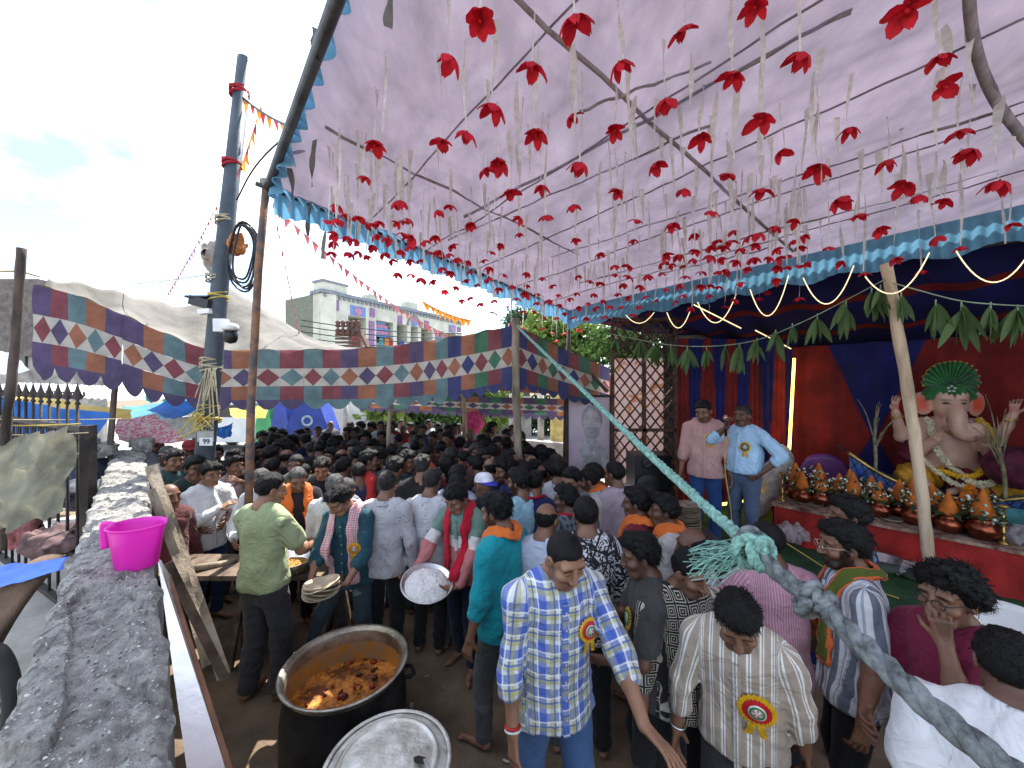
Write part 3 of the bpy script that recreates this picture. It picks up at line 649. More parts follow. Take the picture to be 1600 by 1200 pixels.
# rubble on the far end of the wall
for i in range(9):
    p = WA + EW * (5.6 + random.random() * .7) + NW * (random.uniform(-.22, .22)); m = MB(); r = random.uniform(.05, .1)
    bm_v = [(math.cos(a) * r * random.uniform(.7, 1.2), math.sin(a) * r * random.uniform(.7, 1.2), z * r * random.uniform(.5, .9)) for z in (-1, .1, 1) for a in [k * math.pi / 3 for k in range(6)]]
    m.add(bm_v, [tuple(range(6))[::-1], tuple(range(12, 18))] + [(b * 6 + k, b * 6 + (k + 1) % 6, b * 6 + 6 + (k + 1) % 6, b * 6 + 6 + k) for b in (0, 1) for k in range(6)]); child(m.build('rubble', plaster, loc=(p.x, p.y, WALL_Z + .02)), wl)
# ---- canopy ------------------------------------------------------------------------------------------------------
CL = P(428, 290, 3.62); CC = P(890, 484, 7.0); CR = P(1600, 322, 3.6)
cn = (CC - CL).cross(CR - CC).normalized()
def canopy_at(px, py):
    r = Vector(((px - 800) / F, 1, -(py - 600) / F)); o = Vector((0, 0, CH)); t = (CL - o).dot(cn) / r.dot(cn); return o + r * t
def canopy_z(x, y): return CL.z - (cn.x * (x - CL.x) + cn.y * (y - CL.y)) / cn.z
LONG = -E1; LEN = 7.6
VW = (CC - CL); VLEN = VW.length
edge2 = Vector((CR.x - CC.x, CR.y - CC.y, 0)).normalized(); edge1 = Vector((.636, -.771, 0))
def canopy_pt(u, v):                 # u along the far edge, v back towards and over the camera
    p0 = CL.lerp(CC, u); dv = edge1.lerp(edge2, u).normalized(); q = p0 + dv * (LEN * v); q.z = canopy_z(q.x, q.y); return q
lil = mat('canopy_cloth', (.33, .282, .36), .9, .13, 1.5, 1.0, 7, trans=.24, stretch=(2.2, .9, 1), detail=8)
def cf(u, v):
    x0, y0 = CL.x + (CC.x - CL.x) * u, CL.y + (CC.y - CL.y) * u; dx, dy = edge1.x + (edge2.x - edge1.x) * u, edge1.y + (edge2.y - edge1.y) * u; n = np.hypot(dx, dy)
    X, Y = x0 + dx / n * LEN * v, y0 + dy / n * LEN * v; a, b = u * VLEN, v * LEN; o = u * 0
    Z = CL.z - (cn.x * (X - CL.x) + cn.y * (Y - CL.y)) / cn.z
    Z = Z - .035 * np.sin(np.pi * ((a / 1.15) % 1)) + .05 * vnoise(a * .9, b * .9, o) + .04 * vnoise(a * 5 + b * .8, b * 1.6 - a, o + 2) + .02 * vnoise(a * 12, b * 3.2 + a * 3, o + 5) + .009 * vnoise(a * 22 + b * 9, b * 10, o + 8) + .022 * np.abs(vnoise(a * 2.2 + b * .5, b * 7 - a * 2, o + 11)) + .016 * np.abs(vnoise(a * 9 - b * 2, b * 2.2 + a, o + 14)) + .010 * np.abs(vnoise(a * 4 + b * 3, b * 15 - a * 4, o + 17))
    return X, Y, Z
can = empty('canopy', CC); tag(can, 'large lilac cloth canopy stretched overhead with grey strips drawn as pole shadows', 'canopy')
child(MB().vgrid(cf, 260, 340).build('roof_cloth', lil), can)
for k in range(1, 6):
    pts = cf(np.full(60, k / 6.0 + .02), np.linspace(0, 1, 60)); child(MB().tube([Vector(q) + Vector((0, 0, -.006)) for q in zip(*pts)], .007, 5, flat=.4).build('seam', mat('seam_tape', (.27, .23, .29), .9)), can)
pole_shade = mat('batten', (.34, .305, .335), .85, .2, 8, .2)  # battens drawn as grey strips below the cloth, standing for pole shadow lines
def canopy_line(p, q, r=.028, n=14, lift=-.045):
    pts = []
    for i in range(n + 1):
        t = i / n; a = canopy_at(p[0] + (q[0] - p[0]) * t, p[1] + (q[1] - p[1]) * t); a.z += lift - .012 * math.sin(i * 1.7 + p[0]); pts.append(a)
    return pts
for p, q, r in [((640, -160), (1240, 392), .030), ((508, 196), (905, 395), .024), ((725, 335), (1330, 8), .034), ((700, 372), (1110, 190), .02), ((860, 398), (1600, 155), .022), ((905, 440), (1560, 262), .018), ((905, 170), (1110, 92), .02), ((1030, 425), (1200, 386), .02)]:
    child(MB().tube(canopy_line(p, q, lift=-.018), r * .55, 6, flat=.3).build('batten', pole_shade), can)
pts = [canopy_at(x, y) + Vector((0, 0, -.05)) for x, y in spline([(1512, -60, 0), (1520, 40, 0), (1548, 130, 0), (1600, 205, 0), (1680, 290, 0)], 5) for x, y in [(x, y)]] if False else [canopy_at(v.x, v.y) + Vector((0, 0, -.05)) for v in spline([(1512, -60, 0), (1520, 40, 0), (1548, 130, 0), (1600, 205, 0), (1680, 290, 0)], 5)]
child(MB().tube(pts, .034, 6, flat=.3).build('batten', pole_shade), can)
blue = mat('frill_cloth', (.17, .42, .62), .8, .12, 4, .2, trans=.38)
def frill(a, b, drop, n, amp=.05, phase=0.0, name='frill', mt=blue, nrm=None, ripple=26):
    a, b = Vector(a), Vector(b); d = (b - a); ln = d.length; nr = nrm or Vector((d.y, -d.x, 0)).normalized(); m = MB()
    def fn(u, v):
        p = a + d * u; w = math.sin(u * ln * ripple + phase + .9 * math.sin(u * ln * 5)); p = p + nr * (amp * w * (.25 + v)) ; p.z -= drop * v * (1 + .10 * math.sin(u * ln * 11 + 1) * v); return p
    m.grid(fn, n, 5); return child(m.build(name, mt), can)
frill(CL + Vector((0, 0, .05)), CC + Vector((0, 0, .05)), .30, 700, .026, ripple=52)
pe = canopy_pt(1, .95); frill(CC - E2 * .06 + Vector((0, 0, .0)), pe - E2 * .06 + Vector((0, 0, .0)), .34, 900, .013, ripple=64)
pe = canopy_pt(0, .8); frill(CL + Vector((0, 0, .09)), pe + Vector((0, 0, .09)), .20, 300, .045)
steel = mat('pipe_steel', (.06, .06, .066), .5, .35, 7, .25, metal=.5)
rust = mat('rusty_pipe', (.20, .105, .06), .85, .5, 9, .5, col2=(.09, .08, .085), lo=.42, hi=.58)
m = MB(); a = canopy_pt(0, 0) + Vector((-.06, 0, -.02)); m.tube([a - edge1 * .12, a + edge1 * 7], .036, 12); child(m.build('edge_pipe', steel), can)
m = MB(); m.tube([CL + Vector((-.12, -.08, -.02)), CC + Vector((.1, .1, -.02))], .022, 8); child(m.build('edge_pipe', steel), can)
m = MB(); a = canopy_pt(1, 0); m.tube([a, a + edge2 * 7], .022, 8); child(m.build('edge_pipe', steel), can)
pole = MB().tube([P(383, 1010, 3.66), P(392, 640, 3.64), P(404, 420, 3.62), P(417, 280, 3.62)], [.036, .036, .034, .034], 12).build('canopy_pole', rust)
tag(pole, 'rusty iron pole holding up the left corner of the lilac canopy', 'pole')
m = MB(); c0 = P(417, 286, 3.62)
for k in range(4): m.tube([c0 + Vector((math.cos(a) * .052, math.sin(a) * .052, -.03 + .018 * k + .01 * math.sin(a))) for a in [2 * math.pi * i / 14 for i in range(14)]], .009, 6, closed=True)
tag(m.build('rope_lashing', mat('old_rope', (.32, .29, .25), .9)), 'grey rope lashing where pipe meets canopy corner pole', 'rope', kind=None)
pole = MB().tube([P(879, 900, 7.0), P(884, 640, 7.0), P(890, 488, 7.0)], .038, 10).build('canopy_pole', mat('dark_pole', (.07, .055, .045), .8)); tag(pole, 'thin dark pole at the far corner of the canopy beside the poster', 'pole')
pole = MB().beam(P(892, 552, 6.9), P(950, 612, 6.6), .06, .06).build('brace_bar', MATS['dark_pole']); tag(pole, 'dark diagonal brace bar between the poster pole and lattice', 'brace')
# grey strips of cloth dangling at the canopy's left edge
rib = mat('ribbon_cloth', (.80, .78, .74), .8, .10, 9, .1, trans=.4); ribd = mat('tie_cloth', (.20, .20, .19), .85, .2, 9, .2)
def strip(name, top, ln, w, mt, seed, n=10, parent=None, solid=.0, sway=.03):
    rr = random.Random(seed); m = MB(); ph = rr.uniform(0, 6); tw = rr.uniform(.8, 3.2); v = []
    for i in range(n + 1):
        t = i / n; a = ph + tw * t; ww = w * (.55 + .45 * abs(math.sin(ph * 3 + t * 5))); c = Vector((sway * math.sin(t * 2.6 + ph), sway * .6 * math.sin(t * 3 + 2 * ph), -ln * t)); sdv = Vector((math.cos(a), math.sin(a), 0)) * ww / 2; v += [c - sdv, c + sdv]
    m.add(v, [(2 * i, 2 * i + 1, 2 * i + 3, 2 * i + 2) for i in range(n)], 0, True); o = m.build(name, mt, parent); 
    if parent is None: o.location = top
    return o
for i, (x, y, ln, dd) in enumerate([(490, 222, .42, 0), (575, 118, .2, 0)]): pass
for i, (x, y, ln) in enumerate([(491, 220, .36), (614, -30, .22), (498, 40, .22), (450, 262, .38), (484, 315, .34), (508, 330, .5)]):
    a = canopy_at(x, y); o = strip('tie_strip', a, ln, .05, ribd, 40 + i); child(o, can)
# ---- stage --------------------------------------------------------------------------------------------------------
SZ = .55
green = mat('green_carpet', (.025, .085, .030), .98, .35, 5, .6, 80, col2=(.012, .04, .018))
f0 = Vector((3.04, 3.04, 0)); 
stg = empty('stage', f0); tag(stg, 'low stage with green carpet and wooden front plank', 'stage')
pa, pb = f0 + E1 * 3.2, f0 - E1 * 4.0
def stf(u, v):
    p = pa.lerp(pb, u) + E2 * (4.6 * v); return (p.x, p.y, SZ + .01 * math.sin(u * 31 + v * 9) * math.sin(v * 17))
child(MB().grid(stf, 60, 40).build('carpet', green), stg)
m = MB(); m.beam(pa + Vector((0, 0, SZ - .05)) - E2 * .06, pb + Vector((0, 0, SZ - .05)) - E2 * .06, .12, .075); child(m.build('front_plank', mat('plank_grey', (.27, .21, .15), .9, .3, 6, .3, stretch=(1, 1, 1))), stg)
m = MB(); m.grid(lambda u, v: tuple(pa.lerp(pb, u) - E2 * (.02 + .02 * math.sin(u * 150)) + Vector((0, 0, (SZ - .09) * (1 - v)))), 160, 3); child(m.build('front_cloth', mat('stage_blue', (.012, .022, .16), .85, .2, 5)), stg)
# backdrop: plain red wall with blue hourglass, pleated side curtain
red = mat('backdrop_red', (.21, .013, .013), .85, .22, 3, .3, 14); navy = mat('backdrop_navy', (.010, .012, .12), .85, .2, 3, .3, 14)
BC = Vector((4.73, 6.5, 0)); BT = 3.12; be = BC - E1 * 4.4
bk = empty('stage_backdrop', BC); tag(bk, 'red stage backdrop curtain with dark blue hourglass behind the idol', 'curtain')
bw = lambda u: E2 * (.018 * math.sin(u * 95) + .012 * math.sin(u * 41 + 1))
child(MB().grid(lambda u, v: tuple(BC.lerp(be, u) + Vector((0, 0, SZ + (BT - SZ) * v)) + bw(u)), 120, 8).build('back_cloth', red), bk)
for cu in (1.02, 3.5):
    def hg(u, v, cu=cu):
        z = SZ + (BT - SZ) * v; k = (z - 1.72) / (BT - 1.72) if z > 1.72 else (1.72 - z) / (1.72 - SZ); uu = (cu + (u - .5) * 2 * (.03 + .5 * k)) / 4.4
        return tuple(BC.lerp(be, uu) + Vector((0, 0, z)) + bw(uu) - E2 * .014)
    child(MB().grid(hg, 24, 60).build('hourglass_cloth', navy), bk)
sa = Vector((2.66, 6.35, 0))
def smf(i, j):                       # alternating pleats, the red ones pinched like lances
    k = i / 150 * 5.0 + .12; fr = k % 1; z = j / 50; half = .36 - .30 * abs(z - .34) ** 1.1
    return 0 if abs(fr - .5) < half else 1
child(MB().grid(lambda u, v: tuple(sa.lerp(BC, u) + Vector((0, -.05 * abs(math.sin(u * 70)) - .02 * math.sin(u * 23), SZ - .3 + (3.55 - SZ) * v))), 150, 50, mfn=smf).build('side_curtain', [red, navy]), bk)
# ceiling cloth of the stage, rising towards the canopy edge
c0, c1 = CC + E2 * .04 + Vector((0, 0, -.06)), CC + edge2 * 6.6 + E2 * .04; c1.z = canopy_z(c1.x, c1.y) - .06
b0, b1 = Vector((sa.x - .2, 6.9, 3.45)), be + Vector((.4, -.4, BT)); cb = BC + Vector((.2, .15, BT))
def ceil(u, v):
    a = c0.lerp(c1, u); b = (b0.lerp(cb, u / .4) if u < .4 else cb.lerp(b1, (u - .4) / .6)); p = a.lerp(b, v); p.z += .03 * math.sin(u * 70 + v * 3) - .10 * math.sin(v * math.pi); return p
child(MB().grid(ceil, 90, 50, mfn=lambda i, j: 0 if (j % 17) < 3 and j > 8 else 1).build('ceiling_cloth', [red, navy]), bk)
# added unseen cloth behind, above and at the right end keeps daylight out
q0, q1 = be, be - E2 * 3.2
child(MB().grid(lambda u, v: tuple(q0.lerp(q1, u) + Vector((0, 0, SZ + (BT + .5 - SZ) * v)) + E1 * (.03 * math.sin(u * 60))), 60, 8).build('end_daylight_block', navy), bk)
tan = mat('daylight_block_cloth', (.2, .17, .14), .9)
child(MB().grid(lambda u, v: tuple(Vector((sa.x, 6.75, 0)).lerp(BC + E2 * .3 + Vector((.1, .1, 0)), u) + Vector((0, 0, 3.5 * v))) if True else 0, 8, 8).build('daylight_block', tan), bk)
child(MB().grid(lambda u, v: tuple((BC + E2 * .3).lerp(be + E2 * .3, u) + Vector((0, 0, 3.3 * v))), 8, 8).build('daylight_block', tan), bk)
child(MB().grid(lambda u, v: tuple(Vector(ceil(u, v)) + Vector((.06, .06, .22))), 12, 12).build('daylight_block', tan), bk)
# ================================================================== patchwork tent and background
PW = [mat('patch_violet', (.115, .088, .17), .9, .12, 5, .25, 30, trans=.22), mat('patch_maroon', (.25, .075, .09), .9, .12, 5, .25, 30, trans=.22), mat('patch_teal', (.15, .235, .25), .9, .12, 5, .25, 30, trans=.22), mat('patch_orange', (.36, .15, .09), .9, .12, 5, .25, 30, trans=.22), mat('patch_cream', (.55, .51, .45), .9, .10, 5, .25, 30, trans=.22), mat('patch_green', (.07, .19, .12), .9, .12, 5, .25, 30, trans=.22), mat('patch_blue', (.06, .07, .19), .9, .12, 5, .25, 30, trans=.22)]
def band(name, top, bot, cols, parent, scal=.11, nsc=None, pal=(0, 1, 2, 3), cell=None):
    """a strip of patchwork: two rows of squares with a row of diamonds between, scalloped hem. top/bot: polylines of points"""
    tp, bt = spline(top, 6), spline(bot, 6)
    def samp(poly, t):
        f = t * (len(poly) - 1); i = min(int(f), len(poly) - 2); return poly[i].lerp(poly[i + 1], f - i)
    m = MB(); q = 6; sub_ = cols * q; rows = [0, .10, .20, .30, .375, .45, .525, .60, .70, .80, .90]
    def pt(u, v):
        a, b = samp(tp, u), samp(bt, u); p = a.lerp(b, v); dv = (b - a); w = .006 * math.sin(u * 37 + v * 3) + .004 * math.sin(u * 90 + v * 11) + .006 * math.sin(v * 9 + u * 21)
        return p + Vector((0, -1, 0)) * w
    # squares
    for c in range(cols):
        ci = pal[c % len(pal)]; ci2 = pal[(c + 0) % len(pal)]
        for (r0, r1) in ((0, .335), (.655, .90)):
            m.grid(lambda u, v: pt((c + u) / cols, r0 + (r1 - r0) * v), q, 4, ci)
        # diamond cell .36-.62: corners cream, diamond coloured
        dc = pal[(c * 3 + 1) % len(pal)]; u0, u1, v0, v1 = c / cols, (c + 1) / cols, .335, .655; um, vm = (u0 + u1) / 2, (v0 + v1) / 2
        k = [pt(u0, v0), pt(um, v0), pt(u1, v0), pt(u1, vm), pt(u1, v1), pt(um, v1), pt(u0, v1), pt(u0, vm), pt(um, vm)]
        m.add(k, [(0, 1, 7), (1, 2, 3), (3, 4, 5), (5, 6, 7)], 4); m.add(k, [(1, 8, 7), (1, 3, 8), (8, 3, 5), (7, 8, 5)], dc)
    ns = nsc or cols; sb = 14; hem = pal[0]
    m.grid(lambda u, v: pt(u, .90 + v * (.03 + scal * abs(math.sin(math.pi * ns * u)) ** .8)), ns * sb, 2, hem)
    o = m.build(name, PW, None); child(o, parent); return o
tent = empty('patchwork_tent', P(805, 760, 5.0)); tag(tent, 'patchwork marquee of coloured squares and diamonds with canvas roof', 'tent')
tl = [(52, 445, 4.0), (120, 462, 4.35), (192, 492, 4.7)]; tm_ = [(192, 492, 4.7), (255, 520, 5.0), (325, 545, 5.4), (400, 547, 5.55), (475, 547, 5.6)]; tr_ = [(475, 547, 5.6), (560, 545, 5.5), (640, 537, 5.35), (700, 528, 5.3)]; tq = [(700, 528, 5.3), (752, 519, 5.15), (805, 508, 5.0)]
def low(L_, hs): return [P(x, y, d) + Vector((0, 0, -h)) for (x, y, d), h in zip(L_, hs)]
band('valance', [P(*p) for p in tl], low(tl, [.90, .92, .86]), 5, tent, .16, 4, (0, 1, 2, 3))
band('valance', [P(*p) for p in tm_], low(tm_, [.90, .86, .80, .80, .80]), 8, tent, .15, 8, (0, 3, 2, 1))
band('valance', [P(*p) for p in tr_], low(tr_, [.80, .80, .82, .84]), 9, tent, .15, 7, (2, 1, 0, 3))
band('valance', [P(*p) for p in tq], low(tq, [.84, .82, .80]), 5, tent, .12, 5, (6, 3, 5, 1))
tz = [(805, 508, 5.0), (880, 545, 6.0), (952, 575, 7.2)]; band('valance', [P(*p) for p in tz], low(tz, [.80, .78, .76]), 9, tent, .10, 9, (6, 1, 5, 3))
tb = [(560, 612, 9.4), (700, 618, 9.0), (830, 622, 8.6), (960, 625, 8.2)]; band('valance', [P(*p) for p in tb], low(tb, [.42, .42, .42, .42]), 22, tent, .2, 30, (0, 3, 0, 5))
canvas = mat('tent_canvas', (.185, .172, .15), .95, .2, 2, .5, 9, trans=.06)
under = mat('tent_lining', (.25, .08, .08), .9, .2, 3)
# canvas roof: a sheet from the front valance up over sagging ridges to the back
fr = [Vector(P(*p)) for p in (tl + tm_[1:] + tr_[1:] + tq[1:])]; frs = spline(fr, 5)
ridge = spline([P(75, 436, 4.3), P(150, 448, 5.0), P(225, 466, 5.6), P(300, 478, 6.2), P(352, 447, 6.8), P(430, 500, 7.0), P(500, 535, 7.2), P(600, 548, 7.3), P(700, 540, 7.4), P(780, 560, 7.6)], 6); bks = spline([P(120, 520, 8), P(420, 560, 9.4), P(700, 600, 9.4), P(960, 610, 8.4)], 8)
def samp(poly, t):
    f = t * (len(poly) - 1); i = min(int(f), len(poly) - 2); return poly[i].lerp(poly[i + 1], f - i)
def roof(u, v):
    a, b, c = samp(frs, u), samp(ridge, u), samp(bks, u)
    p = a.lerp(b, v / .5) if v < .5 else b.lerp(c, (v - .5) / .5); p.z += -.10 * math.sin(math.pi * min(v / .5, 1)) * (1 - .3 * math.sin(u * 40)) + .02 * math.sin(u * 70 + v * 6); return p
child(MB().grid(roof, 90, 24).build('roof_canvas', canvas), tent)
def roof2(u, v):
    a = samp([P(*p) for p in tz], u); b = samp(spline([P(700, 600, 8.6), P(800, 612, 8.6), P(960, 620, 8.2)], 6), u); p = a.lerp(b, v); p.z -= .06 * math.sin(math.pi * v); return p
child(MB().grid(roof2, 30, 12, mfn=lambda i, j: 0).build('roof_lining', under), tent)
# seams tied with dark cord
wood = mat('bamboo_grey', (.30, .24, .18), .9, .3, 7, .5, 40, stretch=(1, 1, .25)); woodd = mat('post_dark', (.11, .085, .07), .9, .35, 8, .5, stretch=(1, 1, .25)); pale = mat('stripped_wood', (.50, .39, .26), .85, .35, 5, .5, 30, stretch=(1, 1, .2), col2=(.20, .13, .08), lo=.3, hi=.6)
def post(name, pts, r, mt, label, n=9, cat='pole'):
    m = MB(); p = spline(pts, 6); p = [v + Vector((random.uniform(-1, 1), random.uniform(-1, 1), 0)) * r * .08 for v in p]; rr = r if hasattr(r, '__len__') else [r * (1 + .05 * math.sin(i * 2.1)) for i in range(len(p))]; m.tube(p, rr, n); o = m.build(name, mt); tag(o, label, cat); return o
post('tent_pole', [P(816, 990, 5.0), P(812, 760, 5.0), P(807, 640, 5.0), P(805, 498, 5.0)], .052, wood, 'weathered wooden pole at the front corner of the patchwork tent')
post('tent_pole', [P(170, 860, 4.72), P(173, 690, 4.72), P(184, 560, 4.72)], .03, woodd, 'thin dark post under the seam of the left patchwork cloth')
post('tent_pole', [P(608, 900, 5.6), P(607, 690, 5.6), P(612, 620, 5.55)], .03, wood, 'thin grey pole behind the bearded man in white')
post('tent_pole', [P(727, 860, 8.0), P(726, 690, 8.0), P(724, 610, 8.1)], .05, pale, 'pale bamboo pole beside the pink candy floss')
post('fence_post', [P(2, 860, 3.05), P(8, 690, 3.05), P(22, 560, 3.05), P(28, 480, 3.05), P(34, 388, 3.05)], .029, woodd, 'dark crooked wooden post at the far left edge', cat='post')
post('stage_pole', [P(1462, 968, 3.7), P(1450, 860, 3.7), P(1432, 700, 3.7), P(1410, 560, 3.7), P(1384, 412, 3.7)], .047, mat('peeled_pole', (.60, .47, .33), .85, .3, 5, .5, 30, stretch=(1, 1, .2), col2=(.28, .19, .12), lo=.3, hi=.55), 'peeled crooked wooden pole standing before the idol')
# ---- steel street pole with cameras, cables, bag and stickers
sp = empty('street_pole', P(318, 1000, 4.2)); tag(sp, 'grey steel street pole with surveillance camera, cables and stickers', 'pole')
polem = mat('pole_paint', (.055, .075, .095), .55, .15, 5, .15)
child(MB().tube([P(290, 1000, 4.2), P(322, 690, 4.2), P(345, 430, 4.2), P(383, 92, 4.2)], [.098, .092, .082, .072], 18).build('shaft', polem), sp)
def wrap(c, r, n, mt, name='tie', th=.010, parent=sp):
    m = MB(); pts = []
    for i in range(n * 12 + 1): a = 2 * math.pi * i / 12; pts.append(c + Vector((math.cos(a) * r, math.sin(a) * r, .022 * i / 12 + .018 * math.sin(a * .7 + i * .3))))
    m.tube(pts, th, 5); return child(m.build(name, mt), parent)
redc = mat('red_cloth', (.42, .02, .035), .85, .2, 8, trans=.2); ropey = mat('cotton_rope', (.46, .40, .27), .95); yel = mat('yellow_rope', (.55, .42, .10), .9)
wrap(P(374, 150, 4.2), .085, 4, redc, th=.016); wrap(P(363, 262, 4.2), .088, 3, redc, th=.014); wrap(P(352, 350, 4.2), .09, 4, ropey); wrap(P(341, 470, 4.2), .092, 4, yel, th=.008); wrap(P(338, 440, 4.2), .092, 3, ropey); wrap(P(330, 580, 4.2), .098, 6, ropey); wrap(P(328, 660, 4.2), .1, 3, yel, th=.014); wrap(P(326, 640, 4.2), .1, 2, yel, th=.006)
m = MB()
for i in range(16): a = P(330 + random.uniform(-8, 8), 575, 4.09); m.tube(sag(a, a + Vector((random.uniform(-.12, .08), -.02, -random.uniform(.2, .6))), -.02, 6), .006, 4)
child(m.build('loose_rope', ropey), sp)
for i in range(12):
    a = P(312, 660, 4.08); m = MB(); m.tube(spline([a, a + Vector((random.uniform(-.14, .14), -.03, random.uniform(-.05, .12))), a + Vector((random.uniform(-.22, .2), -.05, random.uniform(-.2, .15)))], 4), .006, 4); child(m.build('loose_rope', yel), sp)
white = mat('plastic_white', (.72, .73, .74), .4, .05, 5, 0); black = mat('plastic_black', (.012, .012, .014), .35, .1, 5, 0); dark = mat('dark_metal', (.03, .03, .032), .5)
m = MB(); c = P(353, 512, 4.05); m.box(c, (.20, .10, .09)); m.box(c + Vector((-.05, 0, .06)), (.12, .08, .06)); child(m.build('camera_bracket', white), sp)
m = MB(); m.lathe([(.005, -.10), (.05, -.085), (.068, -.04), (.068, .0), (.06, .03)], 16, P(360, 522, 4.0)); child(m.build('dome_camera', black), sp)
m = MB(); m.lathe([(.075, 0), (.075, .05), (.03, .07)], 16, P(360, 516, 4.0)); child(m.build('camera_housing', white), sp)
m = MB(); m.beam(P(306, 470, 4.2), P(335, 478, 4.15), .16, .1); m.beam(P(300, 466, 4.2), P(335, 466, 4.2), .2, .02); child(m.build('camera_box', dark), sp)
m = MB(); m.beam(P(312, 488, 4.1), P(330, 486, 4.1), .07, .05); child(m.build('bullet_camera', white), sp)
# cable coil and bag
for k, (rx, rz, ox, oz) in enumerate([(.14, .30, 0, 0), (.155, .33, .01, -.01), (.13, .28, -.01, .02), (.17, .36, .02, -.03), (.12, .33, .03, -.03)]):
    c = P(378, 397, 4.06 - k * .015) + Vector((ox, 0, oz)); child(MB().tube([c + Vector((math.cos(a) * rx, .02 * math.sin(3 * a), math.sin(a) * rz)) for a in [2 * math.pi * i / 28 for i in range(28)]], .011, 6, closed=True).build('cable_coil', black), sp)
def sack(name, c, r, mt, seed, parent=None, k=1.0):
    g = Sdf(*[spaced(-r[i] * 1.35, r[i] * 1.35, max(r) / 16, []) for i in range(3)]); g.prim(ell((0, 0, 0), r, k=.02)); rs = seed * 7.3; f = 1 / max(r)
    g.disp(lambda X, Y, Z, D: vnoise(X * f * 3 + rs, Y * f * 3, Z * f * 1.6) * max(r) * .5 * k + vnoise(X * f * 7, Y * f * 7 + rs, Z * f * 4) * max(r) * .2 * k, .5); V, Q = g.mesh(); V, Q = drop_islands(V, Q)
    o = put(name, np_mesh(name, V + np.array(c), Q, mt), None); return child(o, parent) if parent else o
sack('cloth_bag', P(334, 400, 4.2) , (.10, .08, .17), mat('bag_grey', (.36, .31, .27), .9), 1, sp); sack('orange_bag', P(370, 382, 4.12), (.09, .06, .12), mat('bag_orange', (.60, .22, .05), .7, trans=.2), 2, sp)
# stickers with print
def text(name, body, loc, size, mt, rot=(R(90), 0, 0), parent=None, ext=.001):
    cu = bpy.data.curves.new(name, 'FONT'); cu.body = body; cu.size = size; cu.align_x = 'CENTER'; cu.align_y = 'CENTER'; cu.extrude = ext; cu.materials.append(mt); o = bpy.data.objects.new(name, cu); COL.objects.link(o); o.location = loc; o.rotation_euler = rot
    dg = bpy.context.evaluated_depsgraph_get(); me = bpy.data.meshes.new_from_object(o.evaluated_get(dg)); o2 = bpy.data.objects.new(name, me); COL.objects.link(o2); o2.location = loc; o2.rotation_euler = rot; bpy.data.objects.remove(o)
    if not me.materials: me.materials.append(mt)
    return child(o2, parent) if parent else o2
m = MB(); m.box(P(321, 674, 4.085), (.17, .012, .22)); st = child(m.build('sticker', mat('paper_grey', (.45, .46, .45), .7)), sp); m = MB(); m.box(P(322, 690, 4.07), (.135, .01, .085)); child(m.build('sticker', white), sp)
text('sticker_print', 'PACK', P(320, 661, 4.07), .07, black, parent=sp); text('sticker_print', 'KING', P(321, 670, 4.07), .07, black, parent=sp); text('sticker_print', '99', P(322, 690, 4.06), .075, black, parent=sp)
# ---- bunting strings
bm_red = mat('bunting_red', (.45, .03, .05), .8, trans=.35); bm_or = mat('bunting_orange', (.75, .28, .04), .8, trans=.35); bm_pk = mat('bunting_pink', (.62, .16, .16), .8, trans=.4)
def bunting(label, a, b, drop, n, size, mts, sd_=0):
    root = empty('bunting', a); tag(root, label, 'bunting'); rr = random.Random(sd_); pts = sag(a, b, drop, max(n, 8)); child(MB().tube(pts, .004, 4).build('string', ropey), root)
    for i in range(n):
        p = pts[i].lerp(pts[i + 1], .5) if i + 1 < len(pts) else pts[i]; t = (pts[min(i + 1, len(pts) - 1)] - pts[i]).normalized(); dn = Vector((rr.uniform(-.3, .3), rr.uniform(-.3, .3), -1)).normalized(); w = size * .5
        m = MB(); m.add([p - t * w, p + t * w, p + dn * size * 1.25 + t * size * rr.uniform(-.3, .3), p - t * w * .2 + dn * size * .5 + Vector((.0, -size * .2, 0))], [(0, 3, 2), (0, 1, 3), (3, 1, 2)]); child(m.build('pennant', mts[i % len(mts)]), root)
bunting('red pennant string hanging steeply left of the street pole', P(340, 320, 4.6), P(262, 460, 5.4), .03, 22, .055, [bm_red])
bunting('red pennant string dropping right of the canopy pole', P(424, 300, 5.0), P(468, 520, 7.0), .06, 26, .085, [bm_red, bm_pk])
bunting('faded pink pennant string crossing towards the apartment building', P(424, 318, 5.0), P(780, 540, 11), .5, 46, .12, [bm_pk])
bunting('orange pennant string above the apartment roof', P(660, 470, 9), P(735, 500, 9), .06, 12, .16, [bm_or])
bunting('red and orange pennants strung from pole top to canopy corner', P(374, 148, 4.2), P(486, 205, 3.5), .06, 12, .12, [bm_red, bm_or])
bunting('yellow and red pennants hanging slack between the two poles', P(408, 165, 4.1), P(374, 268, 4.2), .02, 9, .11, [bm_or, mat('bunting_yellow', (.75, .5, .08), .8, trans=.35), bm_red])
# ---- wires
def wire(label, pts, r, mt=black, cat='wire'): tag(MB().tube(pts, r, 5).build('wire', mt), label, cat)
wire('black cable from street pole top to canopy pipe', sag(P(376, 150, 4.2), P(490, 212, 3.3), .05), .012)
wire('black cable looping from pole to canopy corner', spline([P(370, 312, 4.15), P(392, 270, 3.9), P(420, 236, 3.6), P(450, 214, 3.4), P(486, 210, 3.3)], 6), .009)
wire('overhead wire running up across the sky, left of two', [P(430, -10, 9), P(520, 110, 8), P(570, 180, 7.6)], .012)
wire('overhead wire running up across the sky, right of two', [P(448, -10, 9), P(530, 100, 8), P(580, 165, 7.6)], .012)
wire('slack cord from far left post to street pole', sag(P(200, 444, 5.5), P(345, 425, 4.2), .02), .006, ropey)
wire('cord tied across the dark crooked post at far left', sag(P(-20, 424, 3.05), P(32, 424, 3.05), .0), .01, ropey)
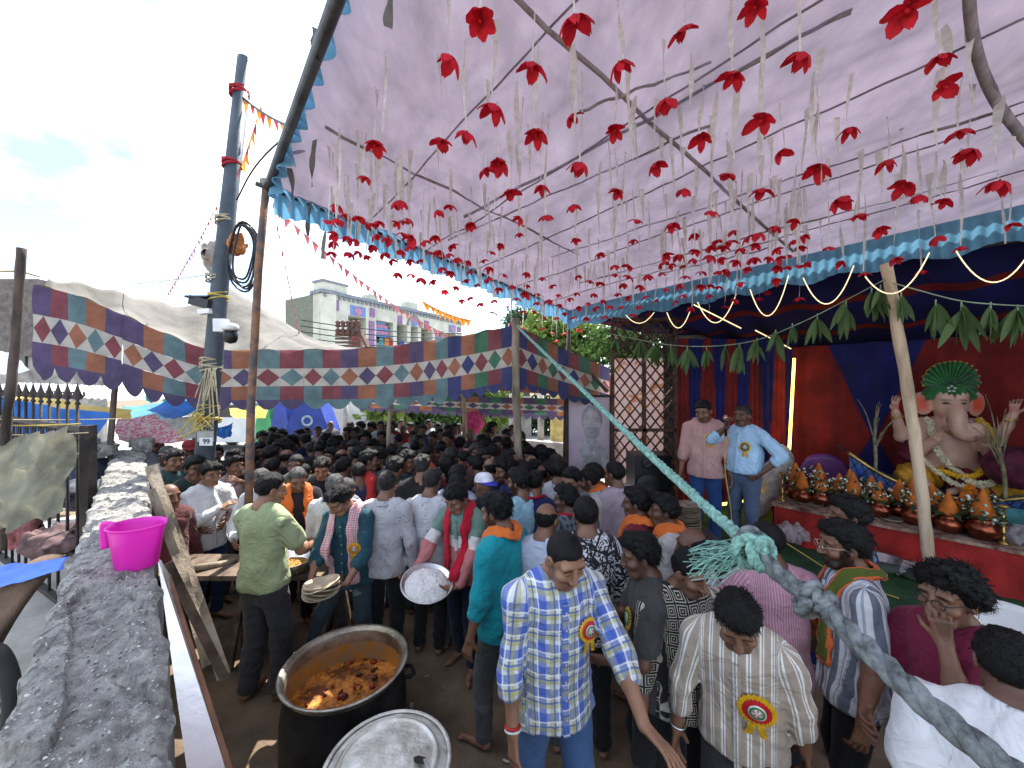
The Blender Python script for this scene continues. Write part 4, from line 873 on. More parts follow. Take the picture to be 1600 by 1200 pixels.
wire('cord from crooked post to patchwork corner', sag(P(34, 424, 3.05), P(62, 432, 4.0), .0), .012, ropey)
# ---- apartment building
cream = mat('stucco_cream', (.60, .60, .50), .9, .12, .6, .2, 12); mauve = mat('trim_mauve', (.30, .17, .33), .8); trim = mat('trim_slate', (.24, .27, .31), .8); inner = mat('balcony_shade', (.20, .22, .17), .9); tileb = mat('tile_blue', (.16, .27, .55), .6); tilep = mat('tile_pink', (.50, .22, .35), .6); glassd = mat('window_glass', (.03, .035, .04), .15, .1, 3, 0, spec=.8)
A0, A1, A2 = Vector((-16.8, 34, 0)), Vector((-6.6, 50.7, 0)), Vector((-20.2, 37.6, 0)); bx = (A1 - A0).normalized(); bn = Vector((bx.y, -bx.x, 0)); BL = (A1 - A0).length; lx = (A2 - A0).normalized(); ln_ = Vector((-lx.y, lx.x, 0)); 
if ln_.dot(-A0) < 0: ln_ = -ln_
bd = empty('apartment_building', A0); tag(bd, 'cream apartment building with mauve pilasters and striped arches in the distance', 'building')
HB = 11.0; ROT = Matrix((bx, bn * -1, Vector((0, 0, 1)))).transposed()
def fp(x, z, o=0.0): return A0 + bx * x + bn * o + Vector((0, 0, z))
def slab(name, x0, x1, z0, z1, o0, o1, mt, par=bd): m = MB(); m.box(fp((x0 + x1) / 2, (z0 + z1) / 2, (o0 + o1) / 2), (x1 - x0, abs(o1 - o0), z1 - z0), 0, ROT); return child(m.build(name, mt), par)
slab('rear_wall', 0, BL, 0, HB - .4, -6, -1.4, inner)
slab('parapet', 0, BL, 9.0, HB - .4, -1.4, 0, cream); slab('cornice', -.2, BL + .2, HB - .4, HB - .1, -1.6, .25, trim)
for i in range(40): slab('dentil', .1 + i * .49, .35 + i * .49, HB - .72, HB - .42, 0.002, .12, trim)
cols = [(0, 2.6), (4.6, 5.8), (8.0, 8.5), (10.0, 10.5), (11.6, 12.1), (14.0, 14.4), (16.0, 16.7), (18.3, BL)]
for a, b in cols: slab('pier', a, b, 0, 9.0, -1.4, .003, cream)
for fl in (3.0, 6.0):
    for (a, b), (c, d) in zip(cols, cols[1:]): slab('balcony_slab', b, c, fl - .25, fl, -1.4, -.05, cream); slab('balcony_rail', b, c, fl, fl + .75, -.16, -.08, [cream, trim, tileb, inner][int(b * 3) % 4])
for (x0, x1) in ((4.9, 5.5), (16.1, 16.6)): slab('pilaster', x0, x1, 4.2, 8.8, .003, .12, mauve)
for x0, x1, z0, z1 in ((.8, 1.6, 9.2, 10.2), (5.0, 5.6, 9.2, 10.1), (8.6, 9.2, 9.0, 9.9), (12.6, 13.3, 9.0, 9.9), (18.6, 19.2, 9.0, 9.9)): slab('panel', x0, x1, z0, z1, .003, .08, mauve)
for x0, x1 in ((2.8, 4.5), (16.9, 18.2)):
    slab('tile_panel', x0, x1, 9.05, 10.0, .003, .06, tileb); m = MB(); m.lathe([(.0, 0), (.42, .001), (.42, .03)], 10); o = m.build('medallion', tilep); o.rotation_euler = (R(90), 0, math.atan2(bx.y, bx.x)); o.location = fp((x0 + x1) / 2, 9.5, .07); child(o, bd)
for x0, x1 in ((6.0, 8.0), (14.4, 16.0)):                # striped half arches
    for k in range(6):
        z0 = 7.4 + k * .32; w = math.sqrt(max(0, 1 - ((k + .5) / 6.2) ** 2)); slab('arch_stripe', x0, x0 + (x1 - x0) * w, z0, z0 + .3, -.5, -.44, [tileb, tilep][k % 2])
m = MB(); m.tube([fp(11.0 + 1.0 * math.cos(a), 9.0 + 1.1 * math.sin(a), .05) for a in [math.pi * i / 14 for i in range(15)]], .14, 6); child(m.build('arch_moulding', trim), bd); m = MB(); m.lathe([(0, 0), (.5, .001), (.5, .03)], 14); o = m.build('rosette', tileb); o.rotation_euler = (R(90), 0, math.atan2(bx.y, bx.x)); o.location = fp(11, 9.45, .06); child(o, bd)
slab('roof_stub', 10.2, 11.8, HB - .1, HB + .75, -1.2, -.2, cream); slab('roof_stub', .0, 2.4, HB - .1, HB + .6, -1.3, .1, cream); slab('roof_cap', -.1, 2.5, HB + .6, HB + .8, -1.4, .2, trim); slab('roof_stub', 5, 6, HB - .1, HB + .5, -1.2, .05, cream)
for (a, b), (c, d) in zip(cols, cols[1:]):
    for fl in (3.0, 6.0):
        w = c - b; wo = slab('window', b + w * .2, b + w * .75, fl + .9, fl + 2.2, -1.39, -1.3, mauve); slab('pane', b + w * .24, b + w * .71, fl + 1.0, fl + 2.1, -1.3, -1.28, glassd)
wash = [mat('wash_%d' % i, c, .9, trans=.1) for i, c in enumerate([(.35, .03, .06), (.06, .09, .3), (.55, .5, .48), (.08, .3, .3), (.6, .25, .05)])]
for i, (x, fl) in enumerate([(3.0, 6), (3.7, 6), (4.2, 6), (6.2, 6), (6.9, 6), (7.4, 6), (12.3, 6), (12.9, 6), (13.5, 6), (14.7, 6), (15.3, 6), (9.0, 6), (9.6, 6)]):
    m = MB(); m.grid(lambda u, v: tuple(fp(x + .55 * u, fl + 1.25 - 1.15 * v, -.02 + .03 * math.sin(u * 9 + i))), 4, 2); child(m.build('laundry', wash[i % 5]), bd)
# left flank
LB = (A2 - A0).length
def flank(name, x0, x1, z0, z1, o0, o1, mt):
    m = MB(); c = A0 + lx * ((x0 + x1) / 2) + ln_ * ((o0 + o1) / 2) + Vector((0, 0, (z0 + z1) / 2)); m.box(c, (x1 - x0, abs(o1 - o0), z1 - z0), 0, Matrix((lx, ln_, Vector((0, 0, 1)))).transposed()); child(m.build(name, mt), bd)
flank('side_wall', .002, LB, 0, HB - .4, -1.2, -.02, cream); flank('cornice', -.1, LB + .2, HB - .4, HB - .1, -1.2, .2, trim); flank('pilaster', .3, .9, 3, 9, -.02, .1, mauve); flank('pilaster', 4.3, 4.8, 3, 9, -.02, .1, mauve); flank('window', 1.6, 3.6, 5.2, 8.3, -.02, .03, glassd); flank('laundry', 2.2, 2.9, 5.6, 7.2, .04, .07, wash[2])
m = MB(); m.tube([A0 + lx * (2.6 + 1.2 * math.cos(a)) + ln_ * .05 + Vector((0, 0, 8.4 + 1.3 * math.sin(a))) for a in [math.pi * i / 12 for i in range(13)]], .12, 6); child(m.build('arch_moulding', trim), bd)
# utility pole with insulators before the building
up = empty('utility_pole', P(563, 700, 22)); tag(up, 'rusty utility pole with insulators in front of the building', 'pole'); rm = mat('rust_iron', (.13, .06, .045), .8)
child(MB().tube([P(563, 700, 22), P(563, 515, 22)], .16, 8).build('shaft', rm), up); child(MB().beam(P(563, 518, 22), P(576, 545, 21.5), .2, .2).build('strut', rm), up)
for k in range(5): child(MB().beam(P(524, 517 + k * 6, 22), P(564, 520 + k * 5, 22), .08, .12).build('crossarm', rm), up)
for k in range(9): child(MB().lathe([(.05, 0), (.16, .08), (.10, .2), (.16, .3), (.04, .42)], 8, P(528 + (k % 5) * 8, 512 + (k // 5) * 12, 21.9)).build('insulator', rm), up)
for k in range(4): wire('power line strung before the apartment facade, number %d from the top' % (k + 1) if False else ['uppermost power line across the apartment facade', 'second power line from the top across the facade', 'third power line from the top across the facade', 'lowest power line across the apartment facade'][k], sag(P(470, 500 + k * 9, 22), P(730, 520 + k * 7, 24), .25), .03)
# ---- leafy trees
def leafmat(name, c, c2): return mat(name, c, .6, .3, 1.3, 0, col2=c2, trans=.30, spec=.3)
lf = [leafmat('leaves_mid', (.085, .16, .035), (.04, .085, .02)), leafmat('leaves_lime', (.19, .26, .05), (.09, .15, .03)), leafmat('leaves_dark', (.05, .095, .03), (.025, .05, .018))]; bark = mat('bark', (.13, .10, .08), .95, .3, 6, .6)
def tree(label, base, h, blobs, n, size, mt, group='trees behind the tents', seed=0):
    rr = np.random.RandomState(seed + 3); root = empty('tree', base); tag(root, label, 'tree', group); cent = [Vector(b[:3]) for b in blobs]
    m = MB(); t0 = Vector(base); mid = t0 + Vector((.1, 0, h * .45)); m.tube([t0, t0.lerp(mid, .5) + Vector((.06, .05, 0)), mid], [h * .03, h * .024, h * .02], 8)
    for c in cent: m.tube([mid - Vector((0, 0, h * .1)), mid.lerp(c, .5) + Vector((0, 0, h * .03)), c], [h * .014, h * .009, h * .003], 5)
    child(m.build('trunk', bark), root)
    V = []; Fc = []
    for i in range(n):
        b = blobs[rr.randint(len(blobs))]; d = rr.normal(size=3); d /= np.linalg.norm(d); r = b[3] * (rr.rand() ** .38); cl = np.array(b[:3]) + d * r * np.array([1, 1, .8]); 
        # leaves grow in sprays
        ax = rr.normal(size=3); ax /= np.linalg.norm(ax); k = size * rr.uniform(.6, 1.3)
        for j in range(3):
            dr = ax + rr.normal(size=3) * .6; dr[2] -= .3; dr /= np.linalg.norm(dr); sdv = np.cross(dr, rr.normal(size=3)); sdv /= np.linalg.norm(sdv) + 1e-9; p = cl + rr.normal(size=3) * size * .5; q = len(V)
            V += [p, p + dr * k * .5 + sdv * k * .28, p + dr * k, p + dr * k * .5 - sdv * k * .28]; Fc.append((q, q + 1, q + 2, q + 3))
    me = bpy.data.meshes.new('crown'); me.from_pydata([tuple(v) for v in V], [], Fc); me.materials.append(mt); o = put('crown', me); child(o, root); return root
def tb_(px, py, d, r): v = P(px, py, d); return (v.x, v.y, v.z, r)
def gp(px, d): return ((px - 800) / F * d, d, 0)
tree('mid green tree left of the pale bamboo pole', gp(668, 15), 3.4, [tb_(640, 640, 15, .8), tb_(668, 622, 15, .9), tb_(695, 645, 15, .8), tb_(680, 610, 15.5, 1.0), tb_(650, 655, 14.8, .55)], 1700, .17, lf[0], seed=1)
tree('dark leafed tree just left of the yellow lime tree', gp(718, 17), 3.6, [tb_(715, 630, 17, 1.0), tb_(735, 650, 17, .9), tb_(725, 610, 17.5, 1.1), tb_(745, 622, 17, .9)], 1500, .18, lf[2], seed=2)
tree('bright yellow green tree behind the front tent pole', gp(775, 16), 3.4, [tb_(770, 645, 16, .8), tb_(790, 635, 16, .8), tb_(760, 655, 15.6, .7), tb_(785, 615, 16.5, .9)], 1700, .17, lf[1], seed=3)
tree('tall yellow green tree rising above the tent corner', gp(868, 15), 6.4, [tb_(868, 530, 15, 1.1), tb_(845, 520, 15, .8), tb_(895, 515, 15, .9), tb_(920, 535, 15, .9), tb_(850, 500, 15.5, .6), tb_(900, 555, 14.6, .8)], 3000, .19, lf[1], seed=4)
tree('dark tree crown above the patchwork tent peak', gp(820, 22), 8.0, [tb_(815, 500, 22, 1.0), tb_(835, 515, 22, 1.1), tb_(855, 498, 22, .9)], 1200, .22, lf[2], seed=5)
tree('dark green tree behind the lattice panel', gp(1010, 13), 5.6, [tb_(985, 530, 13, 1.0), tb_(1020, 545, 13, 1.1), tb_(950, 540, 13.5, 1.0), tb_(1000, 600, 13, 1.2)], 1600, .19, lf[0], seed=6)
tree('shadowy tree behind the compound at left of tents', gp(22, 20), 4.5, [tb_(10, 660, 20, 1.3), tb_(45, 650, 20, 1.1), tb_(30, 630, 21, 1.2)], 1100, .22, lf[0], seed=7)
tree('dark tree foliage behind the yellow pillar', gp(850, 19), 4.2, [tb_(845, 655, 19, 1.0), tb_(865, 640, 19, 1.1), tb_(830, 640, 19, .9)], 1200, .2, lf[2], seed=8)
tree('broad leafed banana clump behind the thin grey pole', gp(610, 14), 2.8, [tb_(600, 632, 14, .5), tb_(618, 625, 14, .4)], 220, .42, lf[1], group=None, seed=9)
# ---- walls, kiosk bins and street clutter far behind
conc = mat('old_concrete', (.38, .36, .33), .95, .3, 1.5, .4, 12, col2=(.13, .12, .11)); yelp = mat('yellow_paint', (.62, .48, .17), .85)
def far_wall(name, label, a, b, z, th, mt): tag(MB().box(((a[0] + b[0]) / 2, (a[1] + b[1]) / 2, z / 2), ((Vector(b) - Vector(a)).length, th, z), 0, Matrix.Rotation(math.atan2(b[1] - a[1], b[0] - a[0]), 3, 'Z')).build(name, mt), label, 'wall')
far_wall('compound_wall', 'stained concrete compound wall right of the front tent pole', gp(790, 10.6), gp(905, 9.6), 1.0, .2, conc)
far_wall('compound_wall', 'pale plaster wall behind the trees in the distance', gp(520, 19), gp(830, 18), 1.9, .2, mat('plaster_pale', (.48, .47, .45), .95, .2, 1))
far_wall('gate_pillar', 'yellow painted gate pillar left of the poster', gp(861, 11), gp(886, 11), 2.6, .4, yelp)
for i, (x, d, t) in enumerate([(845, 12, 612), (800, 12.5, 615), (640, 16, 610), (540, 17, 625), (578, 17, 640)]):
    tag(MB().tube([Vector(gp(x, d)), P(x, t, d)], .1, 8).build('concrete_post', conc), ['concrete post left of the yellow pillar', 'concrete post behind the front tent pole', 'concrete post under the patchwork hem by the tree', 'concrete post right of the blue kiosk', 'concrete post behind the yellow capped person'][i], 'post')
for i in range(7):
    x = 575 + i * 11; tag(MB().box(P(x, 662, 18.5) - Vector((0, 0, .9)), (.12, .1, 1.9)).build('fence_pillar', conc), 'grey pillar of the far balustrade fence', 'pillar', 'far balustrade pillars')
def kiosk(label, px, d, w, hgt, dep, mt, yaw, win=True, sign=False):
    root = empty('waste_kiosk', gp(px, d), yaw); tag(root, label, 'bin'); m = MB(); pr = [(-w / 2, 0), (w / 2, 0), (w / 2, hgt * .55), (w * .25, hgt), (-w * .25, hgt), (-w / 2, hgt * .55)]
    v = [(x, y, z) for y in (-dep / 2, dep / 2) for x, z in pr]; n = 6; m.add(v, [tuple(range(n)), tuple(range(2 * n - 1, n - 1, -1))] + [(k, n + k, n + (k + 1) % n, (k + 1) % n)[::-1] for k in range(n)]); m.build('body', mt, root)
    m = MB(); m.beam((-w / 2 - .012, 0, hgt * .62), (-w * .29, 0, hgt * .95), dep * .7, .02, up=(1, 0, .8)); m.build('hatch', black, root)
    m = MB(); m.box((0, 0, hgt + .03), (w * .56, dep * 1.06, .06)); m.build('lid', white, root)
    if sign:
        m = MB(); m.lathe([(0, 0), (.16, 0), (.16, .01)], 20); o = m.build('emblem', mat('emblem_pale', (.42, .55, .62), .6), root); o.rotation_euler = (R(90), 0, 0); o.location = (0, -dep / 2 - .004, hgt * .72); m = MB(); m.lathe([(0, 0), (.11, 0), (.11, .012)], 6); o = m.build('emblem_core', mt, root); o.rotation_euler = (R(90), 0, 0); o.location = (0, -dep / 2 - .008, hgt * .72)
        for k in range(2):
            for j in range(3): m = MB(); m.box(((k - .5) * w * .62, -dep / 2 - .005, hgt * (.42 - j * .05)), (.22 - .04 * j, .008, .035)); m.build('lettering', white, root)
    return root
kb = mat('kiosk_blue', (.035, .07, .36), .6, .15, 2); kg = mat('kiosk_green', (.06, .33, .12), .6, .15, 2)
kiosk('large blue waste kiosk with round pale emblem', 490, 11.5, 1.25, 2.0, .8, kb, .06, sign=True); kiosk('smaller blue waste kiosk left of the emblem kiosk', 455, 12.2, .8, 1.95, .8, kb, -.35); kiosk('green waste kiosk left of the two blue ones', 430, 12.8, .8, 2.05, .8, kg, -.4)
# white van at the kerb
van = empty('parked_van', gp(385, 15)); tag(van, 'white van parked beyond the crowd left of the green kiosk', 'van'); vp = mat('van_paint', (.68, .69, .70), .35, .06, 2, 0, spec=.6)
g = [( -1.7, .35), (1.9, .35), (1.9, 1.1), (1.2, 1.25), (.7, 1.85), (-1.6, 1.95), (-1.75, 1.6)]; n = len(g); m = MB(); m.add([(x, y, z) for y in (-.8, .8) for x, z in g], [tuple(range(n)), tuple(range(2 * n - 1, n - 1, -1))] + [(k, n + k, n + (k + 1) % n, (k + 1) % n)[::-1] for k in range(n)]); m.build('body', vp, van)
m = MB(); m.box((-.3, -.805, 1.5), (1.5, .02, .45)); m.build('side_window', glassd, van); m = MB(); m.beam((1.22, 0, 1.28), (.76, 0, 1.8), 1.4, .03, up=(1, 0, 1)); m.build('windscreen', glassd, van)
for x in (-1.1, 1.2):
    for y in (-.78, .78): m = MB(); m.tube([(x, y - .1, .34), (x, y + .1, .34)], .33, 18); m.build('wheel', black, van)
# ---- tarpaulins, stalls and roofs on the left
def sheet(name, label, quad, mt, cat='tarpaulin', sagz=.08, n=18, wr=.03, sd_=1.0, parent=None, solid=.006):
    a, b, c, d = [Vector(q) for q in quad]; m = MB()
    def fn(u, v):
        p = a.lerp(b, u).lerp(d.lerp(c, u), v); w = vnoise(u * 5 + sd_, v * 5, u * 0 + sd_) ; return p
    def vf(U, V_):
        X, Y, Z = [((a[i] * (1 - U) + b[i] * U) * (1 - V_) + (d[i] * (1 - U) + c[i] * U) * V_) for i in range(3)]; w = vnoise(U * 6 + sd_, V_ * 4, U * 0 + sd_) * wr * 2 + vnoise(U * 14 + V_ * 5, V_ * 9 + sd_, U * 0) * wr
        return X, Y + w, Z + w * .6 - sagz * 4 * U * (1 - U) * (.4 + .6 * V_) 
    m.vgrid(vf, n, n); o = m.build(name, mt, None)
    if parent is not None: return child(o, parent)
    tag(o, label, cat); return o
tb1 = mat('tarp_blue', (.01, .16, .60), .55, .15, 3, .2, trans=.2); ty = mat('tarp_yellow', (.66, .46, .10), .7, .12, 3, trans=.15); tcy = mat('tarp_cyan', (.16, .42, .55), .6, .15, 3, trans=.2); tteal = mat('tarp_teal', (.04, .40, .32), .6, trans=.2)
sheet('tarpaulin', 'bright blue tarpaulin wall behind the iron gate', [P(-40, 610, 5.6), P(172, 648, 5.0), P(148, 690, 5.0), P(-40, 704, 5.6)], tb1, sagz=.02, sd_=2)
sheet('tarpaulin', 'blue tarpaulin lower sheet below the bright blue wall', [P(20, 692, 5.3), P(150, 682, 5.05), P(148, 740, 5.0), P(20, 740, 5.3)], mat('tarp_blue_dark', (.02, .06, .22), .6), sagz=.02, sd_=5)
sheet('tarpaulin', 'long yellow tarpaulin ridge above the blue sheet', [P(15, 612, 7.4), P(205, 641, 6.6), P(205, 655, 6.2), P(15, 632, 6.4)], ty, sagz=.04, sd_=3)
sheet('tarpaulin', 'blue tarpaulin peak between post and street pole', [P(228, 642, 7.4), P(262, 624, 7.6), P(318, 630, 7.4), P(270, 655, 7.0)], tb1, sagz=.05, sd_=4)
sheet('tarpaulin', 'pale cyan tarpaulin roof beside the steel pole', [P(190, 636, 8.2), P(330, 615, 8.6), P(330, 640, 8.0), P(190, 662, 7.6)], tcy, sagz=.06, sd_=6)
sheet('tarpaulin', 'blue tarpaulin scrap right of the street pole', [P(334, 668, 6.8), P(362, 662, 6.8), P(362, 682, 6.6), P(332, 682, 6.6)], tb1, sagz=.02, sd_=7)
sheet('tarpaulin', 'yellow tarpaulin awning hanging right of the canopy pole', [P(358, 638, 9.4), P(420, 632, 9.6), P(416, 652, 9.0), P(360, 650, 9.0)], mat('tarp_lemon', (.70, .58, .10), .7, trans=.25), sagz=.05, sd_=8)
sheet('shade_umbrella', 'teal shade cloth tip above the blue tarps', [P(226, 618, 9), P(240, 607, 9), P(246, 622, 9), P(228, 626, 8.8)], tteal, cat='shade', sd_=9)
sheet('shade_umbrella', 'teal shade cloth tip just left of the street pole', [P(252, 626, 9), P(264, 612, 9), P(274, 628, 9), P(256, 632, 8.8)], tteal, cat='shade', sd_=10)
rch = fabric('red_check_cloth', (.60, .45, .45), 'check', (.42, .02, .06), size=.12, trans=.1)
o = sheet('stall_cloth', 'red checked cloth covering the stall behind the wall end', [P(182, 655, 5.8), P(240, 648, 6.0), P(300, 690, 5.4), P(182, 690, 5.4)], mat('stall_red', (.45, .10, .14), .9, .4, 26, .1, col2=(.6, .5, .5), lo=.48, hi=.52), cat='cloth', sagz=.03, sd_=11)
sheet('corrugated_sheet', 'grey corrugated sheet fence behind the street pole', [P(255, 650, 7.4), P(318, 648, 7.2), P(318, 680, 7.2), P(255, 678, 7.4)], mat('tin', (.35, .37, .38), .5, metal=.4), cat='sheet', wr=.0, sd_=12)
m = MB(); a, b = P(20, 598, 9.2), P(235, 606, 8.8)
m.grid(lambda u, v: tuple(a.lerp(b, u) + Vector((0, -.9 * v, -.22 * v + .018 * math.sin(u * 150)))), 200, 2); tag(m.build('tin_roof', mat('tin_pale', (.55, .56, .56), .5, .15, 2, metal=.2)), 'pale corrugated tin roof below the patchwork cloth', 'roof')
sh_ = empty('grey_shed', P(60, 700, 14)); tag(sh_, 'grey concrete shed with small windows at far left', 'building')
child(MB().box(P(50, 560, 14) - Vector((0, 0, 1.2)), (3.4, 2, 5.5)).build('wall', conc), sh_); child(MB().box(P(58, 500, 13.4), (1.3, 1, 2.6)).build('water_tank', mat('tank', (.16, .14, .13), .9)), sh_)
for x, y in ((20, 500), (70, 545), (25, 560)): child(MB().box(P(x, y, 12.96), (.7, .08, .8)).build('window', glassd), sh_)
sheet('awning', 'white awning beside the grey shed on the left', [P(-10, 545, 9), P(18, 550, 9), P(46, 578, 8.6), P(-10, 582, 8.6)], white, cat='awning', sd_=13)
# ---- iron gate with finials, shade net, barrow and wheel on the lane side of the wall
iron = mat('gate_iron', (.035, .028, .028), .7, .3, 8, .3)
G0, G1 = P(-60, 629, 5.6), P(138, 673, 3.35); gt = empty('iron_gate', Vector((G1.x, G1.y, 0))); tag(gt, 'black wrought iron gate with spear finials at left', 'gate')
def gpt(u, z): p = G0.lerp(G1, u); p.z = z; return p
for z, w in ((2.10, .05), (1.86, .04), (.95, .04), (.42, .05)): child(MB().beam(gpt(0, z), gpt(1, z), w, w).build('rail', iron), gt)
for u in (0, 1): child(MB().beam(gpt(u, .1), gpt(u, 2.14), .075, .075).build('gate_post', iron), gt)
NB = 19
for i in range(1, NB):
    u = i / NB; child(MB().tube([gpt(u, .42), gpt(u, 2.3)], .012, 6).build('bar', iron), gt); c = gpt(u, 2.3); m = MB(); m.lathe([(.008, 0), (.03, .02), (.012, .045), (.02, .06), (.045, .09), (.02, .15), (.001, .22)], 8, c, sy=.5)
    for sd in (-1, 1): m.tube([c + Vector((sd * a, 0, .06 + b)) for a, b in ((.0, 0), (.035, .01), (.06, .04), (.055, .07))], .009, 5)
    child(m.build('finial', iron), gt)
    uu = u - .5 / NB; q = G0.lerp(G1, uu); q.z = 1.98; t = (G1 - G0); t.z = 0; t.normalize(); child(MB().tube([q + t * (.075 * math.cos(a)) + Vector((0, 0, .095 * math.sin(a))) for a in [2 * math.pi * k / 16 for k in range(16)]], .009, 5, closed=True).build('scroll', iron), gt)
net = mat('shade_net', (.27, .26, .19), .95, .25, 3, .5, 60, trans=.25)
sheet('shade_net', 'olive shade net tied across the gate at left', [P(-60, 706, 3.0), P(108, 664, 3.1), P(102, 796, 2.9), P(-60, 842, 2.75)], net, cat='net', sagz=.02, wr=.05, n=40, sd_=15)
wire('yellow cord along the top of the shade net', sag(P(-30, 664, 3.05), P(126, 662, 3.2), .01), .006, yel); wire('upper pale cord crossing the blue tarpaulin', sag(P(-30, 655, 3.05), P(190, 654, 4.2), .01), .005, ropey); wire('lower pale cord crossing the iron gate', sag(P(-30, 679, 3.0), P(138, 676, 3.3), .01), .005, ropey)
brown = mat('barrow_rust', (.16, .105, .075), .95, .3, 4, .6, 30)
m = MB(); ca, cb_ = P(-90, 905, 2.2), P(102, 872, 2.35)
m.grid(lambda u, v: tuple(ca.lerp(cb_, u) + Vector((-.10 * v, -.55 * v, -.95 * v ** 1.1)) + Vector((.02 * math.sin(v * 8 + u * 3), -.05 * math.sin(v * 3), .03 * math.sin(u * 9)))), 20, 16); o = m.build('covered_barrow', brown, solid=.05); tag(o, 'brown sackcloth covered handcart below the gate', 'cart')
sheet('tarpaulin', 'crumpled blue plastic sheet lying over the brown handcart', [P(-90, 903, 2.17), P(112, 866, 2.33), P(96, 893, 2.24), P(-90, 938, 2.06)], mat('tarp_royal', (.03, .09, .42), .4), sagz=.0, wr=.012, n=26, sd_=16)
wh = empty('cart_wheel', P(-8, 1085, 1.75)); tag(wh, 'black rubber spoked wheel at the lower left edge', 'wheel'); wc = P(-8, 1085, 1.75); ax_ = (E2 * -.3 + Vector((-.2, -1, 0))).normalized(); wu = ax_.cross(Vector((0, 0, 1))).normalized()
child(MB().tube([wc + wu * (.16 * math.cos(a)) + Vector((0, 0, .20 * math.sin(a))) for a in [2 * math.pi * k / 30 for k in range(30)]], .032, 8, closed=True).build('tyre', mat('rubber', (.025, .025, .026), .85)), wh); child(MB().tube([wc + wu * (.13 * math.cos(a)) + Vector((0, 0, .165 * math.sin(a))) for a in [2 * math.pi * k / 30 for k in range(30)]], .012, 6, closed=True).build('rim', dark), wh)
for k in range(12): a = k * math.pi / 6; child(MB().tube([wc, wc + wu * (.13 * math.cos(a)) + Vector((0, 0, .165 * math.sin(a)))], .004, 4).build('spoke', dark), wh)
# goods piled beyond the gate
for i, (x, y, d, r, c, lb) in enumerate([(108, 735, 4.4, (.22, .2, .22), (.10, .12, .20), 'dark blue sack piled behind the gate post'), (122, 705, 4.8, (.2, .2, .16), (.30, .32, .38), 'grey cloth bundle behind the gate post'), (140, 740, 4.6, (.2, .2, .2), (.05, .06, .09), 'black bundle beside the far wall end'), (120, 772, 4.0, (.22, .2, .15), (.12, .13, .17), 'slate coloured bundle on the lane floor'), (90, 845, 3.6, (.25, .2, .12), (.16, .10, .10), 'brown cloth heap on the sunny lane'), (45, 830, 3.9, (.1, .1, .22), (.30, .10, .10), 'folded red garment hung on the gate'), (132, 700, 5.2, (.12, .12, .08), (.05, .35, .36), 'small turquoise basin behind the gate post')]):
    o = sack('bundle', P(x, y, d), r, mat('bundle_%d' % i, c, .9, .3, 9), i + 20); tag(o, lb, 'bundle')
# ================================================================== on the stage
T0, T1 = Vector((3.32, 4.86, 0)), Vector((5.1, 2.92, 0)); tdir = (T1 - T0).normalized(); tn = Vector((-tdir.y, tdir.x, 0));
if tn.dot(Vector((1, 1, 0))) < 0: tn = -tn
TZ = 1.0; TW = 1.5
altar = empty('altar_table', T0); tag(altar, 'long altar table covered in red cloth', 'table')
rcl = mat('altar_cloth', (.40, .022, .018), .85, .2, 4, .35, 20)
child(MB().grid(lambda u, v: tuple(T0.lerp(T1, u) - tn * (.02 + .025 * math.sin(u * 60) * v + .05 * max(0, v - .85) * 4) + Vector((0, 0, TZ - .012 - (TZ - SZ - .015) * v))), 120, 8).build('front_cloth', rcl), altar)
child(MB().grid(lambda u, v: tuple(T0 + tn * (TW * u) - tdir * (.02 + .02 * math.sin(u * 40) * v) + Vector((0, 0, TZ - .012 - (TZ - SZ - .015) * v))), 40, 6).build('end_cloth', rcl), altar)
m = MB(); m.add([T0 - tdir * .03 - tn * .03 + Vector((0, 0, TZ)), T1 - tn * .03 + Vector((0, 0, TZ)), T1 + tn * TW + Vector((0, 0, TZ)), T0 - tdir * .03 + tn * TW + Vector((0, 0, TZ))], [(0, 1, 2, 3)]); m.beam(T0 - tdir * .03 - tn * .03 + Vector((0, 0, TZ - .018)), T1 - tn * .03 + Vector((0, 0, TZ - .018)), .02, .032); child(m.build('table_top', mat('ply_top', (.34, .25, .18), .9, .5, 9, .3, col2=(.10, .03, .03))), altar)
def onT(u, w, z=0.0): return T0 + tdir * u + tn * w + Vector((0, 0, TZ + z))
copper = mat('copper', (.36, .10, .05), .28, .25, 6, .1, metal=.9); brass = mat('brass', (.55, .36, .10), .3, .2, 6, .1, metal=.9); orange = mat('orange_cloth', (.62, .17, .02), .8, .2, 12, .3); garl = mat('jasmine', (.62, .62, .50), .8, .6, 60, 0, col2=(.05, .06, .02), lo=.45, hi=.55); leafd = mat('mango_leaf_dark', (.03, .055, .02), .6)
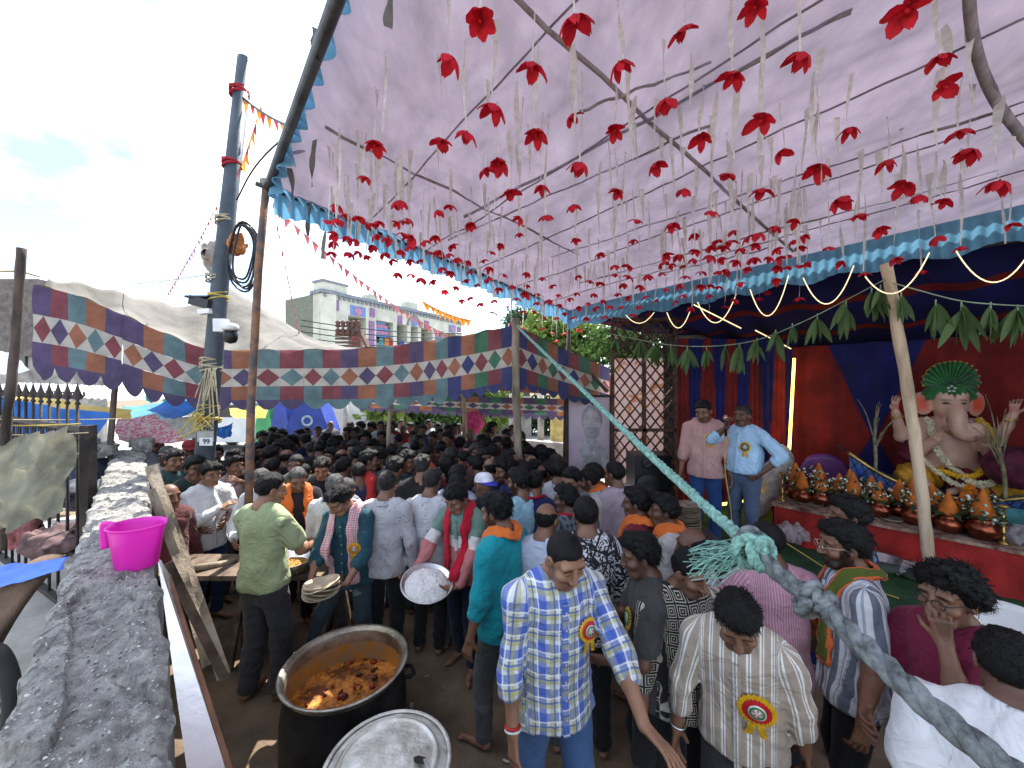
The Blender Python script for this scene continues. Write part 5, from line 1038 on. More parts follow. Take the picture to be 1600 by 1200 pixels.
def kalash():
    me = {}
    me['pot'] = MB().lathe([(.03, 0), (.055, .005), (.085, .05), (.09, .08), (.07, .115), (.045, .13), (.06, .145), (.062, .15)], 18).mesh('pot', copper)
    m = MB(); m.lathe([(.062, 0), (.068, .03), (.05, .09), (.028, .14), (.008, .185), (.001, .19)], 8, sx=1, sy=.9); me['cone'] = m.mesh('coconut_cloth', orange)
    m = MB(); rr = random.Random(3)
    for k in range(60):
        a = rr.uniform(0, 6.28); h = rr.uniform(.0, .16); r = .075 + .02 * rr.random() - .25 * max(0, h - .06); c = Vector((math.cos(a) * r, math.sin(a) * r, h)); q = rr.uniform(.010, .017); m.add([c + Vector(v) * q for v in ((1, 0, 0), (-1, 0, 0), (0, 1, 0), (0, -1, 0), (0, 0, 1), (0, 0, -1))], [(0, 2, 4), (2, 1, 4), (1, 3, 4), (3, 0, 4), (2, 0, 5), (1, 2, 5), (3, 1, 5), (0, 3, 5)], 0 if rr.random() < .62 else 1)
    me['garland'] = m.mesh('garland', [garl, leafd])
    m = MB()
    for k in range(6): a = k * 1.05; d = Vector((math.cos(a), math.sin(a), 0)); sdv = Vector((-d.y, d.x, 0)); m.add([d * .03, d * .09 + sdv * .028 + Vector((0, 0, .03)), d * .15 + Vector((0, 0, -.01)), d * .09 - sdv * .028 + Vector((0, 0, .03))], [(0, 1, 2, 3)])
    me['leaves'] = m.mesh('leaves', leafd); return me
ORD = ['first', 'second', 'third', 'fourth', 'fifth', 'sixth', 'seventh', 'eighth', 'ninth', 'tenth', 'eleventh', 'twelfth', 'thirteenth', 'fourteenth', 'fifteenth', 'sixteenth']
KM = kalash(); kl = [(.14, .62), (.36, .75), (.42, .50), (.58, .62), (.72, .48), (.86, .70), (.95, .46), (1.10, .60), (1.22, .42), (1.35, .58), (1.46, .36), (1.56, .52), (1.68, .34), (1.20, .74), (.66, .80), (.24, .46)]
kl.sort(key=lambda q: onT(q[0], q[1]).x / onT(q[0], q[1]).y)
for i, (u, w) in enumerate(kl):
    k = empty('kalash_pot', onT(u, w - .2), i * 1.3); tag(k, 'copper pot with orange wrapped coconut, %s from the left on the altar' % ORD[i], 'pot', 'votive pots on the altar'); s = random.Random(i).uniform(1.15, 1.45); k.scale = (s, s, s)
    put('pot', KM['pot'], k); put('coconut_cloth', KM['cone'], k, (0, 0, .145)); 
    if i % 4 != 1: put('garland', KM['garland'], k, (0, 0, .13))['kind'] = 'stuff'
    put('leaves', KM['leaves'], k, (0, 0, .145))
for i, (u, w) in enumerate([(.05, .16), (1.80, .10)]):
    o = MB().lathe([(.045, 0), (.045, .015), (.012, .03), (.012, .1), (.02, .11), (.012, .12), (.012, .22), (.02, .23), (.012, .24), (.012, .33), (.04, .35), (.042, .36), (.01, .37)], 12, onT(u, w)).build('oil_lamp', brass); tag(o, ['brass oil lamp at the left end of the altar', 'brass oil lamp right of the votive pots'][i], 'lamp')
plm = mat('leaf_plate', (.27, .21, .14), .9, .3, 12, .4)
for i, (u, w, r) in enumerate([(.32, .2, .14), (1.05, .18, .1), (2.25, .15, .19)]): o = MB().lathe([(.01, .006), (r * .8, .008), (r, .03), (r * 1.02, .03), (r * .8, 0)], 20, onT(u, w, .005)).build('offering_plate', [plm, plm, mat('plate_grey', (.16, .15, .13), .6)][i]); tag(o, ['leaf plate near the left altar end', 'small leaf plate in front of the pots', 'wide dark plate at the right of the altar'][i], 'plate')
bagm = mat('plastic_bag', (.62, .58, .60), .25, .12, 8, .3, trans=.35, alpha=.55, spec=.7)
for i, (c, r, lb) in enumerate([(onT(1.95, .25, .07), (.14, .1, .09), 'crumpled clear plastic bag on the altar'), (onT(2.05, .08, .05), (.12, .08, .05), 'flat plastic bag hanging at the altar edge'), (onT(2.6, .12, .05), (.16, .1, .06), 'plastic bag at the right altar edge'), (P(1235, 832, 4.5), (.18, .12, .10), 'crumpled plastic bag on the green carpet left'), (P(1397, 884, 3.9), (.11, .1, .07), 'plastic bag on the carpet under the altar')]): tag(sack('plastic_bag', c, r, bagm, 50 + i, k=1.2), lb, 'bag')
o = sack('covered_basket', onT(2.2, .45, .09), (.18, .16, .12), mat('basket_brown', (.20, .15, .10), .8), 61); tag(o, 'brown covered basket right of the votive pots', 'basket'); o = sack('clay_mound', onT(.85, .30, .06), (.16, .13, .08), mat('clay_maroon', (.12, .04, .035), .8), 62, k=.3); tag(o, 'dark maroon covered bowl among the pots', 'bowl')
o = MB().box(onT(2.1, .95, .09), (.85, .03, .18), 0, Matrix.Rotation(math.atan2(tdir.y, tdir.x), 3, 'Z')).build('turquoise_board', mat('turq', (.08, .32, .34), .6)); tag(o, 'turquoise board under the idol plinth', 'board')
pk = mat('lotus_pink', (.50, .06, .14), .5, .4, 20, .2, col2=(.65, .40, .42)); lt = empty('lotus_pot', onT(2.52, .48)); tag(lt, 'small pot crowned with pink lotus petals on the altar', 'pot'); KM2 = put('pot', KM['pot'], lt); 
def petals(n, r, ln, z, up, mt, par, name='petal', w=.05):
    for k in range(n):
        a = 2 * math.pi * k / n + z * 9; d = Vector((math.cos(a), math.sin(a), 0)); sdv = Vector((-d.y, d.x, 0)); pts = [d * r + Vector((0, 0, z)), d * (r + ln * .5) + sdv * w + Vector((0, 0, z + up * .6)), d * (r + ln) + Vector((0, 0, z + up)), d * (r + ln * .5) - sdv * w + Vector((0, 0, z + up * .6)), d * (r + ln * .52) + Vector((0, 0, z + up * .45))]
        m = MB(); m.add(pts, [(0, 1, 4), (1, 2, 4), (2, 3, 4), (3, 0, 4)], 0, True); m.build(name, mt, par)
petals(8, .02, .12, .15, .04, pk, lt); petals(7, .01, .09, .18, .08, pk, lt); petals(5, .0, .06, .21, .10, pk, lt)
lt = empty('flower_dish', onT(2.78, .22)); tag(lt, 'dish of pink and yellow flowers at the right altar edge', 'flowers'); petals(9, .02, .1, .02, .05, pk, lt); petals(7, .01, .07, .05, .06, mat('marigold', (.75, .42, .02), .7), lt)
# vessels on the carpet under the altar
for i, (x, y) in enumerate([(1378, 880), (1425, 893)]): o = MB().lathe([(.09, 0), (.13, .05), (.14, .12), (.15, .125), (.13, .12), (.1, .02)], 18, P(x, y, 3.85) - Vector((0, 0, .06))).build('steel_vessel', mat('steel_bright', (.5, .5, .5), .3, metal=.8)); tag(o, ['steel bowl on the carpet under the altar', 'steel bowl on the carpet beside the peeled pole'][i], 'bowl')
# ---- the idol (one sculpted body; turban, garments, garlands and seat are its parts)
GP = P(1482, 768, 4.72); gyaw = math.atan2(-GP.x, GP.y) * .62; GS = 1.0
idol = empty('ganesha_idol', GP, gyaw); idol.scale = (.98, .98, 1.08); tag(idol, 'seated elephant headed idol with green turban on blue couch', 'statue')
gskin = mat('idol_skin', (.58, .36, .27), .42, .08, 5, .05, sss=.1, attr='tint'); g = Sdf(spaced(-.62, .62, .012, [(-.25, .25, .009)]), spaced(-.5, .42, .012, [(-.4, .1, .009)]), spaced(-.02, 1.4, .012, [(.7, 1.2, .008)]))
g.all([ell((0, .02, .36), (.27, .23, .26), k=.06), ell((0, .02, .62), (.24, .17, .22), k=.06), cap((-.2, .04, .74), (.2, .04, .74), .10, k=.06), cap((0, .02, .78), (0, -.02, .95), .10, .12, k=.05), ell((0, -.02, 1.0), (.165, .16, .17), k=.04), ell((0, -.10, .93), (.11, .10, .12), k=.04), ell((.07, -.08, 1.10), (.07, .08, .07), k=.05), ell((-.07, -.08, 1.10), (.07, .08, .07), k=.05)])
trunk = spline([(0, -.14, .95), (.005, -.22, .86), (.0, -.25, .76), (.02, -.27, .69), (.09, -.28, .665), (.15, -.275, .70), (.15, -.27, .76), (.10, -.275, .77), (.09, -.28, .735)], 3)
for i in range(len(trunk) - 1): t = i / len(trunk); g.prim(cap(trunk[i], trunk[i + 1], .082 * (1 - t * .72), .082 * (1 - (t + .04) * .72), k=.02))
for sd in (1, -1):
    g.all([ell((.235 * sd, .0, 1.0), (.10, .028, .135), rot_z(.5 * sd) @ rot_y(.15 * sd), .02), sub(ell((.245 * sd, -.055, 1.0), (.07, .035, .10), rot_z(.5 * sd), .02)), cap((.09 * sd, -.17, .84), (.12 * sd, -.24, .80), .018, .008, k=.01)])
    # upper arms raised, lower arms forward, legs folded
    g.all([cap((.23 * sd, .04, .74), (.42 * sd, .04, .60), .085, .07, k=.04), cap((.42 * sd, .04, .60), (.50 * sd, -.06, .88), .068, .045, k=.03)]); 
    g.all(hand_prims(A(.505 * sd, -.07, .90), (.05 * sd, -.1, 1), (-.3 * sd, -1, 0), sd, 1.15, .5 if sd > 0 else .3))
    g.all([cap((.20 * sd, .0, .68), (.30 * sd, -.16, .48), .08, .066, k=.04), cap((.30 * sd, -.16, .48), (.20 * sd, -.32, .60 if sd > 0 else .62), .064, .045, k=.03)]); g.all(hand_prims(A(.20 * sd, -.33, .61), (-.3 * sd, -.7, .25) if sd > 0 else (-.1, -.5, .8), (0, 0, 1) if sd > 0 else (0, -1, 0), sd, 1.15, .25))
    g.all([cap((.15 * sd, -.05, .20), (.42 * sd, -.24, .20), .14, .115, k=.05)])
g.all([cap((.42, -.24, .18), (.02, -.34, .10), .105, .065, k=.04), cap((.02, -.34, .09), (-.12, -.40, .07), .05, .035, k=.03), cap((-.42, -.24, .18), (-.20, -.33, -.02), .10, .065, k=.04), cap((-.20, -.33, 0), (-.17, -.45, .0), .05, .035, k=.03)])
for q in (1, -1): g.prim(sub(ell((.075 * q, -.185, 1.01), (.03, .02, .018), k=.012))); g.prim(ell((.073 * q, -.160, 1.01), (.026, .02, .015), k=.003))
V, Q = g.mesh(); V, Q = drop_islands(V, Q); x, y, z = np.abs(V[:, 0]), V[:, 1], V[:, 2]; ti = np.ones((len(V), 3))
def gb(mk, c): ti[:] = ti * (1 - mk[:, None]) + np.array(c) * mk[:, None]
gb(np.clip(np.exp(-((x - .245) / .065) ** 4 - ((z - 1.0) / .10) ** 4) * (y < .02), 0, 1), (1.1, .22, .12)); gb(np.clip(np.exp(-((x - .074) / .03) ** 4 - ((z - 1.01) / .016) ** 4) * (y < -.13), 0, 1), (.08, .05, .05)); gb(np.clip(np.exp(-((x - .074) / .045) ** 4 - ((z - 1.045) / .008) ** 2) * (y < -.1), 0, 1), (.12, .08, .06)); gb(np.exp(-(x / .012) ** 2 - ((z - 1.09) / .04) ** 2) * (y < -.1), (.6, .1, .08)); gb(np.clip(np.exp(-((x - .5) / .05) ** 4 - ((z - .96) / .035) ** 4), 0, 1) * .6, (.7, .12, .15)); gb(np.clip(np.exp(-((x - .17) / .05) ** 4 - ((z - .0) / .05) ** 4) * (y < -.38), 0, 1) * .6, (.7, .15, .15))
put('body', np_mesh('body', V, Q, gskin, None, ti), idol)
def sculpt(name, prims, mt, vox=.012, dispf=None, lo=(-.6, -.6, -.1), hi=(.6, .5, 1.5)):
    g = Sdf(*[spaced(lo[i], hi[i], vox, []) for i in range(3)]); g.all(prims)
    if dispf: g.disp(dispf, .06)
    V, Q = g.mesh(); return put(name, np_mesh(name, V, Q, mt), idol)
gt_ = mat('turban_green', (.012, .15, .03), .55, .4, 6, .3, stretch=(1, 1, 1), sheen=.3, col2=(.004, .05, .012)); gold = mat('gold_trim', (.60, .42, .13), .35, .2, 8, .2, metal=.8); maroon = mat('dhoti_maroon', (.13, .008, .03), .75, .3, 6, .3); mustard = mat('silk_mustard', (.55, .27, .015), .6, .25, 6, .3)
sculpt('turban', [cap((-.15, -.02, 1.11), (.15, -.02, 1.11), .09, k=.05), ell((0, .0, 1.15), (.19, .18, .11), k=.04)], gt_, .01, lambda X, Y, Z, D: .012 * np.sin(np.arctan2(X, Z - 1.3) * 26 + Y * 10), (-.35, -.35, .95), (.35, .35, 1.4))
# pleated fan crest
m = MB(); n = 64
def fan(u, v):
    a = math.pi * (.02 + .96 * u); r = .05 + (.25 + .02 * math.sin(u * 9)) * v; y = -.02 + .028 * math.sin(u * 2 * math.pi * 15) * (.3 + v) - .03 * v; return (math.cos(a) * r * .80, y, 1.17 + math.sin(a) * r * 1.08)
m.grid(fan, n * 2, 6); m.build('turban_fan', gt_, idol, solid=.012); m = MB(); m.tube([Vector(fan(i / 64, 1.01)) for i in range(65)], .010, 5); m.build('fan_trim', gold, idol)
m = MB(); 
for a in range(5): m.lathe([(.0, -.012), (.02, 0), (.0, .012)], 8, (.03 * math.cos(a * 1.257 + .3) - .04, -.20, 1.17 + .03 * math.sin(a * 1.257 + .3)))
m.build('turban_brooch', mat('pearl', (.75, .70, .68), .3), idol)
sculpt('dhoti', [cap((.15, -.05, .19), (.43, -.25, .19), .155, .13, k=.05), cap((-.15, -.05, .19), (-.43, -.25, .19), .155, .13, k=.05), ell((0, .02, .22), (.30, .25, .16), k=.05), cap((.43, -.25, .18), (.12, -.33, .11), .12, .085, k=.05)], mustard, .013, lambda X, Y, Z, D: .012 * np.sin(X * 60 + Z * 30 + Y * 20))
sculpt('front_drape', [ell((.12, -.28, .05), (.24, .13, .22), k=.03), ell((.0, -.24, .22), (.16, .06, .1), k=.03)], maroon, .013, lambda X, Y, Z, D: .008 * np.sin(X * 70 + Z * 18), (-.4, -.6, -.3), (.6, .2, .6))
sculpt('shawl', [cap((.24, .08, .76), (.33, .02, .40), .10, .12, k=.04), cap((-.24, .08, .76), (-.33, .02, .40), .10, .12, k=.04)], maroon, .014, lambda X, Y, Z, D: .012 * np.sin(Z * 60 + X * 40))
def beads(name, pts, r, mt, nper=1, seed=1):
    m = MB(); rr = random.Random(seed); L_ = spline(pts, 10)
    for p in L_:
        for k in range(3): c = p + Vector((rr.uniform(-1, 1), rr.uniform(-1, 1), rr.uniform(-1, 1))) * r * .45; m.add([c + Vector(v) * r * rr.uniform(.7, 1) for v in ((1, 0, 0), (-1, 0, 0), (0, 1, 0), (0, -1, 0), (0, 0, 1), (0, 0, -1))], [(0, 2, 4), (2, 1, 4), (1, 3, 4), (3, 0, 4), (2, 0, 5), (1, 2, 5), (3, 1, 5), (0, 3, 5)])
    o = m.build(name, mt, idol); o['kind'] = 'stuff'
jas = mat('garland_white', (.72, .66, .45), .8, .25, 40, .1); mar = mat('garland_yellow', (.78, .45, .02), .8, .25, 40, .1); moo = mat('garland_orange', (.70, .20, .01), .8, .25, 40, .1)
beads('garland', [(-.22, -.14, .82), (-.20, -.22, .62), (-.15, -.30, .42), (-.02, -.44, .24), (.08, -.47, .19), (.20, -.46, .22), (.30, -.42, .36), (.34, -.32, .45)], .036, jas); beads('garland', [(-.34, -.14, .52), (-.34, -.28, .42), (-.26, -.40, .30), (-.12, -.46, .18), (.02, -.48, .14)], .028, jas, seed=2); beads('garland', [(-.18, -.36, .28), (-.05, -.44, .25), (.08, -.44, .28), (.14, -.42, .34)], .030, mar, seed=3); beads('garland', [(.22, -.10, .84), (.28, -.16, .74), (.30, -.2, .60)], .03, mar, seed=4); beads('garland_tassel', [(.0, -.5, .14), (-.02, -.52, .05)], .05, moo, seed=5); beads('garland', [(.16, -.40, .40), (.2, -.40, .36), (.24, -.38, .42)], .04, moo, seed=6); beads('necklace', [(-.11, -.16, .74), (-.06, -.19, .68), (0, -.2, .66), (.06, -.19, .68), (.11, -.16, .74)], .012, gold, seed=7)
for sd in (1, -1): m = MB(); m.tube([Vector((.487 * sd + .055 * math.cos(a), -.045 + .055 * math.sin(a), .835 + .01 * math.cos(a))) for a in [2 * math.pi * k / 16 for k in range(16)]], .012, 6, closed=True); m.build('bangle', gold, idol)
# crescent couch: quilted blue with gold rims
couch = empty('blue_couch', GP + Vector((0, .05, -.14)), gyaw); tag(couch, 'crescent shaped quilted blue couch under the idol', 'couch')
qb = mat('quilt_blue', (.012, .07, .30), .45, .2, 5, .15)
def cr_(u, v): x = -.98 + 1.96 * u; bow = (abs(x) / .98) ** 2.2; zt = .16 + .42 * bow; zb = -.03 + .16 * bow; q = .018 * abs(math.sin((x * 9 + v * 3.2))) * abs(math.sin(x * 9 - v * 3.2)); return (x, -.47 + .10 * bow - q - .03 * math.sin(v * math.pi), zb + (zt - zb) * v)
MB().grid(cr_, 110, 18).build('quilted_front', qb, couch)
MB().grid(lambda u, v: (lambda p: (p[0], p[1] + .75 * v, p[2] + .02 * math.sin(v * 3)))(cr_(u, 1)), 40, 4).build('seat', mat('couch_sky', (.06, .22, .45), .5), couch); MB().grid(lambda u, v: (lambda p: (p[0], p[1] + .75 * v, p[2]))(cr_(u, 0)), 40, 2).build('base', qb, couch)
for v in (0, 1): MB().tube([Vector(cr_(i / 60, v)) + Vector((0, -.012, 0)) for i in range(61)], .022, 8).build('gold_rim', gold, couch)
for i in range(22): MB().tube([Vector(cr_(min(1, max(0, (i - 1) / 20 + t * .10)), t)) + Vector((0, -.012, 0)) for t in (0, .25, .5, .75, 1)], .005, 4).build('quilt_seam', black, couch); MB().tube([Vector(cr_(min(1, max(0, (i) / 20 - t * .10)), t)) + Vector((0, -.012, 0)) for t in (0, .25, .5, .75, 1)], .005, 4).build('quilt_seam', black, couch)
sack_m = mat('velvet_maroon', (.10, .01, .035), .8, .3, 8, .3); o = sack('velvet_cushion', P(1590, 730, 4.1), (.3, .2, .22), sack_m, 71, k=.4); tag(o, 'maroon velvet bolster at the right of the couch', 'cushion')
o = MB().box(GP + Vector((0, .15, -.27)), (1.7, .9, .16), 0, Matrix.Rotation(gyaw, 3, 'Z')).build('idol_plinth', mat('plinth_gold', (.30, .22, .10), .6)); tag(o, 'low gilded plinth beneath the blue couch', 'plinth')
# dry sugarcane stalks
cane = mat('dry_cane', (.30, .27, .15), .8, .3, 9)
def canes(label, base, top, fr):
    r_ = empty('sugarcane', base); tag(r_, label, 'plant'); child(MB().tube(spline([base, base.lerp(top, .5) + Vector((.02, 0, 0)), top], 8), .018, 7).build('stalk', cane), r_); rr = random.Random(int(base.x * 100))
    for k in range(fr): a = base.lerp(top, .55 + .45 * rr.random()); e = a + Vector((rr.uniform(-.35, .35), rr.uniform(-.1, .1), rr.uniform(.3, .6))); child(MB().tube(spline([a, a.lerp(e, .5) + Vector((0, 0, .08)), e], 4), [.007 * (1 - i / 9.5) + .001 for i in range(9)], 4).build('leaf_blade', cane), r_)
canes('dry sugarcane stalk left of the idol', P(1366, 758, 4.8), P(1366, 680, 4.8), 9); canes('dry sugarcane stalk leaning at the right of the idol', P(1571, 778, 3.95), P(1560, 700, 3.95), 9)
# ---- mango leaf garland on a cord
lg = leafmat('mango_leaf', (.10, .17, .06), (.045, .085, .03)); cord = mat('green_cord', (.30, .40, .28), .8)
lv = [P(955, 522, 6.2), P(1040, 538, 5.6), P(1110, 541, 5.2), P(1180, 532, 4.8), P(1250, 505, 4.4), P(1320, 470, 4.05), P(1384, 436, 3.68)]; lv2 = [P(1388, 440, 3.68), P(1440, 455, 3.5), P(1500, 470, 3.35), P(1560, 476, 3.25), P(1640, 480, 3.1)]
FEST = []
for pts, lb in ((lv, 'festoon of green mango leaves strung from lattice to peeled pole'), (lv2, 'festoon of green mango leaves strung right of the peeled pole')):
    fe = empty('leaf_festoon', pts[0]); tag(fe, lb, 'festoon'); child(MB().tube(spline(pts, 6), .006, 5).build('cord', cord), fe); FEST.append(fe)
def bunch(c, n, ln, sd_, par):
    rr = random.Random(sd_); root = empty('leaf_bunch', c); child(root, par); MB().tube([(0, 0, 0), (0, 0, -ln * .25)], .006, 5).build('stem', cord, root)
    for k in range(n):
        a = rr.uniform(0, 6.28); sp = rr.uniform(.05, .95); d = Vector((math.cos(a) * sp, math.sin(a) * sp, -1)).normalized(); sdv = d.cross(Vector((math.cos(a + 1), math.sin(a + 1), .2))).normalized(); nr = d.cross(sdv); L_ = ln * rr.uniform(.55, 1); w = L_ * rr.uniform(.09, .15); o0 = Vector((0, 0, -ln * rr.uniform(.05, .35))); V = []; nn = 6
        for i in range(nn + 1):
            t = i / nn; ww = w * math.sin(math.pi * min(1, t * .92 + .06)) ** .8; c0 = o0 + d * (L_ * t) + nr * (L_ * .18 * t * t) + Vector((0, 0, -.05 * t * t)); V += [c0 - sdv * ww + nr * ww * .35, c0, c0 + sdv * ww + nr * ww * .35]
        m = MB(); m.add(V, [f for i in range(nn) for f in ((3 * i, 3 * i + 1, 3 * i + 4, 3 * i + 3), (3 * i + 1, 3 * i + 2, 3 * i + 5, 3 * i + 4))], 0, True); m.build('leaf', lg, root)
bl = [(962, 524, 6.15), (1000, 530, 5.9), (1022, 535, 5.75), (1048, 538, 5.55), (1074, 541, 5.4), (1104, 541, 5.25), (1133, 538, 5.1), (1155, 536, 4.95), (1183, 528, 4.75), (1212, 515, 4.6), (1238, 505, 4.45), (1277, 490, 4.3), (1322, 468, 4.05), (1362, 450, 3.8), (1376, 445, 3.75), (1408, 455, 3.6), (1462, 468, 3.45), (1502, 470, 3.35), (1548, 472, 3.28), (1590, 476, 3.2)]
for i, (x, y, d) in enumerate(bl): bunch(P(x, y, d), 7 + (i * 5) % 6, .22 + .13 * ((i * 7) % 5) / 5, i, FEST[0 if i < 15 else 1])
# ---- lights
glow = mat('rope_light', (.9, .8, .55), .5, 0, 1, 0, emit=(1, .78, .42), es=.42); ledm = mat('led_strip', (.9, .6, .1), .5, 0, 1, 0, emit=(1, .62, .08), es=2.5)
arcs = [(985, 500, 1018, 515, 5.4), (1045, 490, 1082, 512, 4.9), (1106, 478, 1150, 508, 4.6), (1175, 462, 1232, 492, 4.2), (1256, 434, 1336, 474, 3.9), (1352, 432, 1450, 458, 3.55), (1496, 396, 1605, 438, 3.3)]
arcs = [((978, 492), (1000, 505), (1022, 488), 5.4), ((1042, 488), (1062, 512), (1080, 480), 4.9), ((1090, 472), (1112, 503), (1150, 460), 4.6), ((1172, 452), (1192, 491), (1232, 430), 4.2), ((1255, 434), (1285, 474), (1334, 415), 3.9), ((1352, 432), (1384, 458), (1452, 395), 3.55), ((1494, 392), (1535, 437), (1605, 400), 3.3)]
for i, (a, b, c, d) in enumerate(arcs):
    A_, B_, C_ = [Vector((q[0], q[1], 0)) for q in (a, b, c)]; pts = []
    t0_ = (B_.x - A_.x) / (C_.x - A_.x); k_ = (B_.y - (A_.y + (C_.y - A_.y) * t0_)) / (t0_ * (1 - t0_))
    for j in range(21): t = .5 - .5 * math.cos(math.pi * j / 20); pts.append(P(A_.x + (C_.x - A_.x) * t, A_.y + (C_.y - A_.y) * t + k_ * t * (1 - t) * (1.0), d))
    o = MB().tube(pts, .0052, 6).build('rope_light', glow); tag(o, ['lit rope light loop hanging before the lattice', 'lit rope light loop at the left curtain edge', 'lit rope light loop above the man in pink shirt', 'lit rope light loop above the microphone man', 'lit rope light loop left of the peeled pole', 'lit rope light loop behind the peeled pole', 'lit rope light loop at the top right edge'][i], 'light')
for a, b, d, lb in (((1084, 476), (1158, 513), 4.7, 'lit rope light rod slanting above the curtain'), ((1180, 516), (1236, 545), 5.0, 'short lit rope light rod below the leaf cord')): o = MB().tube([P(*a, d), P(*b, d)], .007, 6).build('rope_light', glow); tag(o, lb, 'light')
o = MB().tube([P(1241, 560, 6.2), P(1233, 706, 6.1)], .02, 8).build('led_strip', ledm); tag(o, 'glowing yellow vertical light strip at the backdrop corner', 'light'); o = MB().beam(P(1105, 792, 5.6), P(1200, 776, 5.9), .03, .03).build('led_strip', ledm); tag(o, 'glowing yellow light strip along the stage floor', 'light')
# ---- lattice, poster, loudspeaker, sacks, chairs
lat = empty('lattice_panel', P(1000, 780, 6.3)); tag(lat, 'brown wooden lattice panel left of the stage curtain', 'lattice'); lw = mat('lattice_wood', (.10, .05, .032), .8, .3, 9); x0, x1 = P(956, 0, 6.3).x, P(1054, 0, 6.3).x; z0, z1 = .5, 3.55; sp_ = .145
def clipseg(c, s):                # line z = s*x + c within the panel
    pts = [];
    for x in (x0, x1):
        z = s * x + c
        if z0 <= z <= z1: pts.append((x, z))
    for z in (z0, z1):
        x = (z - c) / s
        if x0 < x < x1: pts.append((x, z))
    return pts[:2] if len(pts) >= 2 else None
for s in (1.25, -1.25):
    c = -8
    while c < 10:
        q = clipseg(c, s)
        if q and abs(q[0][0] - q[1][0]) > .03: y = 6.3 + (.012 if s > 0 else -.012); child(MB().beam((q[0][0], y, q[0][1]), (q[1][0], y, q[1][1]), .02, .032, up=(0, 1, 0)).build('slat', lw), lat)
        c += sp_ * 1.45
for a, b in (((x0, z0), (x0, z1)), ((x1, z0), (x1, z1)), ((x0, z1), (x1, z1)), ((x0, 1.75), (x1, 1.75)), (((x0 + x1) / 2, z0), ((x0 + x1) / 2, z1))): child(MB().beam((a[0], 6.26, a[1]), (b[0], 6.26, b[1]), .05, .06, up=(0, 1, 0)).build('frame_bar', lw), lat)
wick = mat('wicker', (.10, .06, .04), .9, .5, 30, .6); rr = random.Random(9)
for k in range(70): a = Vector((rr.uniform(x0, x1), 6.24, rr.uniform(3.0, 3.5))); child(MB().tube(spline([a, a + Vector((rr.uniform(-.15, .15), -.03, rr.uniform(-.1, .1))), a + Vector((rr.uniform(-.25, .25), .0, rr.uniform(-.2, .12)))], 4), .008, 4).build('twig', wick), lat)
bn_ = MB().grid(lambda u, v: tuple(P(955 + 92 * u, 560 + 200 * v, 6.85)), 4, 4).build('banner', mat('banner_pink', (.78, .56, .54), .85, .1, 5, 0, col2=(.60, .24, .12), lo=.38, hi=.44, trans=.1)); tag(bn_, 'pale pink printed banner behind the lattice', 'banner')
po = empty('portrait_poster', P(918, 745, 6.75)); tag(po, 'framed lilac poster with a faded portrait of a bearded man', 'poster'); pap = mat('poster_paper', (.74, .58, .66), .8, .06, 3); c = P(920, 682, 6.75); PWd, PH = .76, 1.42; g_hair = mat('print_hair', (.42, .40, .42), .8); g_skin = mat('print_face', (.58, .52, .54), .8); g_beard = mat('print_beard', (.45, .42, .43), .8); g_shirt = mat('print_shirt', (.70, .67, .68), .8); g_line = mat('print_line', (.46, .43, .44), .8)
child(MB().box(c, (PWd, .02, PH)).build('sheet', pap), po)
def flat(name, pts, mt, lay): m = MB(); n = len(pts); y0 = c.y - .012 - lay * .003; m.add([(c.x + x, y0, c.z + z) for x, z in pts], [tuple(range(n))]); child(m.build(name, mt), po)
def oval(cx, cz, rx, rz, n=28, a0=0, a1=2 * math.pi): return [(cx + rx * math.cos(a0 + (a1 - a0) * i / n), cz + rz * math.sin(a0 + (a1 - a0) * i / n)) for i in range(n)]
flat('printed_shirt', [(-.16, -.60), (.33, -.60), (.33, -.30), (.24, -.16), (.12, -.06), (-.06, -.06), (-.17, -.14)], g_shirt, 0); flat('printed_neck', [(-.05, .02), (.13, .02), (.14, -.08), (.05, -.30), (-.06, -.10)], g_skin, 1); flat('printed_hair', oval(.05, .30, .185, .25), g_hair, 2); flat('printed_face', oval(.05, .235, .155, .25), g_skin, 3); flat('printed_beard', [(-.105, .19), (-.08, .16), (-.02, .165), (.05, .175), (.12, .165), (.18, .16), (.205, .19), (.19, .06), (.13, -.02), (.05, -.045), (-.03, -.02), (-.09, .06)], g_beard, 4); flat('printed_mouth', oval(.05, .105, .05, .015), g_skin, 5)
for sx in (-.02, .12): flat('printed_eye', oval(sx, .285, .032, .012), g_line, 4); flat('printed_brow', oval(sx, .325, .05, .011), g_hair, 5)
flat('printed_nose', [(.03, .28), (.07, .28), (.085, .20), (.015, .20)], g_beard, 6); flat('printed_collar', [(-.06, -.06), (.05, -.30), (-.02, -.30), (-.12, -.14)], mat('print_collar', (.78, .75, .75), .8), 6); flat('printed_collar', [(.14, -.06), (.05, -.30), (.12, -.30), (.22, -.14)], MATS['print_collar'], 7)
for a, b in (((-PWd / 2, -PH / 2), (-PWd / 2, PH / 2)), ((PWd / 2, -PH / 2), (PWd / 2, PH / 2)), ((-PWd / 2 - .02, PH / 2), (PWd / 2 + .02, PH / 2)), ((-PWd / 2 - .02, -PH / 2), (PWd / 2 + .02, -PH / 2))): child(MB().beam((c.x + a[0], c.y - .02, c.z + a[1]), (c.x + b[0], c.y - .02, c.z + b[1]), .04, .05, up=(0, 1, 0)).build('frame_bar', MATS['dark_pole']), po)
spk = empty('loudspeaker', P(1012, 790, 5.5)); tag(spk, 'tall black loudspeaker box below the lattice', 'speaker'); child(MB().box(P(1012, 765, 5.5), (.50, .4, 1.05)).build('cabinet', black), spk)
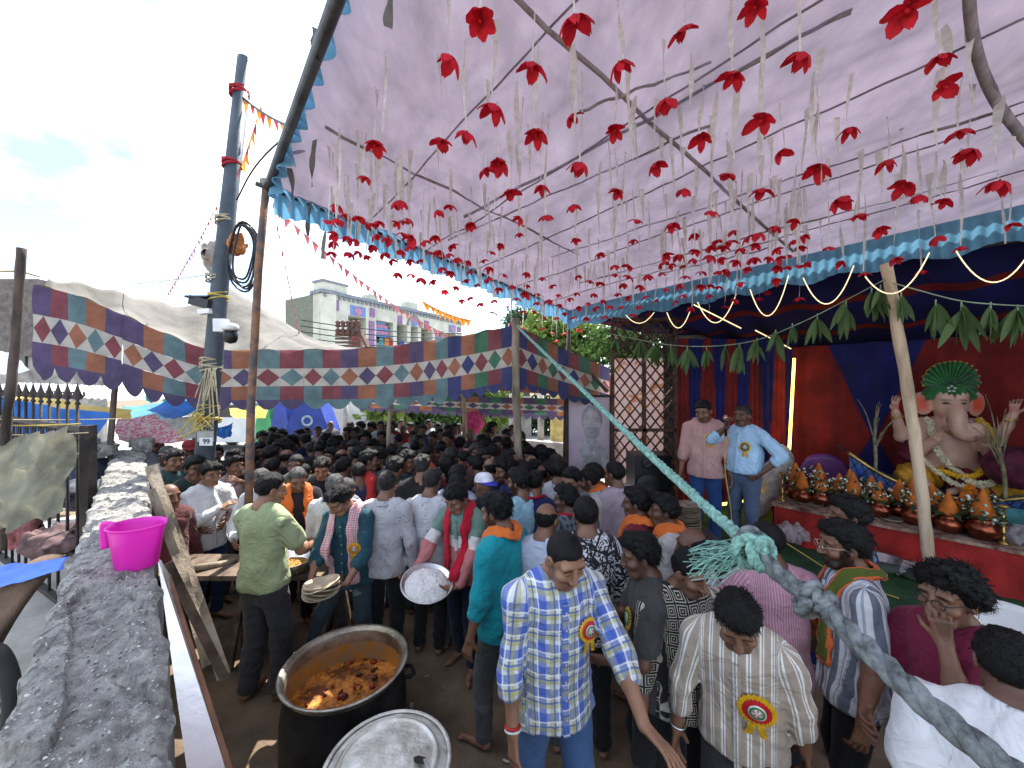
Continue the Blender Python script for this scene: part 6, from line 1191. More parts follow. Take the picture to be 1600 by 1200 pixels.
for z, r in ((.05, .17), (.36, .08)): o = MB().lathe([(r, 0), (r * .95, .015), (r * .4, -.03 + .05), (.01, .01)], 20).build('driver', dark); o.rotation_euler = (R(90), 0, 0); o.location = P(1012, 765, 5.29) + Vector((0, -.0, z)); child(o, spk)
gun = mat('gunny', (.66, .62, .55), .95, .2, 6, .5, 60)
for i, (x, y, d, r) in enumerate([(1208, 755, 5.6, (.16, .15, .34)), (1222, 722, 5.75, (.16, .14, .26)), (1188, 790, 5.5, (.12, .12, .18))]): o = sack('gunny_sack', P(x, y, d), r, gun, 80 + i, k=.35); tag(o, ['tall pale gunny sack behind the microphone man', 'upper pale gunny sack leaning on the curtain', 'small pale gunny sack on the stage floor'][i], 'sack')
# purple moulded chair back behind the pots
o = empty('plastic_chair', P(1290, 800, 5.25), -.5); tag(o, 'purple plastic chair behind the votive pots', 'chair'); pur = mat('chair_purple', (.16, .03, .19), .4); 
def arcback(u, v): a = -1.0 + 2.0 * u; return (.28 * math.sin(a) / math.sin(1.0), .08 * math.cos(a), .36 + .42 * v * (1 - .55 * (abs(u - .5) * 2) ** 2.5))
MB().grid(arcback, 20, 6).build('backrest', pur, o, solid=.02); MB().box((0, -.2, .38), (.5, .46, .03)).build('seat', pur, o)
for x in (-.22, .22):
    for y in (-.4, .02): MB().beam((x, y, .36), (x * 1.1, y * 1.05, -.18), .035, .035).build('leg', pur, o)
# stacked leaf plates on the stage edge
pst = P(1074, 832, 3.9); st_ = empty('plate_stack', pst); tag(st_, 'tall stack of brown leaf plates at the stage edge', 'plates'); pm = MB().lathe([(.02, 0), (.115, .002), (.128, .014), (.122, .017), (.10, .006), (.02, .005)], 22).mesh('plate', plm)
for k in range(18): put('plate', pm, st_, (random.uniform(-.006, .006), random.uniform(-.006, .006), k * .0165), (random.uniform(-.04, .04), random.uniform(-.04, .04), k))
o = MB().box((pst.x, pst.y, pst.z / 2), (.5, .4, pst.z - .01)).build('stool_box', mat('crate_dark', (.06, .05, .045), .9)); tag(o, 'dark crate carrying the stack of leaf plates', 'crate')
wire('thin yellow cord lying across the green carpet', spline([P(1212, 838, 3.9), P(1262, 870, 3.75), P(1320, 905, 3.55), P(1405, 935, 3.3)], 6), .006, yel)
# ================================================================== hanging flowers
petal_m = mat('flower_red', (.74, .012, .035), .65, .18, 14, .2, trans=.3)
def flower_mesh(seed):
    rr = random.Random(seed); m = MB(); n = rr.choice((4, 5, 5, 6)); droop = rr.uniform(.25, .95)
    for k in range(n):
        a = 2 * math.pi * k / n + rr.uniform(-.25, .25); d = Vector((math.cos(a), math.sin(a), 0)); sdv = Vector((-d.y, d.x, 0)); L_ = rr.uniform(.085, .12); w = L_ * rr.uniform(.26, .36); V = []
        for i in range(5):
            t = i / 4; ww = w * (.25 + .95 * math.sin(math.pi * (.12 + .74 * t))) * (1 if i < 4 else .35); c = d * (L_ * t * (1 - .12 * droop * t)) + Vector((0, 0, .01 + .012 * math.sin(t * 3) - droop * L_ * t * t * .9)); V += [c - sdv * ww - Vector((0, 0, .008 * t)), c + Vector((0, 0, .008)), c + sdv * ww - Vector((0, 0, .008 * t))]
        m.add(V, [f for i in range(4) for f in ((3 * i, 3 * i + 1, 3 * i + 4, 3 * i + 3), (3 * i + 1, 3 * i + 2, 3 * i + 5, 3 * i + 4))], 0, True)
    m.lathe([(.001, .035), (.012, .02), (.016, .0), (.006, -.012)], 7); return m.mesh('petals', petal_m)
FM = [flower_mesh(i) for i in range(9)]
def ribbon_mesh(seed, n=12):
    rr = random.Random(seed + 90); m = MB(); ph = rr.uniform(0, 6); tw = rr.uniform(1, 3.6); V = []; w = rr.uniform(.040, .066); nar = rr.uniform(.15, .4)
    for i in range(n + 1):
        t = i / n; a = ph + tw * t; ww = w * (1 - (1 - nar) * t) * (.5 + .5 * abs(math.cos(ph + t * 4))); c = Vector((.012 * math.sin(t * 4 + ph), .012 * math.cos(t * 3 + ph), -t)); sdv = Vector((math.cos(a), math.sin(a) * .6, 0)) * ww / 2; V += [c - sdv, c + sdv]
    m.add(V, [(2 * i, 2 * i + 1, 2 * i + 3, 2 * i + 2) for i in range(n)], 0, True); return m.mesh('ribbon', rib)
RM = [ribbon_mesh(i) for i in range(8)]
FL = [(750, 33), (897, 35), (1068, 52), (1180, 12), (1418, 18), (704, 95), (833, 108), (969, 102), (1145, 122), (1253, 90), (1467, 92), (1477, 137), (771, 172), (894, 185), (1040, 160), (1189, 190), (1328, 204), (1500, 208), (1515, 238), (728, 211), (688, 224), (838, 212), (960, 206), (1096, 217), (1221, 241), (1387, 254), (586, 228), (907, 259), (1025, 260), (1138, 276), (1278, 265), (1410, 292), (1437, 308), (1475, 316), (1560, 287), (760, 267), (780, 256), (570, 279), (797, 304), (847, 294), (963, 301), (1069, 298), (1190, 300), (1311, 315), (1342, 338), (625, 317), (896, 323), (994, 346), (1050, 352), (1111, 333), (1376, 360), (1580, 352), (684, 331), (703, 323), (734, 352), (811, 366), (899, 377), (990, 376), (1085, 368), (1146, 362), (1180, 384), (1256, 370), (1296, 388), (1463, 373), (1500, 388), (514, 348), (528, 345), (628, 347), (641, 372), (620, 350), (607, 374), (707, 385), (783, 383), (937, 398), (981, 417), (1035, 412), (1041, 400), (1126, 405), (1230, 418), (1315, 410), (1350, 428), (1400, 405), (1438, 425), (1168, 421), (1157, 390), (855, 340), (811, 342), (519, 396), (543, 372), (557, 378), (583, 386), (600, 398), (628, 396), (640, 408), (656, 408), (660, 437), (671, 395), (689, 420), (703, 427), (713, 449), (734, 466), (746, 446), (762, 437), (770, 395), (779, 452), (788, 430), (800, 447), (808, 467), (824, 428), (847, 435), (862, 448), (873, 461), (875, 477), (890, 467), (901, 459), (905, 480), (922, 440), (928, 460), (835, 487), (850, 497), (870, 497), (895, 497), (906, 515), (930, 482), (942, 470), (965, 460), (975, 445), (990, 492), (1008, 465), (1014, 492), (1024, 470), (1040, 452), (1055, 472), (1080, 482), (1095, 448), (1107, 462), (1110, 497), (1135, 480), (1150, 470), (1200, 457), (1212, 438), (1248, 467), (1186, 466), (680, 372), (716, 405), (735, 425), (757, 408), (640, 345), (575, 402), (560, 395), (612, 408), (620, 428), (676, 440), (695, 455), (721, 470), (750, 476), (772, 470), (795, 480), (818, 487), (838, 460), (858, 470), (882, 490), (915, 497), (945, 495), (955, 505), (970, 480)]
def hang(px, py, ln):
    k = (600 - py) / F; x_ = (px - 800) / F      # canopy_z(x_*d, d) - ln = CH + k*d
    b = -(cn.x * x_ + cn.y) / cn.z; a0 = CL.z + (cn.x * CL.x + cn.y * CL.y) / cn.z; d = (a0 - ln - CH) / (k - b); return Vector((x_ * d, d, CH + k * d))
rr = random.Random(5); tries = 0
while len(FL) < 240 and tries < 4000:
    tries += 1; x = rr.uniform(520, 1260); ed_ = (290 + (x - 430) * .42) if x < 890 else (484 - (x - 890) * .225); y = rr.uniform(ed_ - 12, ed_ + 62) if x < 890 else rr.uniform(ed_ - 60, ed_ + 24)
    if all((x - a) ** 2 + (y - b) ** 2 > 13 ** 2 for a, b in FL): FL.append((x, y))
for i, (x, y) in enumerate(FL):
    ln = rr.uniform(.34, .62) if y < 330 else rr.uniform(.35, .75)
    q = hang(x, y, ln)
    if q.y < 1.2 or q.y > 9: q = hang(x, y, .4)
    root = empty('hanging_flower', q); tag(root, 'red cloth flower hanging on white ribbon from the lilac canopy', 'flower', 'red flowers under the canopy')
    sc = rr.uniform(.58, .84) * (1.0 if y < 330 else .82); put('petals', FM[i % 9], root, (0, 0, 0), (rr.uniform(-.5, .5), rr.uniform(-.5, .5), rr.uniform(0, 6)), sc)
    put('ribbon', RM[i % 8], root, (0, 0, ln - .02), (0, 0, rr.uniform(0, 6)), (1, 1, ln - .04))
for i in range(46):
    x, y = rr.uniform(560, 1580), rr.uniform(20, 360)
    a = canopy_at(x, y)
    if not (1.3 < a.y < 6.6) or (y > 290 and x < 800 - (y - 290) * 0): continue
    ln = rr.uniform(.25, .6); root = empty('hanging_ribbon', a - Vector((0, 0, .02))); tag(root, 'bare white ribbon hanging from the lilac canopy without a flower', 'ribbon', 'bare ribbons under the canopy'); put('ribbon', RM[i % 8], root, (0, 0, 0), (0, 0, rr.uniform(0, 6)), (1, 1, ln))
# ================================================================== rope across the foreground
teal_r = mat('rope_teal', (.30, .58, .50), .75, .25, 60, .6, 260); grey_r = mat('rope_grey', (.20, .225, .23), .6, .35, 40, .5, 240)
def laid(name, pts, r, mt, strands=3, pitch=7.0, parent=None, n=8):
    """a laid rope: strands twisted round the path, each a piece of its own"""
    P_ = [Vector(p) for p in pts]; out = [[] for _ in range(strands)]; dist = 0; prev = None
    for i, p in enumerate(P_):
        t = (P_[min(i + 1, len(P_) - 1)] - P_[max(i - 1, 0)]).normalized(); u = t.orthogonal() if prev is None else (prev - t * prev.dot(t)); u.normalize(); prev = u; w = t.cross(u)
        if i: dist += (p - P_[i - 1]).length
        for k in range(strands): a = dist * 2 * math.pi / (pitch * r) + 2 * math.pi * k / strands; out[k].append(p + (u * math.cos(a) + w * math.sin(a)) * r * .48)
    for k in range(strands): m = MB(); m.tube(out[k], r * .60, n); child(m.build(name, mt), parent)
def dense(pts, step):
    o = [Vector(pts[0])]
    for a, b in zip(pts, pts[1:]):
        n = max(1, int((Vector(b) - Vector(a)).length / step)); o += [Vector(a).lerp(Vector(b), k / n) for k in range(1, n + 1)]
    return o
ra = empty('guy_rope', P(1165, 850, .88)); tag(ra, 'teal rope knotted to a thick grey rope slanting across the foreground', 'rope')
K1 = P(1168, 848, .86)
path = dense(spline([P(808, 510, 4.9), P(880, 580, 3.0), P(950, 648, 2.1), P(1020, 715, 1.52), P(1080, 770, 1.17), P(1130, 815, .98), K1], 6), .02)
laid('teal_strand', path, .0155, teal_r, 3, 6.0, ra)
path = dense(spline([K1 + Vector((-.02, .0, .02)), P(1215, 895, .80), P(1270, 935, .72), P(1340, 1000, .62), P(1430, 1085, .53), P(1520, 1160, .47), P(1640, 1255, .41)], 6), .008)
laid('grey_strand', path, .0175, grey_r, 3, 6.2, ra)
def coil(c, ax, r, rr_, mt, n, adv, name, ph=0.0, wob=.0):
    ax = Vector(ax).normalized(); u = ax.orthogonal().normalized(); w = ax.cross(u); pts = [c + ax * (adv * (i / (18 * n) - .5)) + u * (r * math.cos(ph + 2 * math.pi * i / 18)) + w * (r * (1 + wob * math.sin(i * .4)) * math.sin(ph + 2 * math.pi * i / 18)) for i in range(int(18 * n) + 1)]; laid(name, dense(pts, .008), rr_, mt, 3, 6, ra, 6)
dd = (P(1270, 935, .72) - K1).normalized()
coil(K1, dd, .026, .0145, grey_r, 1.6, .03, 'grey_strand'); coil(K1 + dd * .035, dd + Vector((.3, 0, .5)), .028, .0125, teal_r, 1.7, .03, 'teal_strand', 1.0); coil(K1 + Vector((-.01, -.02, -.01)), Vector((.2, 1, .2)), .030, .012, teal_r, 1.1, .01, 'teal_strand', 2.0); coil(P(1272, 938, .715), dd, .023, .012, grey_r, 1.8, .05, 'grey_strand', .5, .2); coil(P(1262, 940, .71), dd + Vector((0, .8, .2)), .022, .011, grey_r, 1.0, .02, 'grey_strand', 2.)
rr = random.Random(11)
for k in range(90):
    a = K1 + Vector((-.02, 0, -.015)) + Vector((rr.uniform(-.02, .02), rr.uniform(-.02, .02), rr.uniform(-.02, .01))); L_ = rr.uniform(.05, .12); d = Vector((-1, rr.uniform(-.4, .4), rr.uniform(-.75, .05))).normalized(); e = a + d * L_; mid = a.lerp(e, .5) + Vector((rr.uniform(-.02, .02), rr.uniform(-.02, .02), rr.uniform(-.015, .02))); child(MB().tube(spline([a, mid, e], 4), .0011, 4, caps=False).build('frayed_fibre', teal_r), ra)
# ================================================================== cooking vessels and tools
soot = mat('pot_soot', (.030, .029, .028), .75, .4, 4, .4, 24); alu = mat('pot_aluminium', (.50, .47, .40), .38, .35, 5, .35, 30, metal=.75, col2=(.22, .19, .13)); curry = mat('curry', (.55, .20, .025), .3, .4, 9, .9, 40, col2=(.17, .045, .008), spec=.6, lo=.42, hi=.60); oil = mat('curry_stain', (.50, .23, .03), .45, .3, 8, .2, metal=.3, col2=(.38, .30, .2))
pc = Vector(((541 - 800) / F * 2.62, 2.62, 0)); pot = empty('cooking_pot', pc); pot.scale = (.92, .92, 1); tag(pot, 'huge sooty cooking pot full of orange curry', 'pot'); RR_ = .43; HP = .60
MB().lathe([(.30, 0), (.40, .04), (.435, .12), (.43, .35), (.405, .52), (.405, .555)], 56, cap1=False).build('outer_wall', soot, pot)
MB().lathe([(.405, .555), (.41, .575), (.44, .598), (.447, .606), (.44, .612), (.42, .606), (.40, .585)], 56, cap0=False, cap1=False).build('rim', alu, pot)
MB().lathe([(.40, .585), (.393, .55), (.398, .50)], 56, cap0=False, cap1=False).build('inner_wall', alu, pot); MB().lathe([(.398, .50), (.405, .42), (.40, .33)], 56, cap0=False, cap1=False).build('stained_wall', oil, pot)
def cur(U, V_): r = .405 * U; a = V_ * 2 * np.pi; X, Y = r * np.cos(a), r * np.sin(a); return X, Y, .365 + .012 * vnoise(X * 9, Y * 9, X * 0) + .014 * vnoise(X * 24, Y * 24, X * 0 + 4) + .008 * vnoise(X * 60, Y * 60, X * 0 + 7)
MB().vgrid(cur, 60, 120).build('curry', curry, pot)
chm = [mat('chunk_pumpkin', (.50, .20, .02), .4), mat('chunk_aubergine', (.05, .012, .01), .35), mat('chunk_chilli', (.30, .02, .008), .35)]; rr = random.Random(4)
for k in range(70):
    a, r = rr.uniform(0, 6.28), .37 * math.sqrt(rr.random()); s = rr.uniform(.010, .026); m = MB(); m.lathe([(.2 * s, -.5 * s), (s, -.2 * s), (.9 * s, .3 * s), (.3 * s, .6 * s)], 6, sx=1, sy=rr.uniform(.4, 1.6)); o = m.build('vegetable_chunk', chm[k % 3], pot); o.location = (r * math.cos(a), r * math.sin(a), .375); o.rotation_euler = (rr.uniform(-.4, .4), rr.uniform(-.4, .4), rr.uniform(0, 6))
for a in (.2, 3.3): MB().tube([Vector((math.cos(a + t) * q, math.sin(a + t) * q, .48 + zz)) for t, q, zz in ((-.14, .41, 0), (-.12, .47, 0), (0, .49, -.02), (.12, .47, 0), (.14, .41, 0))], .014, 8).build('handle', soot, pot)
lc = Vector(((606 - 800) / F * 1.92, 1.92, 0)); lp = empty('lidded_pot', lc); tag(lp, 'second pot in the foreground closed with a dented aluminium lid', 'pot'); lid = mat('lid_aluminium', (.66, .65, .60), .42, .4, 5, .5, 16, metal=.6, col2=(.36, .34, .28))
MB().lathe([(.22, 0), (.275, .06), (.29, .3), (.28, .57)], 48).build('outer_wall', soot, lp)
def lidf(U, V_): r = .31 * U; a = V_ * 2 * np.pi; X, Y = r * np.cos(a), r * np.sin(a); return X, Y, .60 + .03 * (1 - U ** 2) + np.where(U > .78, -.004, .0) + .012 * np.exp(-((U - .78) / .03) ** 2) + .006 * vnoise(X * 8, Y * 8, X * 0) + .002 * vnoise(X * 26, Y * 26, X * 0)
MB().vgrid(lidf, 48, 90).build('lid', lid, lp); MB().lathe([(.300, .58), (.310, .60), (.317, .606), (.310, .612), (.295, .606)], 56, cap0=False, cap1=False).build('lid_rim', lid, lp)
for i, (x, y) in enumerate([(.12, -.12), (.16, -.02), (.04, -.2), (.2, -.1), (.0, -.08)]): m = MB(); n = 7; m.add([(x + .05 * math.cos(6.28 * k / n) * random.uniform(.4, 1.2), y + .03 * math.sin(6.28 * k / n) * random.uniform(.4, 1.2), .640 + .004 * random.random()) for k in range(n)], [tuple(range(n))]); m.build('food_scrap', mat('scrap_%d' % (i % 2), [(.12, .10, .05), (.03, .025, .02)][i % 2], .8), lp)
# rice tray, curry basin on trestle, plates in hand are placed with the people
rice = mat('rice', (.90, .89, .86), .7, .08, 60, .45, 160); steelp = mat('tray_steel', (.62, .62, .60), .25, .1, 4, .1, metal=.85)
def tray(name, label, loc, tilt, r, fill, fillm, cat, h=.05):
    root = empty(name, loc); root.rotation_euler = tilt; tag(root, label, cat); MB().lathe([(.01, 0), (r * .82, .002), (r * .95, h * .8), (r, h), (r * 1.01, h + .004), (r * .94, h), (r * .8, .012), (.01, .01)], 40).build('dish', steelp, root)
    def ff(U, V_): q = r * .86 * U; a = V_ * 2 * np.pi; X, Y = q * np.cos(a), q * np.sin(a); return X, Y, .02 + fill * (1 - U ** 2.2) * (1 + .5 * vnoise(X * 14, Y * 14, X * 0)) + .012 * vnoise(X * 40, Y * 40, X * 0 + 2) + .010 * vnoise(X * 90, Y * 90, X * 0 + 3)
    MB().vgrid(ff, 40, 80).build('food', fillm, root); return root
tray('rice_tray', 'steel tray heaped with white rice held by the boy', P(656, 938, 2.62), (.30, .14, 0), .205, .065, rice, 'tray')
trestle = empty('serving_table', gp(440, 3.45)); tag(trestle, 'narrow wooden serving table behind the man in green shirt', 'table'); tw = mat('table_wood', (.17, .12, .085), .9, .3, 7, .3)
bxs = lambda c, s, n, mt=tw: child(MB().box(c, s).build(n, mt), trestle)
bxs(Vector(gp(430, 3.45)) + Vector((-.25, 0, .86)), (1.9, .42, .04), 'table_top')
for dx in (-1.0, -.2, .55):
    for s in (-1, 1): child(MB().beam(Vector(gp(430, 3.45)) + Vector((dx + s * .12, s * .12, 0)), Vector(gp(430, 3.45)) + Vector((dx - s * .04, s * .14, .85)), .035, .035).build('leg', tw), trestle)
tray('curry_basin', 'steel basin of yellow curry on the serving table', Vector(gp(452, 3.35)) + Vector((0, 0, .885)), (0, 0, 0), .20, .05, mat('yellow_curry', (.60, .27, .03), .4, .4, 30, .8, 70), 'basin', .09)
# pink mug on the wall
mugm = mat('mug_magenta', (.95, .055, .68), .32, .05, 5, 0, trans=.45, spec=.5); mp_ = WA + EW * 1.42 - NW * .0; mg = empty('plastic_mug', P(214, 884, 1.74), -.15); mg.location.z = WALL_Z + .008; mg.scale = (.88, .88, .92); tag(mg, 'bright pink plastic mug with handle standing on the wall', 'mug')
def mugp(R0, spout): return R0
prof = [(.086, 0), (.092, .004), (.118, .185), (.124, .198), (.130, .200), (.130, .206), (.122, .206), (.114, .19), (.088, .010), (.01, .008)]; m = MB(); n = 48
for r, z in prof:
    for k in range(n):
        a = 2 * math.pi * k / n; q = r; f = max(0, math.cos(a)) ** 24 * max(0, (z - .12) / .08); m.v.append(((q + .045 * f) * math.cos(a), q * .86 * math.sin(a), z + .012 * f))
for i in range(len(prof) - 1):
    for k in range(n): m.f.append((i * n + k, i * n + (k + 1) % n, (i + 1) * n + (k + 1) % n, (i + 1) * n + k)); m.m.append(0); m.sm.append(True)
m.f.append(tuple(range(n))[::-1]); m.m.append(0); m.sm.append(False); m.build('cup', mugm, mg)
MB().tube(spline([(-.118, 0, .192), (-.185, 0, .198), (-.205, 0, .182), (-.205, 0, .13), (-.200, 0, .07)], 5), .017, 8, flat=.6).build('handle', mugm, mg)
# boards and metal sheet leaning on the crowd side of the wall
plank = mat('plank_weathered', (.33, .27, .20), .9, .4, 5, .5, 40, stretch=(1, 1, .12)); sheen = mat('sheet_white', (.80, .80, .78), .22, .1, 3, .05, metal=.6); lam = mat('board_edge', (.22, .10, .05), .8)
for i, (a, b, w, lb) in enumerate([(P(236, 728, 3.0), P(350, 1058, 2.55), .075, 'long weathered plank leaning on the wall, nearest the crowd'), (P(243, 742, 2.95), P(325, 1040, 2.5), .06, 'second weathered plank leaning beside the wall'), (P(236, 765, 2.8), P(298, 930, 2.7), .05, 'short plank leaning closest to the wall'), (P(262, 880, 2.3), P(352, 1062, 2.45), .05, 'dark slanting batten beneath the leaning planks')]):
    o = MB().beam(a, b, w, .028, up=(.6, -.7, .4)).build('leaning_plank', plank if i < 3 else tw); tag(o, lb, 'plank')
m = MB(); a0_, a1_ = P(246, 872, 1.95), P(300, 1260, 1.02); n_ = Vector((.62, .45, 0)); b0_, b1_ = P(262, 900, 1.95), P(372, 1260, 1.05)
m.add([a0_, a1_, b1_, b0_, a0_ + Vector((.02, .0, -.012)), a1_ + Vector((.02, 0, -.012)), b1_ + Vector((.02, 0, -.012)), b0_ + Vector((.02, 0, -.012))], [(0, 1, 2, 3), (7, 6, 5, 4), (0, 4, 5, 1), (1, 5, 6, 2), (2, 6, 7, 3), (3, 7, 4, 0)]); o = m.build('white_board', sheen); tag(o, 'glossy white laminated board leaning beside the wall', 'board')
o = MB().beam(b0_ + Vector((.006, 0, 0)), b1_ + Vector((.006, 0, 0)), .014, .02).build('board_trim', lam); child(o, bpy.data.objects['white_board'])
o = MB().tube([P(300, 888, 3.3), P(372, 878, 3.5)], .03, 8).build('wooden_rail', plank); tag(o, 'round wooden rail behind the leaning planks', 'rail')
# white plastic chair at the right
wc_ = empty('plastic_chair', (Vector(gp(1570, 1.95)).x, 1.95, .0), -.9); tag(wc_, 'white plastic chair behind the man in white shirt', 'chair')
MB().grid(lambda u, v: (-.23 + .46 * u, .22 + .06 * v + .05 * math.sin(math.pi * u), .95 + .33 * v * (1 - .3 * (abs(u - .5) * 2) ** 3)), 18, 8).build('backrest', white, wc_, solid=.016); MB().box((0, 0, .95), (.46, .44, .03)).build('seat', white, wc_)
for x in (-.2, .2):
    for y in (-.19, .19): MB().beam((x, y, .94), (x * 1.15, y * 1.15, .0), .045, .045).build('leg', white, wc_)
# pink candy floss bundle in the far crowd
o = sack('candy_floss', P(741, 662, 8.6), (.20, .18, .28), mat('floss_pink', (.80, .10, .30), .9, .2, 20, trans=.2), 95, k=.6); tag(o, 'bright pink bundle of candy floss above the crowd', 'candy floss')
# ================================================================== the people
D_ = math.radians
def surf(res, x, z, side=-1):
    """front (or back) of the shirt at torso coordinates x, z"""
    V = res['shirt'][0]; s = res['s']; pel = A(0, 0, .93) * s; q = (V - pel) @ res['Rl']; zz = (z - .93) * s
    m = (np.abs(q[:, 0] - x * s) < .022) & (np.abs(q[:, 2] - zz) < .03) & ((q[:, 1] < 0) if side < 0 else (q[:, 1] > 0))
    y = (q[m, 1].min() if side < 0 else q[m, 1].max()) if m.any() else (.13 * side * s)
    return Vector(pel + res['Rl'] @ A(x * s, y + .006 * side, zz))
ros = {k: mat('rosette_' + k, c, .45, .15, 20, .2, spec=.5) for k, c in dict(yellow=(.72, .40, .01), red=(.55, .012, .02), orange=(.70, .18, .01), green=(.02, .22, .06), white=(.75, .73, .68), black=(.02, .02, .02)).items()}
def rosette(root, res, x, z, c1='yellow', c2='red', r=.055):
    o = surf(res, x, z); nrm = Vector(res['Rl'] @ A(x * 1.5, -1, .12)).normalized(); q = nrm.to_track_quat('Z', 'Y')
    m = MB(); n = 44
    def ring(r0, r1, z0, amp, mt, nm, par):
        m = MB(); V = []
        for rr_, zz in ((r0, z0), ((r0 + r1) / 2, z0 + .004), (r1, z0)):
            for k in range(n): a = 2 * math.pi * k / n; V.append((rr_ * math.cos(a), rr_ * math.sin(a), zz + (amp if k % 2 else -amp) * (rr_ / r1)))
        m.add(V, [(j * n + k, j * n + (k + 1) % n, (j + 1) * n + (k + 1) % n, (j + 1) * n + k) for j in (0, 1) for k in range(n)], 0, True); return m.build(nm, mt, par)
    b = ring(r * .45, r, .006, .005, ros[c1], 'rosette', root); b.location = o; b.rotation_mode = 'QUATERNION'; b.rotation_quaternion = q
    ring(r * .30, r * .74, .012, .004, ros[c2], 'inner_ruffle', b)
    m = MB(); m.lathe([(r * .46, .014), (r * .46, .02), (.001, .021)], 24); m.build('badge_disc', ros['white'], b); m = MB(); m.lathe([(r * .40, .0205), (r * .30, .0225), (r * .29, .0225)], 24, cap0=False, cap1=False); m.build('badge_ring', ros['green'], b); m = MB()
    for k in range(5): a = k * 1.257; m.add([(r * .06 * math.cos(a), r * .06 * math.sin(a), .0225), (r * .24 * math.cos(a + .35), r * .24 * math.sin(a + .35), .0225), (r * .26 * math.cos(a - .1), r * .26 * math.sin(a - .1), .0228)], [(0, 1, 2)])
    m.build('badge_emblem', ros['red'], b)
    up = Vector((0, 0, 1)); up = (up - nrm * up.dot(nrm)).normalized(); lx_ = q.inverted() @ up; sx_ = lx_.cross(Vector((0, 0, 1)))
    for sd in (-1, 1):
        m = MB(); V = []
        for i in range(6): t = i / 5; c = lx_ * (-r * .7 - r * 1.15 * t) + sx_ * (sd * r * (.16 + .25 * t)) + Vector((0, 0, .004 + .005 * math.sin(t * 5))); V += [c - sx_ * r * .19, c + sx_ * r * .19]
        m.add(V, [(2 * i, 2 * i + 1, 2 * i + 3, 2 * i + 2) for i in range(5)], 0, True); m.build('ribbon_tail', ros[c1], b)
def scarf(root, res, mt, w=.075, zl=1.0, zr=1.0, xl=.09, thick=.42, name='scarf', back=0.0, one=False):
    s = res['s']; T = res['T']; pts = []; nr = []
    zs = lambda a: [a, a + (1.30 - a) * .33, a + (1.30 - a) * .66, 1.30]
    f = lambda x, z: surf(res, x, z)
    L1 = [f(-xl, z) for z in zs(zl)]; R1 = [f(xl, z) for z in zs(zr)][::-1]
    top = [Vector(T(x, y, z)) for x, y, z in ((-.095, -.055, 1.44), (-.09, .03, 1.475), (-.055, .085, 1.475 - back * .2), (0, .10, 1.47 - back), (.055, .085, 1.475 - back * .2), (.09, .03, 1.475), (.095, -.055, 1.44))]
    raw = L1 + top + R1; cen = Vector(T(0, .01, 1.2)); P_ = spline(raw, 5); 
    for i, p in enumerate(P_): c = Vector((cen.x, cen.y, p.z - .12)); nr.append((p - c).normalized())
    N = len(P_); rr_ = [w * s * (.5 + .06 * math.sin(i * 1.3)) * (.72 if .36 < i / N < .64 else 1) for i in range(N)]
    m = MB(); n = 12; prev = None; b = 0
    m.tube([p + nr[i] * .008 for i, p in enumerate(P_)], rr_, n, flat=thick, nrm=nr)
    # crumple into lengthwise folds
    for i in range(N):
        for k in range(n):
            v = Vector(m.v[i * n + k]); m.v[i * n + k] = tuple(v + nr[i] * (.009 * math.sin(k * 2.1 + i * .35)))
    ln_c = np.cumsum([0] + [(P_[i + 1] - P_[i]).length for i in range(N - 1)]); m.uv = np.array([(math.sin(2 * math.pi * k / n) * rr_[i], ln_c[i]) for i in range(N) for k in range(n)])
    return m.build(name, mt, root)
def glasses(root, res, mt):
    H = res['H']; m = MB()
    for sd in (1, -1): m.tube([Vector(H(.033 * sd + .024 * math.cos(a), -.108, .008 + .018 * math.sin(a))) for a in [2 * math.pi * k / 16 for k in range(16)]], .0024, 5, closed=True); m.tube([Vector(H(.057 * sd, -.105, .012)), Vector(H(.078 * sd, -.04, .012)), Vector(H(.080 * sd, .01, .006))], .0024, 5)
    m.tube([Vector(H(-.01, -.109, .012)), Vector(H(.01, -.109, .012))], .0024, 5); return m.build('glasses', mt, root)
def capp(root, res, mt, mt2, back=True):
    H = res['H']; m = MB(); n = 24
    for j in range(7):
        e = j / 6 * math.pi / 2
        for k in range(n): a = 2 * math.pi * k / n; m.v.append(tuple(H(.088 * math.cos(e) ** .6 * math.cos(a), .014 + .108 * math.cos(e) ** .6 * math.sin(a), .055 + .085 * math.sin(e))))
    for j in range(6):
        for k in range(n): m.f.append((j * n + k, j * n + (k + 1) % n, (j + 1) * n + (k + 1) % n, (j + 1) * n + k)); m.m.append(0); m.sm.append(True)
    c = m.build('cap', mt, root); m = MB(); sg = 1 if back else -1; m.grid(lambda u, v: tuple(H(.085 * math.cos(math.pi * u), .014 + sg * (.100 + .07 * v) * math.sin(math.pi * u) * (1 if True else 0) + sg * .01, .055 - .03 * v * math.sin(math.pi * u))), 14, 3); m.build('visor', mt2, c, solid=.004)
def bangle(root, res, sd, mt, f=.93, r=.034):
    S0, E, Wr = res['arms'][sd]; c = Vector(E + (Wr - E) * f); ax = Vector(Wr - E).normalized(); u = ax.orthogonal().normalized(); w = ax.cross(u); MB().tube([c + u * (r * math.cos(a)) + w * (r * math.sin(a)) for a in [2 * math.pi * k / 16 for k in range(16)]], .0055, 6, closed=True).build('bracelet', mt, root)
WHT = (.62, .62, .62)
fb = fabric
HERO = []
def H_(px, ty, yaw, label, shirt, trousers, sk=2, hr=0, h=1.7, lod=1, d=None, z0=0.0, **kw):
    res = figure(h=h, lod=lod, seed=int(px * 7 + ty) % 97, **kw); o = place('person', res, px, ty, D_(yaw), dict(skin=skin(sk), hair=hairmat(hr), shirt=shirt, trousers=trousers), label, None, z0, d); return o, res
